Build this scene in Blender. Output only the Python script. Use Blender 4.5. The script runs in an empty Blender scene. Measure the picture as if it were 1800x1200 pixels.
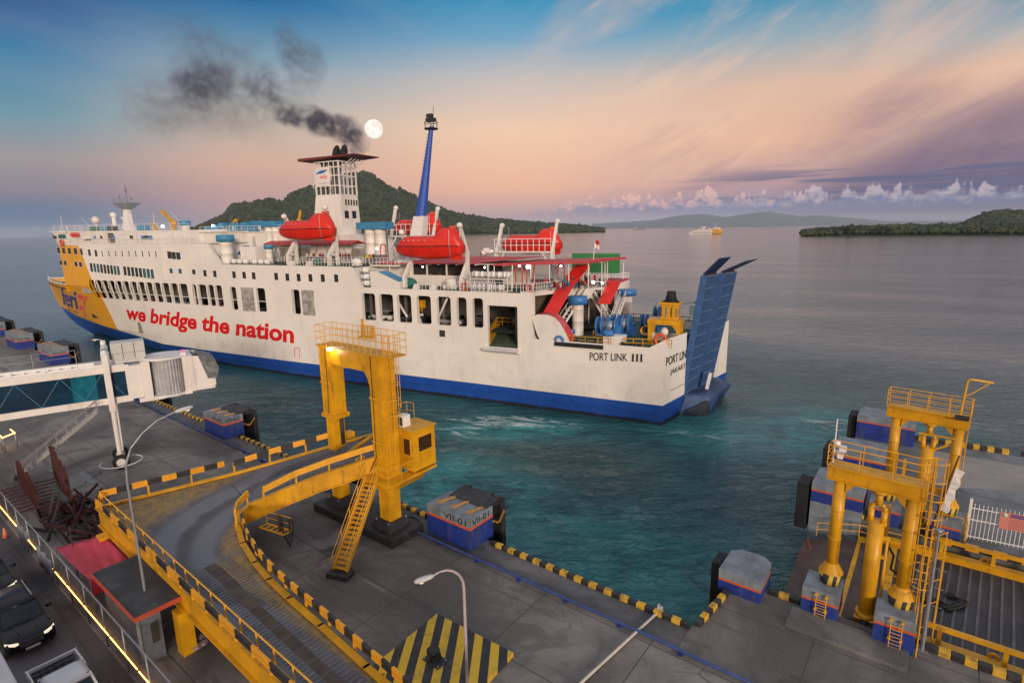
import bpy, bmesh, math, random
from mathutils import Vector, Matrix, noise
random.seed(7)
R = math.radians
sc = bpy.context.scene
COL = sc.collection

# ------------------------------------------------------------------ camera
CAM_H, FPX, PITCH, ROLL = 19.0, 982.0, R(11.35), R(0.9)
fwd = Vector((0, math.cos(PITCH), -math.sin(PITCH)))
rgt0 = Vector((1, 0, 0)); up0 = rgt0.cross(fwd)
rgt = rgt0*math.cos(ROLL) - up0*math.sin(ROLL)
upv = up0*math.cos(ROLL) + rgt0*math.sin(ROLL)
CPOS = Vector((0, 0, CAM_H))
cam_d = bpy.data.cameras.new("camera"); cam = bpy.data.objects.new("camera", cam_d); COL.objects.link(cam)
cam_d.sensor_width = 36.0; cam_d.lens = FPX/1800*36.0; cam_d.clip_start = 0.1; cam_d.clip_end = 150000
m = Matrix((rgt, upv, -fwd)).transposed().to_4x4(); m.translation = CPOS
cam.matrix_world = m; sc.camera = cam

def ray(px, py): return rgt*((px-900)/FPX) + upv*((600-py)/FPX) + fwd
def at(px, py, z=0.0):
    d = ray(px, py); return CPOS + d*((z-CAM_H)/d.z)

# ------------------------------------------------------------------ view, sun
sc.view_settings.view_transform = 'Standard'; sc.view_settings.look = 'None'
sc.cycles.max_bounces = 6; sc.cycles.transparent_max_bounces = 8; sc.cycles.volume_max_steps = 256; sc.cycles.volume_bounces = 1
sc.view_settings.exposure = 0.0; sc.view_settings.gamma = 1.0
SUN_EL, SUN_AZ = R(11), R(180-16)     # azimuth clockwise from +Y
sd = bpy.data.lights.new("sun", 'SUN'); sd.energy = 2.5; sd.angle = R(10); sd.color = (1.0, 0.82, 0.64)
so = bpy.data.objects.new("sun", sd); COL.objects.link(so)
sdir = Vector((math.sin(SUN_AZ)*math.cos(SUN_EL), math.cos(SUN_AZ)*math.cos(SUN_EL), math.sin(SUN_EL)))
so.rotation_euler = sdir.to_track_quat('Z', 'Y').to_euler(); so.location = (0, 0, 60)

def lin(c):
    return tuple((x/255/12.92 if x/255 <= 0.04045 else ((x/255+0.055)/1.055)**2.4) for x in c) + (1.0,)

# ------------------------------------------------------------------ sky
world = bpy.data.worlds.new("World"); sc.world = world; world.use_nodes = True
nt = world.node_tree; nt.nodes.clear()
def N(t, nt=nt, **k):
    n = nt.nodes.new(t)
    for a, b in k.items(): setattr(n, a, b)
    return n
def L(a, b, nt=nt): nt.links.new(a, b)
def M(op, a, b=None, c=None, nt=nt, clamp=False):
    n = nt.nodes.new('ShaderNodeMath'); n.operation = op; n.use_clamp = clamp
    for i, v in enumerate((a, b, c)):
        if v is None: continue
        if isinstance(v, (int, float)): n.inputs[i].default_value = v
        else: nt.links.new(v, n.inputs[i])
    return n.outputs[0]
def RNG(v, a, b, c=0.0, d=1.0, nt=nt, smooth=True):
    n = nt.nodes.new('ShaderNodeMapRange'); n.interpolation_type = 'SMOOTHSTEP' if smooth else 'LINEAR'
    nt.links.new(v, n.inputs[0])
    for i, x in enumerate((a, b, c, d)): n.inputs[i+1].default_value = x
    return n.outputs[0]
def MIXC(f, a, b, nt=nt, mode='MIX'):
    n = nt.nodes.new('ShaderNodeMix'); n.data_type = 'RGBA'; n.blend_type = mode
    for s, v in ((n.inputs[0], f), (n.inputs[6], a), (n.inputs[7], b)):
        if isinstance(v, (int, float)): s.default_value = v
        elif isinstance(v, tuple): s.default_value = v
        else: nt.links.new(v, s)
    return n.outputs[2]
def XYZ(x, y, z, nt=nt):
    n = nt.nodes.new('ShaderNodeCombineXYZ')
    for i, v in enumerate((x, y, z)):
        if isinstance(v, (int, float)): n.inputs[i].default_value = v
        else: nt.links.new(v, n.inputs[i])
    return n.outputs[0]
def NOISE(v, scale, detail=4, rough=0.55, nt=nt, dist=0.0):
    n = nt.nodes.new('ShaderNodeTexNoise'); n.inputs['Scale'].default_value = scale
    n.inputs['Detail'].default_value = detail; n.inputs['Roughness'].default_value = rough
    n.inputs['Distortion'].default_value = dist
    if v is not None: nt.links.new(v, n.inputs['Vector'])
    return n.outputs[0]

tc = N('ShaderNodeTexCoord'); sep = N('ShaderNodeSeparateXYZ'); L(tc.outputs['Generated'], sep.inputs[0])
el = M('MULTIPLY', M('ARCSINE', sep.outputs[2]), 57.2958)
az = M('MULTIPLY', M('ARCTAN2', sep.outputs[0], sep.outputs[1]), 57.2958)
def angles(px, py):
    d = ray(px, py).normalized(); return math.degrees(math.atan2(d.x, d.y)), math.degrees(math.asin(d.z))
cols = [
 (40,  [(414,(44,98,140)),(372,(78,110,146)),(335,(138,130,144)),(280,(160,150,152)),(200,(112,152,168)),(100,(56,128,168)),(0,(14,86,146))]),
 (450, [(408,(150,136,152)),(350,(192,154,152)),(290,(214,174,154)),(200,(192,184,172)),(100,(112,156,180)),(0,(34,108,160))]),
 (900, [(402,(150,144,164)),(372,(196,160,160)),(330,(240,184,156)),(230,(244,204,174)),(140,(200,192,188)),(70,(118,166,196)),(0,(60,146,188))]),
 (1350,[(394,(120,136,166)),(365,(146,140,168)),(320,(192,154,156)),(250,(232,184,156)),(150,(224,188,164)),(70,(150,172,184)),(0,(64,146,182))]),
 (1760,[(390,(84,112,148)),(355,(76,94,132)),(320,(72,80,120)),(250,(112,92,120)),(180,(156,126,136)),(120,(224,182,158)),(60,(176,178,178)),(0,(96,148,174))]),
]
EMAX = 24.0
def ramp(stops):
    r = N('ShaderNodeValToRGB'); e = r.color_ramp.elements
    while len(e) > 1: e.remove(e[0])
    for i, (p, c) in enumerate(stops):
        x = e[0] if i == 0 else e.new(p)
        x.position = p; x.color = c
    L(M('DIVIDE', el, EMAX, clamp=True), r.inputs[0]); return r.outputs[0]
outs = []
for px, st in cols:
    s2 = []
    for py, c in st:
        a, e = angles(px, py); s2.append((max(0, e/EMAX), lin(c)))
    s2.sort(); outs.append((angles(px, 300)[0], ramp(s2)))
c = outs[0][1]
for (a0, _), (a1, o1) in zip(outs, outs[1:]):
    c = MIXC(RNG(az, a0, a1), c, o1)
# the upper dome, out of the picture
c = MIXC(RNG(el, 19, 38), c, (.54, .51, .52, 1))
# sunset side of the sky, behind the viewer
back = MIXC(RNG(el, 0, 50), (1.25, .80, .52, 1), (.42, .50, .62, 1))
absaz = M('ABSOLUTE', az)
c = MIXC(RNG(absaz, 60, 130), c, back)
# high streaked cloud, fanning up to the right
cu = M('ADD', M('MULTIPLY', az, 0.90), M('MULTIPLY', el, 0.43))
cv = M('SUBTRACT', M('MULTIPLY', el, 0.90), M('MULTIPLY', az, 0.43))
st1 = NOISE(XYZ(M('MULTIPLY', cu, 0.055), M('MULTIPLY', cv, 0.17), 3.0), 1.0, 8, 0.60, dist=0.5)
msk = M('MULTIPLY', M('MULTIPLY', RNG(az, -4, 12), RNG(el, 2.0, 6)), RNG(el, 34, 13))
c = MIXC(M('MULTIPLY', M('MULTIPLY', RNG(st1, 0.40, 0.68), msk), 0.52), c, lin((240, 198, 172)))
st4 = NOISE(XYZ(M('MULTIPLY', cu, 0.09), M('MULTIPLY', cv, 0.34), 6.0), 1.0, 7, 0.62, dist=0.4)
c = MIXC(M('MULTIPLY', M('MULTIPLY', RNG(st4, 0.50, 0.72), msk), 0.26), c, lin((255, 214, 178)))
# slate-purple bank at the right, under a rising diagonal edge
a0_, e0_ = angles(1380, 330); a1_, e1_ = angles(1800, 175); sl = (e1_-e0_)/(a1_-a0_)
edge = M('SUBTRACT', M('ADD', M('MULTIPLY', M('SUBTRACT', az, a0_), sl), e0_+.6), el)
edge = M('ADD', edge, M('MULTIPLY', M('SUBTRACT', st1, 0.5), 7.0))
c = MIXC(M('MULTIPLY', M('MULTIPLY', RNG(edge, -0.6, 2.4), RNG(az, 18, 31)), 0.62), c, lin((112, 96, 126)))
st2 = NOISE(XYZ(M('MULTIPLY', cu, 0.06), M('MULTIPLY', cv, 0.26), 9.0), 1.0, 6, 0.6, dist=0.3)
msk2 = M('MULTIPLY', M('MULTIPLY', RNG(az, 6, 20), RNG(el, 1.0, 4)), RNG(el, 15, 8))
c = MIXC(M('MULTIPLY', M('MULTIPLY', RNG(st2, 0.46, 0.64), msk2), 0.40), c, lin((150, 124, 146)))
# thin veil over the whole sky
st3 = NOISE(XYZ(M('MULTIPLY', az, 0.03), M('MULTIPLY', el, 0.11), 5.0), 1.0, 6, 0.6, dist=0.5)
c = MIXC(M('MULTIPLY', RNG(st3, 0.45, 0.75), 0.12), c, lin((214, 190, 186)))
# long low slate bands at the right
bn = NOISE(XYZ(M('MULTIPLY', az, 0.07), M('MULTIPLY', el, 1.7), 1.0), 1.0, 4, 0.5)
bm_ = M('MULTIPLY', M('MULTIPLY', RNG(az, 12, 26), RNG(el, 1.6, 2.6)), RNG(el, 5.6, 4.0))
c = MIXC(M('MULTIPLY', M('MULTIPLY', RNG(bn, 0.47, 0.58), bm_), 0.7), c, lin((78, 92, 132)))
# row of small cumulus along the horizon
h1 = NOISE(XYZ(M('MULTIPLY', az, 0.30), 2.0, 0.0), 1.0, 4, 0.65)
h2 = NOISE(XYZ(M('MULTIPLY', az, 0.95), M('MULTIPLY', el, 1.25), 4.0), 1.0, 8, 0.66)
top = M('ADD', M('MULTIPLY', RNG(h1, 0.42, 0.66), 2.1), M('MULTIPLY', M('SUBTRACT', h2, 0.5), 2.8))
top = M('MULTIPLY', M('ADD', top, 0.80), RNG(az, -4, 12))
d = M('SUBTRACT', M('ADD', top, 1.35), el)
cm = M('MULTIPLY', RNG(d, -0.05, 0.34), RNG(el, 0.7, 1.9))
lit = RNG(M('ADD', el, M('MULTIPLY', M('SUBTRACT', h2, 0.5), 5.0)), 1.5, 3.1)
ccol = MIXC(lit, lin((112, 126, 162)), MIXC(RNG(az, 10, 34), lin((246, 190, 176)), lin((206, 190, 198))))
c = MIXC(M('MULTIPLY', M('MULTIPLY', cm, RNG(az, -3, 8)), 0.70), c, ccol)
# physical sky adds a little to the unseen dome
sky = N('ShaderNodeTexSky', sky_type='NISHITA'); sky.sun_disc = False; sky.sun_elevation = SUN_EL; sky.sun_rotation = SUN_AZ
c = MIXC(M('MULTIPLY', RNG(el, 22, 45), 0.03), c, sky.outputs[0], mode='ADD')
bg = N('ShaderNodeBackground'); L(c, bg.inputs[0]); bg.inputs[1].default_value = 1.0
wo = N('ShaderNodeOutputWorld'); L(bg.outputs[0], wo.inputs[0])

# ------------------------------------------------------------------ materials
MATS = {}
def pbr(name, col, rough=0.5, metal=0.0, var=0.12, vs=1.5, dirt=None, damt=0.0, ds=(1, 1, .25), bump=0.0, bs=20, emit=None, es=1.0, spec=None, dthr=(.52, .72)):
    if name in MATS: return MATS[name]
    mt = bpy.data.materials.new(name); mt.use_nodes = True; t = mt.node_tree; b = t.nodes['Principled BSDF']
    tcn = N('ShaderNodeTexCoord', t); v = tcn.outputs['Object']
    c0 = col if len(col) == 4 else tuple(col) + (1,)
    n1 = NOISE(v, vs, 5, 0.6, t)
    k = lambda f: tuple(min(1, x*f) for x in c0[:3]) + (1,)
    cc = MIXC(RNG(n1, 0.3, 0.7, nt=t), k(1-var), k(1+var), t)
    if dirt:
        mp = N('ShaderNodeMapping', t); mp.inputs['Scale'].default_value = ds; L(v, mp.inputs[0], t)
        n2 = NOISE(mp.outputs[0], 1.0, 7, 0.65, t)
        cc = MIXC(M('MULTIPLY', RNG(n2, dthr[0], dthr[1], nt=t), damt, nt=t), cc, tuple(dirt)+(1,), t)
    L(cc, b.inputs['Base Color'], t)
    b.inputs['Roughness'].default_value = rough; b.inputs['Metallic'].default_value = metal
    if spec is not None: b.inputs['Specular IOR Level'].default_value = spec
    if bump:
        bp = N('ShaderNodeBump', t); bp.inputs['Strength'].default_value = bump; bp.inputs['Distance'].default_value = .02
        L(NOISE(v, bs, 5, 0.6, t), bp.inputs['Height'], t); L(bp.outputs[0], b.inputs['Normal'], t)
    if emit: b.inputs['Emission Color'].default_value = tuple(emit)+(1,); b.inputs['Emission Strength'].default_value = es
    MATS[name] = mt; return mt
RUST = (.16, .06, .025)
YEL = pbr('yellow_paint', (.62, .31, .006), .42, var=.2, vs=.8, dirt=RUST, damt=.75, ds=(2.2, 2.2, .35), dthr=(.57, .72), bump=.25, bs=5)
YEL2 = pbr('yellow_rail_paint', (.72, .36, .02), .5, var=.12, dirt=RUST, damt=.5, ds=(3, 3, 3), dthr=(.6, .75))
YELD = pbr('worn_yellow_paint', (.42, .25, .035), .7, var=.3, vs=1.2, dirt=(.1, .08, .06), damt=.8, ds=(1.3, 1.3, 1.3), dthr=(.46, .62), bump=.3)
BLK = pbr('black_paint', (.022, .023, .026), .55, var=.3, vs=3, dirt=(.10, .09, .08), damt=.5, ds=(2, 2, 2))
BLKR = pbr('black_rubber', (.012, .012, .014), .75, var=.3, vs=3)
KYEL = pbr('kerb_yellow', (.62, .37, .03), .7, var=.18, vs=3, dirt=(.08, .07, .06), damt=.75, ds=(2.5, 2.5, 2.5), dthr=(.5, .68), bump=.3)
WHT = pbr('white_paint', (.74, .70, .66), .5, var=.05, vs=.6, dirt=(.38, .28, .2), damt=.4, ds=(.8, .8, .12))
WHTS = pbr('white_rail_paint', (.78, .75, .72), .5, var=.06)
GRYM = pbr('galvanised_steel', (.30, .32, .35), .45, .5, var=.15, vs=4)
RED = pbr('red_canopy', (.50, .04, .05), .6, var=.15, vs=1, dirt=(.45, .22, .2), damt=.4, ds=(.6, .6, .6))
ORG = pbr('lifeboat_red', (.70, .022, .010), .38, var=.12, vs=.6, dirt=(.5, .16, .07), damt=.4, ds=(.5, .5, 1.2), dthr=(.5, .75))
CYAN = pbr('vent_blue', (.045, .24, .42), .5, var=.12, vs=1)
WBLU = pbr('winch_blue', (.04, .19, .50), .45, var=.15, vs=2)
GRN = pbr('green_deck', (.02, .075, .05), .7, var=.3, vs=.8, dirt=(.10, .05, .03), damt=.6, ds=(.7, .7, .7), bump=.3, bs=6)
GLS = pbr('dark_glass', (.010, .014, .018), .12, var=.2, spec=.6)
TEAL = pbr('teal_glass', (.02, .10, .13), .12, var=.2)
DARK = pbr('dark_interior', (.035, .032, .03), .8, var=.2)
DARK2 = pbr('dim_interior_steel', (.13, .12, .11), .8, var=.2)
BRED = pbr('barrier_red', (.5, .02, .02), .5)
# ------------------------------------------------------------------ frames and mesh builder
Uv = Vector((.79, -.613, 0)).normalized(); Vv = Vector((-Uv.y, Uv.x, 0)); Q0 = Vector((8.379, 23.524, 0))
a = R(154); Dv = Vector((math.cos(a), math.sin(a), 0)); Nv = Vector((math.sin(a), -math.cos(a), 0))
S0 = Vector((17.596, 62.829, 0))
def M_quay():
    m = Matrix((Uv, Vv, Vector((0, 0, 1)))).transposed().to_4x4(); m.translation = Q0; return m
def M_ship():
    m = Matrix((Dv, -Nv, Vector((0, 0, 1)))).transposed().to_4x4(); m.translation = S0; return m
FR = {'q': M_quay(), 's': M_ship(), 'w': Matrix.Identity(4)}
def Wq(u, v, z=0): return Q0 + Uv*u + Vv*v + Vector((0, 0, z))
def quv(px, py, z=0):
    p = at(px, py, z) - Q0; return (p.dot(Uv), p.dot(Vv), z)
def sv(px, py, t=0.0):
    r = ray(px, py); o = S0 + Nv*t; k = ((o-CPOS).dot(Nv))/r.dot(Nv); p = CPOS + r*k
    return ((p-S0).dot(Dv), p.z)
def sst(px, py, z):
    p = at(px, py, z) - S0; return (p.dot(Dv), p.dot(Nv))
FLIP = [False]
BASE = {}
def tag(o, label=None, cat=None, group=None, kind=None, category=None):
    cat = cat or category
    if label: o['label'] = label
    if cat: o['category'] = cat
    if group: o['group'] = group
    if kind: o['kind'] = kind
    return o
def thing(name, label, cat, base, fr='q', group=None, kind=None, rotz=0.0):
    e = bpy.data.objects.new(name, None); COL.objects.link(e); e.empty_display_size = .3
    b = Vector(base)
    if fr == 's': b = Vector((b.x, -b.y, b.z))
    e.matrix_world = FR[fr] @ Matrix.Translation(b) @ Matrix.Rotation(rotz, 4, 'Z')
    BASE[e.name] = (fr, b, rotz)
    tag(e, label, cat, group, kind); return e

class MB:
    def __init__(s, fr='q'): s.v = []; s.f = []; s.m = []; s.k = 0; s.fr = fr; s.mats = []; s.sm = []; s.smooth = False
    def mat(s, m):
        if m not in s.mats: s.mats.append(m)
        s.k = s.mats.index(m); return s
    def add(s, vs, fs):
        n = len(s.v); s.v += [Vector(p) for p in vs]
        for f in fs: s.f.append([n+i for i in f]); s.m.append(s.k); s.sm.append(s.smooth)
        return s
    def poly(s, *p): return s.add(p, [list(range(len(p)))])
    def box(s, x0, x1, y0, y1, z0, z1):
        return s.add([(x0,y0,z0),(x1,y0,z0),(x1,y1,z0),(x0,y1,z0),(x0,y0,z1),(x1,y0,z1),(x1,y1,z1),(x0,y1,z1)],
                     [(3,2,1,0),(4,5,6,7),(0,1,5,4),(1,2,6,5),(2,3,7,6),(3,0,4,7)])
    def prism(s, pts, ext):
        e = Vector(ext); n = len(pts); a = [Vector(p) for p in pts]; b = [p+e for p in a]
        return s.add(a+b, [list(range(n))[::-1], list(range(n, 2*n))] + [(i, (i+1) % n, n+(i+1) % n, n+i) for i in range(n)])
    def bar(s, p, q, w=.1, h=None, up=(0, 0, 1)):
        h = h or w; p, q = Vector(p), Vector(q); d = (q-p)
        if d.length < 1e-6: return s
        d.normalize(); u = Vector(up)
        if abs(d.dot(u)) > .98: u = Vector((1, 0, 0))
        x = d.cross(u).normalized(); y = x.cross(d).normalized()
        c = [(-w/2, -h/2), (w/2, -h/2), (w/2, h/2), (-w/2, h/2)]
        vs = [p+x*a+y*b for a, b in c] + [q+x*a+y*b for a, b in c]
        return s.add(vs, [(0,1,2,3),(7,6,5,4),(0,4,5,1),(1,5,6,2),(2,6,7,3),(3,7,4,0)])
    def cone(s, p, q, r0, r1=None, seg=10, caps=True):
        r1 = r0 if r1 is None else r1; p, q = Vector(p), Vector(q); d = (q-p).normalized()
        u = Vector((0, 0, 1)) if abs(d.z) < .95 else Vector((1, 0, 0))
        x = d.cross(u).normalized(); y = x.cross(d)
        vs = []
        for c, r in ((p, r0), (q, r1)):
            for i in range(seg):
                a = 2*math.pi*i/seg; vs.append(c+(x*math.cos(a)+y*math.sin(a))*r)
        sm = s.smooth; s.smooth = seg > 6
        s.add(vs, [(i, (i+1) % seg, seg+(i+1) % seg, seg+i) for i in range(seg)])
        s.smooth = False
        if caps: s.add(vs[:seg], [list(range(seg))[::-1]]); s.add(vs[seg:], [list(range(seg))])
        s.smooth = sm; return s
    def tube(s, pts, r=.03, seg=6):
        for a, b in zip(pts, pts[1:]): s.cone(a, b, r, r, seg, False)
        s.cone(pts[0], Vector(pts[0])+(Vector(pts[0])-Vector(pts[1]))*1e-3, r, 0.001, seg, False)
        s.cone(pts[-1], Vector(pts[-1])+(Vector(pts[-1])-Vector(pts[-2]))*1e-3, r, 0.001, seg, False)
        return s
    def lathe(s, c, prof, seg=16, axis=(0, 0, 1), arc=None):
        ax = Vector(axis).normalized(); u = Vector((0, 0, 1)) if abs(ax.z) < .9 else Vector((1, 0, 0))
        x = ax.cross(u).normalized(); y = ax.cross(x); c = Vector(c); vs = []
        for r, h in prof:
            for i in range(seg):
                a = 2*math.pi*i/seg; vs.append(c+ax*h+(x*math.cos(a)+y*math.sin(a))*max(r, 1e-4))
        fs = [(j*seg+i, j*seg+(i+1) % seg, (j+1)*seg+(i+1) % seg, (j+1)*seg+i) for j in range(len(prof)-1) for i in range(seg)]
        sm = s.smooth; s.smooth = True; s.add(vs, fs); s.smooth = sm; return s
    def ell(s, c, r, seg=12, rings=7):
        prof = [(math.sin(math.pi*i/rings), -math.cos(math.pi*i/rings)) for i in range(rings+1)]
        n = len(s.v); s.lathe((0, 0, 0), prof, seg)
        for v in s.v[n:]: v.x = v.x*r[0]+c[0]; v.y = v.y*r[1]+c[1]; v.z = v.z*r[2]+c[2]
        return s
    def loft(s, rings, close=True, caps=True):
        n = len(rings[0]); vs = [p for r in rings for p in r]; k = n if close else n-1
        fs = [(j*n+i, j*n+(i+1) % n, (j+1)*n+(i+1) % n, (j+1)*n+i) for j in range(len(rings)-1) for i in range(k)]
        s.add(vs, fs)
        if caps: s.add(rings[0], [list(range(n))[::-1]]); s.add(rings[-1], [list(range(n))])
        return s
    def build(s, name, parent=None, mat=None, bevel=0, base=None, recalc=True, tri=False, **tg):
        if mat is not None and not s.mats: s.mats = [mat]
        if parent is not None:
            root = parent
            while root.parent is not None: root = root.parent
            fr, b, rz = BASE[root.name]
        else:
            fr = s.fr; b = Vector(base or (0, 0, 0)); rz = 0
            if fr == 's': b = Vector((b.x, -b.y, b.z))
        flip = fr == 's'
        RM = Matrix.Rotation(-rz, 3, 'Z')
        vs = [RM @ ((Vector((p.x, -p.y, p.z)) if flip else p) - b) for p in s.v]
        me = bpy.data.meshes.new(name); me.from_pydata(vs, [], s.f)
        for m in s.mats: me.materials.append(m)
        me.polygons.foreach_set('material_index', s.m); me.polygons.foreach_set('use_smooth', s.sm)
        if recalc:
            bmm = bmesh.new(); bmm.from_mesh(me); bmesh.ops.remove_doubles(bmm, verts=bmm.verts, dist=1e-4)
            bmesh.ops.recalc_face_normals(bmm, faces=bmm.faces)
            if tri: bmesh.ops.triangulate(bmm, faces=bmm.faces)
            bmm.to_mesh(me); bmm.free()
        me.update()
        o = bpy.data.objects.new(name, me); COL.objects.link(o)
        if parent is not None: o.parent = parent
        else:
            o.matrix_world = FR[fr] @ Matrix.Translation(b); BASE[o.name] = (fr, b, 0)
        if bevel:
            md = o.modifiers.new('bevel', 'BEVEL'); md.width = bevel; md.segments = 2; md.limit_method = 'ANGLE'; md.angle_limit = R(40)
        if tg: tag(o, **tg)
        return o
def copy_tree(o, parent=None):
    c = o.copy(); COL.objects.link(c); c.parent = parent
    if o.name in BASE: BASE[c.name] = BASE[o.name]
    for ch in list(o.children): copy_tree(ch, c)
    return c
def place(o, fr, base, rotz=0.0, scale=1.0, label=None, cat=None, group=None):
    b = Vector(base)
    if fr == 's': b = Vector((b.x, -b.y, b.z))
    o.matrix_world = FR[fr] @ Matrix.Translation(b) @ Matrix.Rotation(rotz, 4, 'Z') @ Matrix.Scale(scale, 4)
    tag(o, label, cat, group); return o
FONTC = {}
def glyphs(text, bold=0.0, res=3):
    """filled outline of a word as (points in the unit box, faces)"""
    key = (text, bold)
    if key in FONTC: return FONTC[key]
    cu = bpy.data.curves.new('txt', 'FONT'); cu.body = text; cu.size = 1; cu.offset = bold; cu.resolution_u = res
    o = bpy.data.objects.new('txt', cu); COL.objects.link(o)
    me = bpy.data.meshes.new_from_object(o.evaluated_get(bpy.context.evaluated_depsgraph_get()))
    vs = [v.co.copy() for v in me.vertices]; fs = [list(p.vertices) for p in me.polygons]
    bpy.data.objects.remove(o); bpy.data.curves.remove(cu); bpy.data.meshes.remove(me)
    xs = [v.x for v in vs]; ys = [v.y for v in vs]; x0, x1, y0, y1 = min(xs), max(xs), min(ys), max(ys)
    pts = [((v.x-x0)/(x1-x0), (v.y-y0)/(y1-y0)) for v in vs]
    FONTC[key] = (pts, fs); return FONTC[key]
def write(mb, text, fn, bold=0.0):
    """fn maps (x, y) of the unit box to a point"""
    pts, fs = glyphs(text, bold); mb.add([fn(x, y) for x, y in pts], fs)
# ================================================================== water
WZ = -4.0
def water_material():
    mt = bpy.data.materials.new('sea_water'); mt.use_nodes = True; t = mt.node_tree; b = t.nodes['Principled BSDF']
    v = N('ShaderNodeTexCoord', t).outputs['Object']; sp = N('ShaderNodeSeparateXYZ', t); L(v, sp.inputs[0], t)
    X, Y = sp.outputs[0], sp.outputs[1]
    def blob(cx, cy, rx, ry, ang=0.0):
        dx = M('SUBTRACT', X, cx, nt=t); dy = M('SUBTRACT', Y, cy, nt=t); ca, sa = math.cos(ang), math.sin(ang)
        a_ = M('DIVIDE', M('ADD', M('MULTIPLY', dx, ca, nt=t), M('MULTIPLY', dy, sa, nt=t), nt=t), rx, nt=t)
        b_ = M('DIVIDE', M('SUBTRACT', M('MULTIPLY', dy, ca, nt=t), M('MULTIPLY', dx, sa, nt=t), nt=t), ry, nt=t)
        r2 = M('SQRT', M('ADD', M('MULTIPLY', a_, a_, nt=t), M('MULTIPLY', b_, b_, nt=t), nt=t), nt=t)
        return RNG(r2, 1.0, 0.15, nt=t)
    def band(xa, ya, xb, yb, hw, k=1.2):
        a_, b_ = sst(xa, ya, WZ), sst(xb, yb, WZ); dx, dy = b_[0]-a_[0], -(b_[1]-a_[1])
        return blob((a_[0]+b_[0])/2, -(a_[1]+b_[1])/2, math.hypot(dx, dy)/2*k, hw, math.atan2(dy, dx))
    big = NOISE(v, .05, 5, .6, t, .8); mid = NOISE(v, .16, 6, .65, t, 1.2)
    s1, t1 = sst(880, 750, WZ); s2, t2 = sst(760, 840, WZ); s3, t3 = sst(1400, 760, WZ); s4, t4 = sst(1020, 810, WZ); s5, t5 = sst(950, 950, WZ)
    churn = M('MAXIMUM', blob(s2, -t2, 16, 11), M('MULTIPLY', blob(s3, -t3, 24, 12, .5), .9, nt=t), nt=t)
    churn = M('MAXIMUM', churn, M('MULTIPLY', blob(s5, -t5, 22, 12), .55, nt=t), nt=t)
    churn = M('MAXIMUM', churn, band(740, 752, 1090, 762, 7.0), nt=t)
    churn = M('MULTIPLY', churn, RNG(mid, .30, .60, nt=t), nt=t)
    base = MIXC(RNG(big, .35, .65, nt=t), (.010, .074, .086, 1), (.028, .135, .142, 1), t)
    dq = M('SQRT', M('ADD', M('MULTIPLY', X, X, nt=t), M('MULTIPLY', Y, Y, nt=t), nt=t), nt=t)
    base = MIXC(RNG(M('SUBTRACT', M('MULTIPLY', X, -1.0, nt=t), M('MULTIPLY', Y, .6, nt=t), nt=t), 2, 70, nt=t), base, (.135, .155, .148, 1), t)  # open sea paled: reflected sky brightness put into the base colour
    base = MIXC(RNG(X, 120, 190, nt=t), base, (.135, .155, .148, 1), t)  # same painted sky reflection ahead of the bow
    base = MIXC(churn, base, (.04, .30, .29, 1), t)
    base = MIXC(M('MULTIPLY', blob(s4, -t4, 17, 8), .85, nt=t), base, (.001, .055, .062, 1), t)  # dark patch beside the stern: ship's reflection painted into the base colour
    # foam thrown up along the quarter and the wake curling astern
    mp = N('ShaderNodeMapping', t); mp.inputs['Scale'].default_value = (.16, .55, 1); L(v, mp.inputs[0], t)
    fn = NOISE(mp.outputs[0], 1.0, 9, .74, t, 1.6)
    fb = M('MAXIMUM', band(745, 738, 1075, 747, 3.6), M('MULTIPLY', band(735, 762, 880, 752, 4.0), .75, nt=t), nt=t)
    s6, t6 = sst(1230, 765, WZ); fb = M('MAXIMUM', fb, M('MULTIPLY', blob(s6, -t6, 7, 3), .6, nt=t), nt=t)
    s7, t7 = sst(1460, 745, WZ); fb = M('MAXIMUM', fb, M('MULTIPLY', blob(s7, -t7, 9, 5), .45, nt=t), nt=t)
    s8, t8 = sst(1715, 745, WZ); fb = M('MAXIMUM', fb, M('MULTIPLY', blob(s8, -t8, 7, 3), .5, nt=t), nt=t)
    foam = M('MULTIPLY', RNG(M('ADD', fn, M('MULTIPLY', fb, .20, nt=t), nt=t), .60, .78, nt=t), RNG(fb, .02, .4, nt=t), nt=t)
    fleck = RNG(NOISE(v, 1.3, 5, .7, t), .74, .80, nt=t)
    foam = M('MAXIMUM', foam, M('MULTIPLY', fleck, .20, nt=t), nt=t)
    base = MIXC(M('MULTIPLY', foam, .75, nt=t), base, (.62, .72, .72, 1), t)
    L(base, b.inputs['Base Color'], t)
    L(RNG(foam, 0, 1, .09, .6, nt=t), b.inputs['Roughness'], t); b.inputs['IOR'].default_value = 1.40
    # waves: swell, chop, ripples (stretched across the wind)
    m1r = N('ShaderNodeMapping', t); m1r.inputs['Rotation'].default_value = (0, 0, R(154)); L(v, m1r.inputs[0], t)
    m2 = N('ShaderNodeMapping', t); m2.inputs['Scale'].default_value = (.62, 1.45, 1); L(m1r.outputs[0], m2.inputs[0], t)
    w1 = NOISE(m2.outputs[0], .24, 5, .6, t, .7); w2 = NOISE(m2.outputs[0], .85, 5, .62, t, .7); w3 = NOISE(m2.outputs[0], 3.0, 3, .6, t)
    calm = RNG(blob(s4, -t4, 26, 12), 0, 1, 1.0, .35, nt=t)
    h = M('ADD', M('MULTIPLY', RNG(w1, .38, .64, nt=t), .95, nt=t), M('ADD', M('MULTIPLY', RNG(w2, .42, .62, nt=t), .42, nt=t), M('MULTIPLY', w3, .30, nt=t), nt=t), nt=t)
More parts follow.
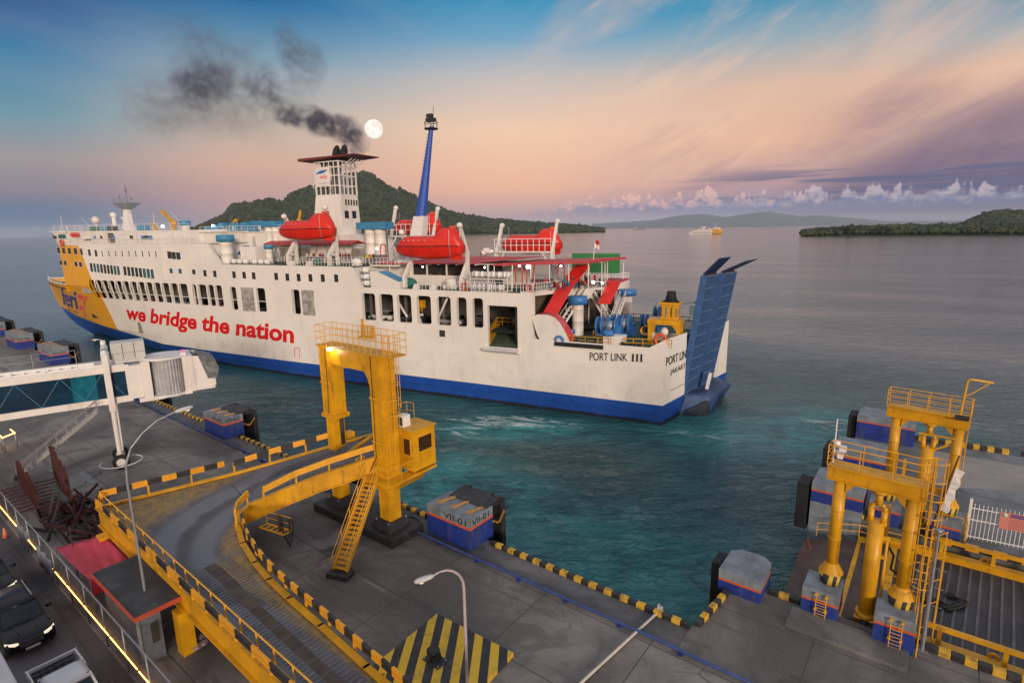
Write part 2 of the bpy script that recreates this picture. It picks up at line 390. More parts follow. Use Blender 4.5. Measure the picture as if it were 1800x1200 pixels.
    mpl = N('ShaderNodeMapping', t); mpl.inputs['Scale'].default_value = (.010, .030, 1); mpl.inputs['Rotation'].default_value = (0, 0, .35); L(v, mpl.inputs[0], t)
    lanes = RNG(NOISE(mpl.outputs[0], 1.0, 5, .6, t, .6), .36, .64, .45, 1.25, nt=t)
    h = M('MULTIPLY', M('MULTIPLY', h, lanes, nt=t), RNG(dq, 5, 75, .80, .15, nt=t), nt=t)
    h = M('MULTIPLY', h, calm, nt=t)
    bp = N('ShaderNodeBump', t); bp.inputs['Strength'].default_value = 1.0; bp.inputs['Distance'].default_value = .50
    L(h, bp.inputs['Height'], t); L(bp.outputs[0], b.inputs['Normal'], t)
    return mt
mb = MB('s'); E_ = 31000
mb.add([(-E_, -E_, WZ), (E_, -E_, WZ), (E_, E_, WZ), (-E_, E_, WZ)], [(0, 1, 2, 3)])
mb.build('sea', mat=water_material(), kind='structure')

# ================================================================== quay
def concrete(name, c0=(.185, .168, .152), joints=True, wet=.6):
    mt = bpy.data.materials.new(name); mt.use_nodes = True; t = mt.node_tree; b = t.nodes['Principled BSDF']
    v = N('ShaderNodeTexCoord', t).outputs['Object']
    k = lambda f, g=1.0: tuple(x*f for x in c0[:2]) + (c0[2]*f*g, 1)
    n1 = NOISE(v, .11, 6, .62, t, .6); n2 = NOISE(v, .5, 7, .68, t, .8); n3 = NOISE(v, 9, 4, .7, t)
    c = MIXC(RNG(n1, .36, .66, nt=t), k(.50), k(1.5), t)
    c = MIXC(M('MULTIPLY', RNG(n2, .50, .62, nt=t), wet, nt=t), c, k(.42, 1.05), t)
    mp = N('ShaderNodeMapping', t); mp.inputs['Scale'].default_value = (.28, 1.9, 1); mp.inputs['Rotation'].default_value = (0, 0, .35); L(v, mp.inputs[0], t)
    n4 = NOISE(mp.outputs[0], 1.0, 7, .7, t, .4)
    c = MIXC(M('MULTIPLY', RNG(n4, .58, .74, nt=t), .5, nt=t), c, k(2.0), t)
    mp2 = N('ShaderNodeMapping', t); mp2.inputs['Scale'].default_value = (.09, .35, 1); mp2.inputs['Rotation'].default_value = (0, 0, -.25); mp2.inputs['Location'].default_value = (3, 8, 0); L(v, mp2.inputs[0], t)
    c = MIXC(M('MULTIPLY', RNG(NOISE(mp2.outputs[0], 1.0, 5, .6, t, 1.0), .60, .64, nt=t), .55, nt=t), c, k(.45), t)
    c = MIXC(M('MULTIPLY', RNG(n3, .45, .75, nt=t), .25, nt=t), c, k(1.6), t)
    mpt = N('ShaderNodeMapping', t); mpt.inputs['Scale'].default_value = (.045, 1.3, 1); mpt.inputs['Rotation'].default_value = (0, 0, -.55); L(v, mpt.inputs[0], t)
    c = MIXC(M('MULTIPLY', RNG(NOISE(mpt.outputs[0], 1.0, 4, .55, t, .25), .60, .68, nt=t), .5, nt=t), c, k(.35), t)
    c = MIXC(M('MULTIPLY', RNG(NOISE(v, .33, 3, .5, t, .4), .66, .72, nt=t), .6, nt=t), c, k(.38, .9), t)
    h = M('MULTIPLY', n3, .3, nt=t)
    if joints:
        br = N('ShaderNodeTexBrick', t); br.offset = 0.0; br.inputs['Scale'].default_value = 1; br.inputs['Mortar Size'].default_value = .035
        br.inputs['Brick Width'].default_value = 6.0; br.inputs['Row Height'].default_value = 4.6; br.inputs['Mortar Smooth'].default_value = .3
        mp3 = N('ShaderNodeMapping', t); mp3.inputs['Location'].default_value = (1.2, 2.0, 0); L(v, mp3.inputs[0], t); L(mp3.outputs[0], br.inputs[0], t)
        c = MIXC(M('MULTIPLY', br.outputs['Fac'], .9, nt=t), c, k(.32), t)
        # fine cracks
        vo = N('ShaderNodeTexVoronoi', t); vo.feature = 'DISTANCE_TO_EDGE'; vo.inputs['Scale'].default_value = .22
        nz = N('ShaderNodeTexNoise', t); nz.inputs['Scale'].default_value = .8; nz.inputs['Detail'].default_value = 5; L(v, nz.inputs['Vector'], t)
        mx = N('ShaderNodeMix', t); mx.data_type = 'VECTOR'; mx.inputs[0].default_value = .35; L(v, mx.inputs[4], t); L(nz.outputs['Color'], mx.inputs[5], t)
        L(mx.outputs[1], vo.inputs['Vector'], t)
        cr = M('MULTIPLY', RNG(vo.outputs['Distance'], .010, .002, nt=t), RNG(n1, .5, .62, nt=t), nt=t)
        c = MIXC(M('MULTIPLY', cr, .85, nt=t), c, k(.3), t)
    L(c, b.inputs['Base Color'], t); L(RNG(n2, .4, .7, .85, .5, nt=t), b.inputs['Roughness'], t)
    bp = N('ShaderNodeBump', t); bp.inputs['Strength'].default_value = .5; bp.inputs['Distance'].default_value = .03; L(M('ADD', h, n2, nt=t), bp.inputs['Height'], t); L(bp.outputs[0], b.inputs['Normal'], t)
    return mt
CONC = concrete('quay_concrete')
CONC2 = concrete('pier_concrete', (.16, .165, .17), False, .5)
ASPH = concrete('asphalt', (.055, .055, .06), False, .4)
outline = [(-175, -60), (60, -60), (60, 5.35), (.62, 5.35), (.45, 4.0), (0.0, 0.35), (-175, 0.35)]
mb = MB('q'); mb.prism([(u, v, 0) for u, v in outline], (0, 0, -9)); mb.build('quay_ground', mat=CONC, kind='structure')
mb = MB('q'); mb.prism([(u, v, 0) for u, v in [(2.4, 16.7), (60, 16.7), (60, 37.0), (3.0, 35.6)]], (0, 0, -9)); mb.build('pier_ground', mat=CONC2, kind='structure')
# pale sand-grey raised area on the far pier, with a soft worn edge
mb = MB('q'); pts = []
for u in [8.6+i*1.2 for i in range(28)]: pts.append((u, 27.8-.10*(u-8)+.9*math.sin(u*.5)-(.0 if u > 12 else (12-u)*.4), .005))
mb.poly(*(pts + [(41, 34.5, .005), (8.6, 33.4, .005)])); mb.build('worn_pavement', mat=pbr('pale_pavement', (.30, .27, .24), .8, var=.12, vs=.3, dirt=(.15, .14, .14), damt=.5, ds=(.25, .6, 1)), kind='structure')
# service road behind the fence
mb = MB('q'); mb.add([(-175, -60, .004), (10, -60, .004), (10, -17.35, .004), (-175, -17.35, .004)], [(0, 1, 2, 3)])
mb.build('road', mat=ASPH, kind='structure')
# darker coping strip between the service pipe and the edge, raised slab before the right-hand footings
mb = MB('q')
mb.box(-80, -.1, -1.45, .2, -.02, .03); mb.build('coping_strip', mat=concrete('coping', (.105, .105, .108), False), kind='structure')
mb = MB('q'); mb.box(3.5, 8.35, 2.95, 4.6, -.02, .16); mb.build('raised_slab', mat=concrete('slab_concrete', (.19, .185, .17), False, .4), kind='structure', bevel=.02)
def kerb(a, b, n=None, w=.30, h=.27, label=None, z=0.0):
    a, b = Vector(a), Vector(b); Ln = (b-a).length; n = n or max(1, round(Ln/.465)); mb = MB('q')
    for i in range(n):
        p, q = a.lerp(b, i/n), a.lerp(b, (i+1)/n); g = (q-p)*.02
        mb.mat(KYEL if i % 2 else BLK); mb.bar((p+g)+Vector((0, 0, z+h/2-.01)), (q-g)+Vector((0, 0, z+h/2-.01)), w*(1 if i % 2 else .97), h*(1 if i % 2 else .96))
    return mb.build('kerb', kind='structure', bevel=.025)
kerb((-12.6, .12, 0), (-.1, .12, 0)); kerb((-23, .12, 0), (-16.9, .12, 0)); kerb((-43.7, .12, 0), (-29.5, .12, 0)); kerb((-66, .12, 0), (-48.4, .12, 0))
kerb((-94, .12, 0), (-68, .12, 0)); kerb((.13, .45, 0), (.50, 3.85, 0)); kerb((2.2, 5.2, 0), (3.75, 5.2, 0)); kerb((8.9, 5.15, 0), (34, 5.15, 0), w=.34, h=.32)
kerb((2.5, 17.0, 0), (8.6, 17.0, 0)); kerb((7.0, 35.6, 0), (13.6, 36.1, 0), w=.45, h=.4); kerb((14.4, 36.3, 0), (20, 36.5, 0), w=.45, h=.4)

# ================================================================== islands and far mountains
FOL = pbr('island_foliage', (.018, .036, .022), .9, var=.6, vs=.010, dirt=(.062, .070, .026), damt=.9, ds=(.035, .035, .035), dthr=(.47, .60))
SOIL = pbr('island_ground', (.030, .045, .025), .9, var=.3, vs=.02)
def interp(tab, x):
    if x <= tab[0][0]: return tab[0][1]
    for (a, b), (c, d) in zip(tab, tab[1:]):
        if x <= c: return b+(d-b)*(x-a)/(c-a)
    return tab[-1][1]
ICO = None
def ico():
    global ICO
    if ICO is None:
        bm_ = bmesh.new(); bmesh.ops.create_icosphere(bm_, subdivisions=1, radius=1); bm_.verts.ensure_lookup_table()
        ICO = ([v.co.copy() for v in bm_.verts], [[v.index for v in f.verts] for f in bm_.faces]); bm_.free()
    return ICO
def island(name, tab, d0, d1, x0, x1, nclump, csize, names, seed, foot=.35, cf=1.0):
    """tab: skyline as (picture column, row); the land rises from a shore at d0 metres to its crest at d1"""
    rnd = random.Random(seed); nx, nr = 150, 16
    def pt(px, f):
        py = interp(tab, px); r = ray(px, py); hd = math.hypot(r.x, r.y); dist = d0+(d1-d0)*f
        X, Yy = r.x/hd*dist, r.y/hd*dist
        crest = CAM_H + r.z/hd*d1 - WZ
        g = f/.72 if f < .72 else 1-(f-.72)/.28*.7
        z = WZ + max(0, crest-csize*.8)*(max(0, g)**(1-foot)) if f > 0 else WZ-1
        nn = noise.fractal(Vector((X, Yy, 0))*.004, 1.0, 2.0, 5)
        return Vector((X, Yy, z + (nn*.10*(z-WZ) if f > 0 else 0)))
    mb = MB('w'); g = [[pt(x0+(x1-x0)*i/nx, j/nr*1.0) for j in range(nr+1)] for i in range(nx+1)]
    vs = [p for r_ in g for p in r_]; W_ = nr+1
    mb.add(vs, [(i*W_+j, (i+1)*W_+j, (i+1)*W_+j+1, i*W_+j+1) for i in range(nx) for j in range(nr)])
    for i in range(len(mb.sm)): mb.sm[i] = True
    mb.build(names[0], mat=SOIL, kind='structure')
    V_, F_ = ico(); mb = MB('w')
    for i in range(nclump):
        f = rnd.random()**1.3*.80+.012; px = rnd.uniform(x0, x1); p = pt(px, f)
        s_ = csize*rnd.uniform(.45, 1.25)*(1.0 if f > .06 else .75)*cf
        if rnd.random() < .03: s_ *= 1.5
        ax = Vector((s_*rnd.uniform(.6, 1.1), s_*rnd.uniform(.6, 1.1), s_*rnd.uniform(.55, 1.0))); an = rnd.uniform(0, 6.28); ca, sa = math.cos(an), math.sin(an)
        vs = []
        for v in V_:
            k = rnd.uniform(.62, 1.2); q = Vector((v.x*ax.x, v.y*ax.y, v.z*ax.z))*k
            vs.append(p+Vector((q.x*ca-q.y*sa, q.x*sa+q.y*ca, q.z+s_*.3)))
        mb.add(vs, F_)
    mb.build(names[1], mat=FOL, recalc=False, label=names[2], category='forest', kind='stuff')
LI = [(270, 416), (300, 412), (330, 404), (350, 396), (395, 374), (410, 360), (432, 361), (470, 354), (497, 360), (512, 346), (557, 335), (585, 323), (605, 312), (620, 308), (638, 307.5), (652, 312), (670, 325), (700, 337), (732, 350), (762, 362), (800, 375), (817, 378), (867, 384), (928, 390), (983, 393.5), (1025, 397), (1061, 400.5)]
island('left_island', LI, 2900, 3900, 272, 1061, 15000, 11, ('island_hill', 'forest', 'dense dark green jungle covering the hill island behind the large ferry'), 3)
RI = [(1410, 405), (1425, 402), (1450, 400), (1500, 397.5), (1560, 396), (1650, 395), (1750, 394.5), (1800, 394), (1900, 394), (2000, 396)]
island('low_island', RI, 1250, 1500, 1410, 1980, 4500, 5.0, ('island', 'forest', 'low flat strip of dark green mangrove along the right side of the sea'), 5, foot=.75, cf=1.15)
RH = [(1680, 396), (1700, 388), (1722, 378), (1745, 371), (1770, 369), (1800, 370), (1850, 371), (1900, 366), (2000, 376)]
island('hill', RH, 3000, 3800, 1680, 1980, 3000, 11, ('wooded_hill', 'forest', 'dark green wooded hill rising behind the low mangrove strip at the right edge'), 8)
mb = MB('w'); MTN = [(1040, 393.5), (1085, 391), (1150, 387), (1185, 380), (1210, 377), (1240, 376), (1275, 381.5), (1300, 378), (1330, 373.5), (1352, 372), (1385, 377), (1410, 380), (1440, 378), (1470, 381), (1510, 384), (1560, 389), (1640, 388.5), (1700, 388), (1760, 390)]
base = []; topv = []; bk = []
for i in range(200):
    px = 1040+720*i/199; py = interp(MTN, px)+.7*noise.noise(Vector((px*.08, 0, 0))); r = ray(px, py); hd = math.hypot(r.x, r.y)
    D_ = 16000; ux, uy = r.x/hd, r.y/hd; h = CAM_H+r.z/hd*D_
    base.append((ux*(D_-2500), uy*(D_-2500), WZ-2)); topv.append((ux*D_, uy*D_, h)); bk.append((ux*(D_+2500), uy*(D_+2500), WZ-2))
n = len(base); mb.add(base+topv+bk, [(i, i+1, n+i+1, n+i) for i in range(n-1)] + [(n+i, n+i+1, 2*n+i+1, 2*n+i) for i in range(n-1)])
mb.build('far_mountains', mat=pbr('far_slopes', (.14, .17, .21), .9), kind='structure')  # slopes paled bluish: distance haze put into the base colour

# ================================================================== moon
r = ray(657, 227).normalized(); mb = MB('w'); mp_ = CPOS + r*62000; mb.ell(mp_, (910, 910, 910), 48, 24)
mm_ = pbr('moonlight', (.05, .05, .05), .9, emit=(1.0, .93, .84), es=1.0); t = mm_.node_tree; b = t.nodes['Principled BSDF']
mp2_ = N('ShaderNodeMapping', t); mp2_.inputs['Scale'].default_value = (.0016,)*3; L(N('ShaderNodeTexCoord', t).outputs['Object'], mp2_.inputs[0], t)
L(MIXC(RNG(NOISE(mp2_.outputs[0], 1.0, 4, .55, t), .46, .62, nt=t), (1.0, .95, .87, 1), (.86, .78, .70, 1), t), b.inputs['Emission Color'], t)
mb.build('moon', mat=mm_, base=mp_, recalc=False, label='full pale moon low in the peach sky above the ferry funnel', category='moon')

# ================================================================== funnel smoke
PUFF = [  # column, row, radius in metres (across, up), strength
 (617, 263, 1.5, 1.6, 4.6), (626, 248, 2.0, 2.2, 5.0), (613, 233, 2.5, 2.3, 5.0), (592, 224, 2.9, 2.1, 4.4), (566, 216, 3.2, 2.1, 3.8), (538, 208, 3.3, 2.0, 4.2), (508, 203, 2.8, 1.8, 3.8),
 (490, 180, 3.2, 2.4, .45), (470, 158, 4.4, 3.3, .85), (445, 145, 3.6, 2.8, .5), (405, 150, 3.6, 2.6, .25), (360, 140, 6.2, 4.6, 1.0), (335, 160, 5.0, 4.4, .55), (372, 98, 4.8, 6.0, .32),
 (535, 150, 2.4, 4.0, .50), (540, 110, 3.6, 3.2, .50), (525, 85, 3.6, 3.0, .50), (503, 80, 3.0, 3.6, .38), (430, 95, 4.4, 4.4, .26), (300, 190, 11.0, 6.5, .22), (420, 195, 12.0, 5.5, .20), (330, 60, 7.0, 6.0, .12)]
TSM = 9.5
def smoke_material(bx):
    mt = bpy.data.materials.new('exhaust_smoke'); mt.use_nodes = True; t = mt.node_tree; t.nodes.clear()
    o = N('ShaderNodeOutputMaterial', t); pv = N('ShaderNodeVolumePrincipled', t); L(pv.outputs[0], o.inputs['Volume'], t)
    v = N('ShaderNodeTexCoord', t).outputs['Object']
    nz = N('ShaderNodeTexNoise', t); nz.inputs['Scale'].default_value = .22; nz.inputs['Detail'].default_value = 6; L(v, nz.inputs['Vector'], t)
    va = N('ShaderNodeVectorMath', t); va.operation = 'MULTIPLY_ADD'; L(nz.outputs['Color'], va.inputs[0], t); va.inputs[1].default_value = (7, 7, 7); va.inputs[2].default_value = (-3.5, -3.5, -3.5)
    vb = N('ShaderNodeVectorMath', t); vb.operation = 'ADD'; L(v, vb.inputs[0], t); L(va.outputs[0], vb.inputs[1], t)
    vm = N('ShaderNodeVectorMath', t); vm.operation = 'SCALE'; L(va.outputs[0], vm.inputs[0], t); vm.inputs[3].default_value = .35
    vn = N('ShaderNodeVectorMath', t); vn.operation = 'ADD'; L(v, vn.inputs[0], t); L(vm.outputs[0], vn.inputs[1], t)
    tot = None
    for px, py, rx, rz, a_ in PUFF:
        s_, z_ = sv(px, py, TSM); c_ = Vector((s_, -TSM, z_)) - bx
        sub = N('ShaderNodeVectorMath', t); sub.operation = 'SUBTRACT'; L(vb.outputs[0] if rx > 3.35 or a_ < 2 else vn.outputs[0], sub.inputs[0], t); sub.inputs[1].default_value = c_
        dv = N('ShaderNodeVectorMath', t); dv.operation = 'DIVIDE'; L(sub.outputs[0], dv.inputs[0], t); dv.inputs[1].default_value = (rx, (rx+rz)*.55, rz)
        ln = N('ShaderNodeVectorMath', t); ln.operation = 'LENGTH'; L(dv.outputs[0], ln.inputs[0], t)
        g = M('MULTIPLY', RNG(ln.outputs['Value'], 1.25, .1, nt=t), a_, nt=t)
        tot = g if tot is None else M('ADD', tot, g, nt=t)
    n2 = NOISE(v, .55, 7, .62, t, .9)
    dn = M('MULTIPLY', tot, RNG(n2, .38, .60, nt=t), nt=t)
    L(M('MULTIPLY', dn, .34, nt=t), pv.inputs['Density'], t)
    pv.inputs['Color'].default_value = (.26, .26, .34, 1); pv.inputs['Anisotropy'].default_value = .2
    mt.cycles.volume_step_rate = 1.0 if hasattr(mt, 'cycles') else 1
    return mt
ss = [sv(px, py, TSM)+(rx, rz) for px, py, rx, rz, a_ in PUFF]
s0_ = min(s-rx*1.3-2 for s, z, rx, rz in ss); s1_ = max(s+rx*1.3+2 for s, z, rx, rz in ss); z0_ = min(z-1.4 for s, z, rx, rz in ss); z1_ = max(z+rz*1.3+2 for s, z, rx, rz in ss)
bx = Vector(((s0_+s1_)/2, -TSM, (z0_+z1_)/2))
mb = MB('s'); mb.box(s0_, s1_, TSM-8, TSM+8, z0_, z1_)
smk = mb.build('smoke', mat=smoke_material(bx), base=(bx.x, TSM, bx.z), label='grey brown exhaust smoke drifting up and left from the ferry funnel', category='smoke', kind='stuff')

# ================================================================== haze
HZ = [True]
if HZ[0]:
    mt = bpy.data.materials.new('haze_air'); mt.use_nodes = True; t = mt.node_tree; t.nodes.clear()
    o = N('ShaderNodeOutputMaterial', t); pv = N('ShaderNodeVolumePrincipled', t); L(pv.outputs[0], o.inputs['Volume'], t)
    pv.inputs['Color'].default_value = (.86, .93, 1.0, 1); pv.inputs['Density'].default_value = 2.0e-5; pv.inputs['Anisotropy'].default_value = 0.0
    mb = MB('w'); mb.box(-32000, 32000, -32000, 32000, -10.2, 445); mb.build('haze', mat=mt, kind='stuff', label='thin blue evening haze over the sea', category='haze')
# ================================================================== helpers for port furniture
def railing(mb, pts, h=1.05, mids=1, post=1.5, r=.022, seg=5, closed=False, top=True):
    pts = [Vector(p) for p in pts]
    if closed: pts = pts+[pts[0]]
    up = Vector((0, 0, 1))
    for a, b in zip(pts, pts[1:]):
        n = max(1, round((b-a).length/post))
        for i in range(n+1): p = a.lerp(b, i/n); mb.cone(p, p+up*h, r, r, seg, False)
        if top: mb.cone(a+up*h, b+up*h, r, r, seg, False)
        for k in range(mids): z = h*(k+1)/(mids+1); mb.cone(a+up*z, b+up*z, r*.8, r*.8, seg, False)
    return mb
def resample(pts, step):
    pts = [Vector(p) for p in pts]; out = [pts[0].copy()]; acc = 0
    for a, b in zip(pts, pts[1:]):
        L_ = (b-a).length; d = step-acc
        while d <= L_: out.append(a.lerp(b, d/L_)); d += step
        acc = L_-(d-step)
    if (out[-1]-pts[-1]).length > .05: out.append(pts[-1].copy())
    return out
def guard(mbs, mbp, pts, h=.85, seg=.62, striped=True, post=3, first=0, th=.11):
    """W-section guard rail on posts; mbs gets the rail, mbp the posts"""
    q = resample(pts, seg)
    for i, (a, b) in enumerate(zip(q, q[1:])):
        mbs.mat((KYEL2 if (i+first) % 2 else BLK) if striped else YEL2)
        for dz in (-.10, .10):
            mbs.bar(a+Vector((0, 0, h+dz)), b+Vector((0, 0, h+dz)), th, .155)
        mbs.bar(a+Vector((0, 0, h)), b+Vector((0, 0, h)), th*.45, .1)
        if i % post == 0: mbp.bar(a, a+Vector((0, 0, h+.02)), .085, .085)
KYEL2 = pbr('guard_yellow', (.74, .34, .015), .5, var=.12, vs=1.5, dirt=(.12, .09, .06), damt=.5, ds=(3, 3, 3), dthr=(.55, .72))
ORGS = pbr('orange_stripe', (.55, .10, .03), .6, var=.1)
BLOCKB = pbr('block_blue', (.010, .032, .22), .6, var=.25, vs=1.2, dirt=(.07, .08, .11), damt=.65, ds=(1.6, 1.6, .35), dthr=(.48, .68), bump=.3, bs=6)
BLOCKG = pbr('block_grey', (.19, .23, .27), .7, var=.2, vs=1.2, dirt=(.10, .085, .075), damt=.45, ds=(1.5, 1.5, .45), dthr=(.46, .66), bump=.3, bs=6)
LETTER = pbr('black_lettering', (.015, .016, .02), .6)
CHAIN = pbr('yellow_chain', (.60, .30, .02), .5, var=.2)

def chain(mb, pts, r=.05, seg=5):
    q = resample(pts, .16)
    for i, (a, b) in enumerate(zip(q, q[1:])):
        m_ = (a+b)/2; d = (b-a).normalized()
        s_ = d.cross(Vector((0, 0, 1))); s_ = (s_.normalized() if s_.length > .1 else Vector((1, 0, 0)))
        if i % 2: s_ = s_.cross(d)
        mb.bar(a+s_*r, b+s_*r, .028, .028); mb.bar(a-s_*r, b-s_*r, .028, .028)

def mooring_block(u0, u1, label, text=None, v0=-1.3, v1=.9, h=2.05, det=True):
    t = thing('mooring_block', label, 'mooring block', ((u0+u1)/2, (v0+v1)/2, 0), group='mooring blocks along the left quay edge')
    mb = MB(); mb.mat(BLOCKB).box(u0, u1, v0, v1, -.02, 1.34); mb.mat(ORGS).box(u0-.004, u1+.004, v0-.004, v1+.004, 1.34, 1.50)
    mb.mat(BLOCKG).box(u0, u1, v0, v1, 1.50, h); mb.build('body', t)
    # steel fender hood reaching over the edge
    mb = MB(); a_, b_ = u0+.45, u1-.12
    prof = [(v1-.55, h+.05), (v1+.95, h+.22), (v1+1.35, h+.02), (v1+1.45, h-.45), (v1+1.45, -3.2), (v1+1.05, -3.2), (v1+1.05, h-.55), (v1+.85, h-.28), (v1-.55, h-.02+.03)]
    for x0, x1 in ((a_, a_+.28), (b_-.28, b_)):
        mb.prism([(x0, v, z) for v, z in prof], (x1-x0, 0, 0))
    mb.prism([(a_+.28, v, z) for v, z in ((v1-.55, h+.06), (v1+.95, h+.2), (v1+.93, h+.08), (v1-.55, h+.03))], (b_-a_-.56, 0, 0))
    mb.box(a_+.28, b_-.28, v1+1.1, v1+1.43, -3.2, h-.1)
    for x in (a_+.6, b_-.6): mb.bar((x, v1+.9, h+.2), (x, v1+.9, h+.36), .1)
    mb.build('fender_hood', t, BLK, bevel=.02)
    mb = MB(); mb.lathe(((u0+u1)/2, v1, .55), [(.75, 0), (.62, .35), (.5, .7), (.7, 1.0)], 16, (0, 1, 0)); mb.build('rubber_cone', t, BLKR)
    if det:
        for x in (u0+.8, (u0+u1)/2+.1, u1-.5):
            mb = MB(); chain(mb, [(x-.3, v0+.5, h+.06), (x, v0+.95, h+.10), (x+.25, v1-.6, h+.12)]); chain(mb, [(x-.05, v0+.45, h+.06), (x+.12, v0+.8, h+.13), (x+.1, v1-.6, h+.12)]); mb.build('chain', t, CHAIN)
        mb = MB(); chain(mb, [(u1-.05, v1-.1, 1.1), (u1+.1, v1+.5, .75), (u1+.05, v1+1.1, 1.35)]); mb.build('chain', t, CHAIN)
    if text:
        for fn in (lambda x, y: (u0+(u1-u0)*(.40+.52*x), v0-.012, 1.555+.40*y), lambda x, y: (u1+.012, v0+(v1-v0)*(.10+.72*x), 1.555+.40*y)):
            mb = MB(); write(mb, text, fn, .01); mb.build('lettering', t, LETTER, recalc=False)
    return t
mooring_block(-16.7, -13.05, 'blue and grey mooring block marked VII-01, with black fender hood, nearest the camera', 'VII-01', v0=-1.25)
mooring_block(-48.2, -44.2, 'blue and grey mooring block marked VII-03, beyond the yellow gantry near the passenger bridge', 'VII-03', v0=-1.0)
mooring_block(-30.6, -27.2, 'blue mooring block half hidden behind the left leg of the yellow gantry', None, v0=-.9, h=1.9, det=False)
mooring_block(-69.5, -64.5, 'blue mooring block peeking out beneath the white passenger bridge cab', None, v0=-1.0)
mooring_block(-103.5, -97.3, 'far blue mooring block right above the passenger bridge roof', 'VII-05', v0=-1.5, h=2.6)
mooring_block(-123.5, -116.8, 'far blue mooring block in the middle of the three at the left edge', 'VII-06', v0=-1.6, h=2.7)
mooring_block(-145, -136.5, 'farthest blue mooring block, cut by the left edge of the photo', 'VII-07', v0=-1.8, h=2.9)

def footing(u0, u1, v0, v1, h, label, ladder=False, name='footing', z0=-.02, low=False, cham=False, group='blue and grey concrete blocks of the right berth', fender=None):
    t = thing(name, label, 'concrete block', ((u0+u1)/2, (v0+v1)/2, z0), group=group)
    def ring(z):
        if cham: c_ = .45; return [(u0, v0, z), (u1, v0, z), (u1, v1-c_, z), (u1-c_, v1, z), (u0+c_, v1, z), (u0, v1-c_, z)]
        return [(u0, v0, z), (u1, v0, z), (u1, v1, z), (u0, v1, z)]
    b1 = h-.62; mb = MB()
    if low: mb.mat(BLOCKG).prism(ring(z0), (0, 0, h*.32-z0)); z1 = h*.32
    else: z1 = z0
    mb.mat(BLOCKB).prism(ring(z1), (0, 0, b1-z1)); mb.mat(ORGS).prism(ring(b1), (0, 0, .13)); mb.mat(BLOCKG).prism(ring(b1+.13), (0, 0, h-b1-.13))
    mb.build('body', t, bevel=.015)
    if ladder:
        mb = MB(); x = u0+(u1-u0)*.55; y = v0-.14
        for s_ in (-.22, .22): mb.tube([(x+s_, v0+.05, h-.12), (x+s_, y, h-.12), (x+s_, y, .02)], .022, 5)
        for i in range(7): mb.cone((x-.22, y, .15+i*(h-.35)/7), (x+.22, y, .15+i*(h-.35)/7), .016, .016, 5)
        for s_ in (-.22, .22):
            for z in (.06, h*.35, h-.14): mb.box(x+s_-.06, x+s_+.06, y-.02, v0, z-.05, z+.05)
        mb.build('ladder', t, YEL2)
    if fender:
        mb = MB(); mb.box(*fender); mb.build('rubber_fender', t, BLKR, bevel=.06)
    return t
footing(-.02, 2.1, 3.95, 6.5, 1.22, 'blue block with chamfered pale grey top where two kerbs meet the water', name='corner_block', cham=True, fender=(-.62, -.12, 4.6, 5.9, -3.5, 1.05))
footing(3.85, 5.45, 4.6, 6.35, 1.42, 'block with yellow ladder under the left striped column of the nearer lift frame', True)
footing(6.9, 8.5, 4.3, 6.3, 1.6, 'blue and grey block with yellow ladder under the caged column, beside the thin grey pole', True)
footing(5.5, 7.2, 16.8, 18.5, 1.5, 'blue block under the far left striped column, half hidden by the hydraulic cylinder')
footing(8.65, 10.2, 16.55, 18.2, 1.5, 'blue and grey block under a striped column, just left of the white fence')
footing(2.2, 5.2, 16.3, 19.6, 2.0, 'tall grey, blue and orange banded block rising from the water with a black rubber fender', z0=-3.4, low=True, name='dolphin_block', cham=True, fender=(1.3, 2.05, 16.4, 17.9, -1.6, 1.75))
footing(2.3, 6.0, 24.0, 27.2, 1.9, 'blue and grey block seen between the two lift frames, left edge of the far pier', z0=-.02, name='dolphin_block', fender=(1.65, 2.2, 24.2, 26.2, -3.5, 1.7))
footing(2.9, 7.2, 33.3, 36.4, 2.1, 'farthest blue and grey block at the water behind the tall yellow lift frame', name='dolphin_block', cham=True, fender=(2.2, 2.8, 33.6, 35.5, -3.5, 1.9))

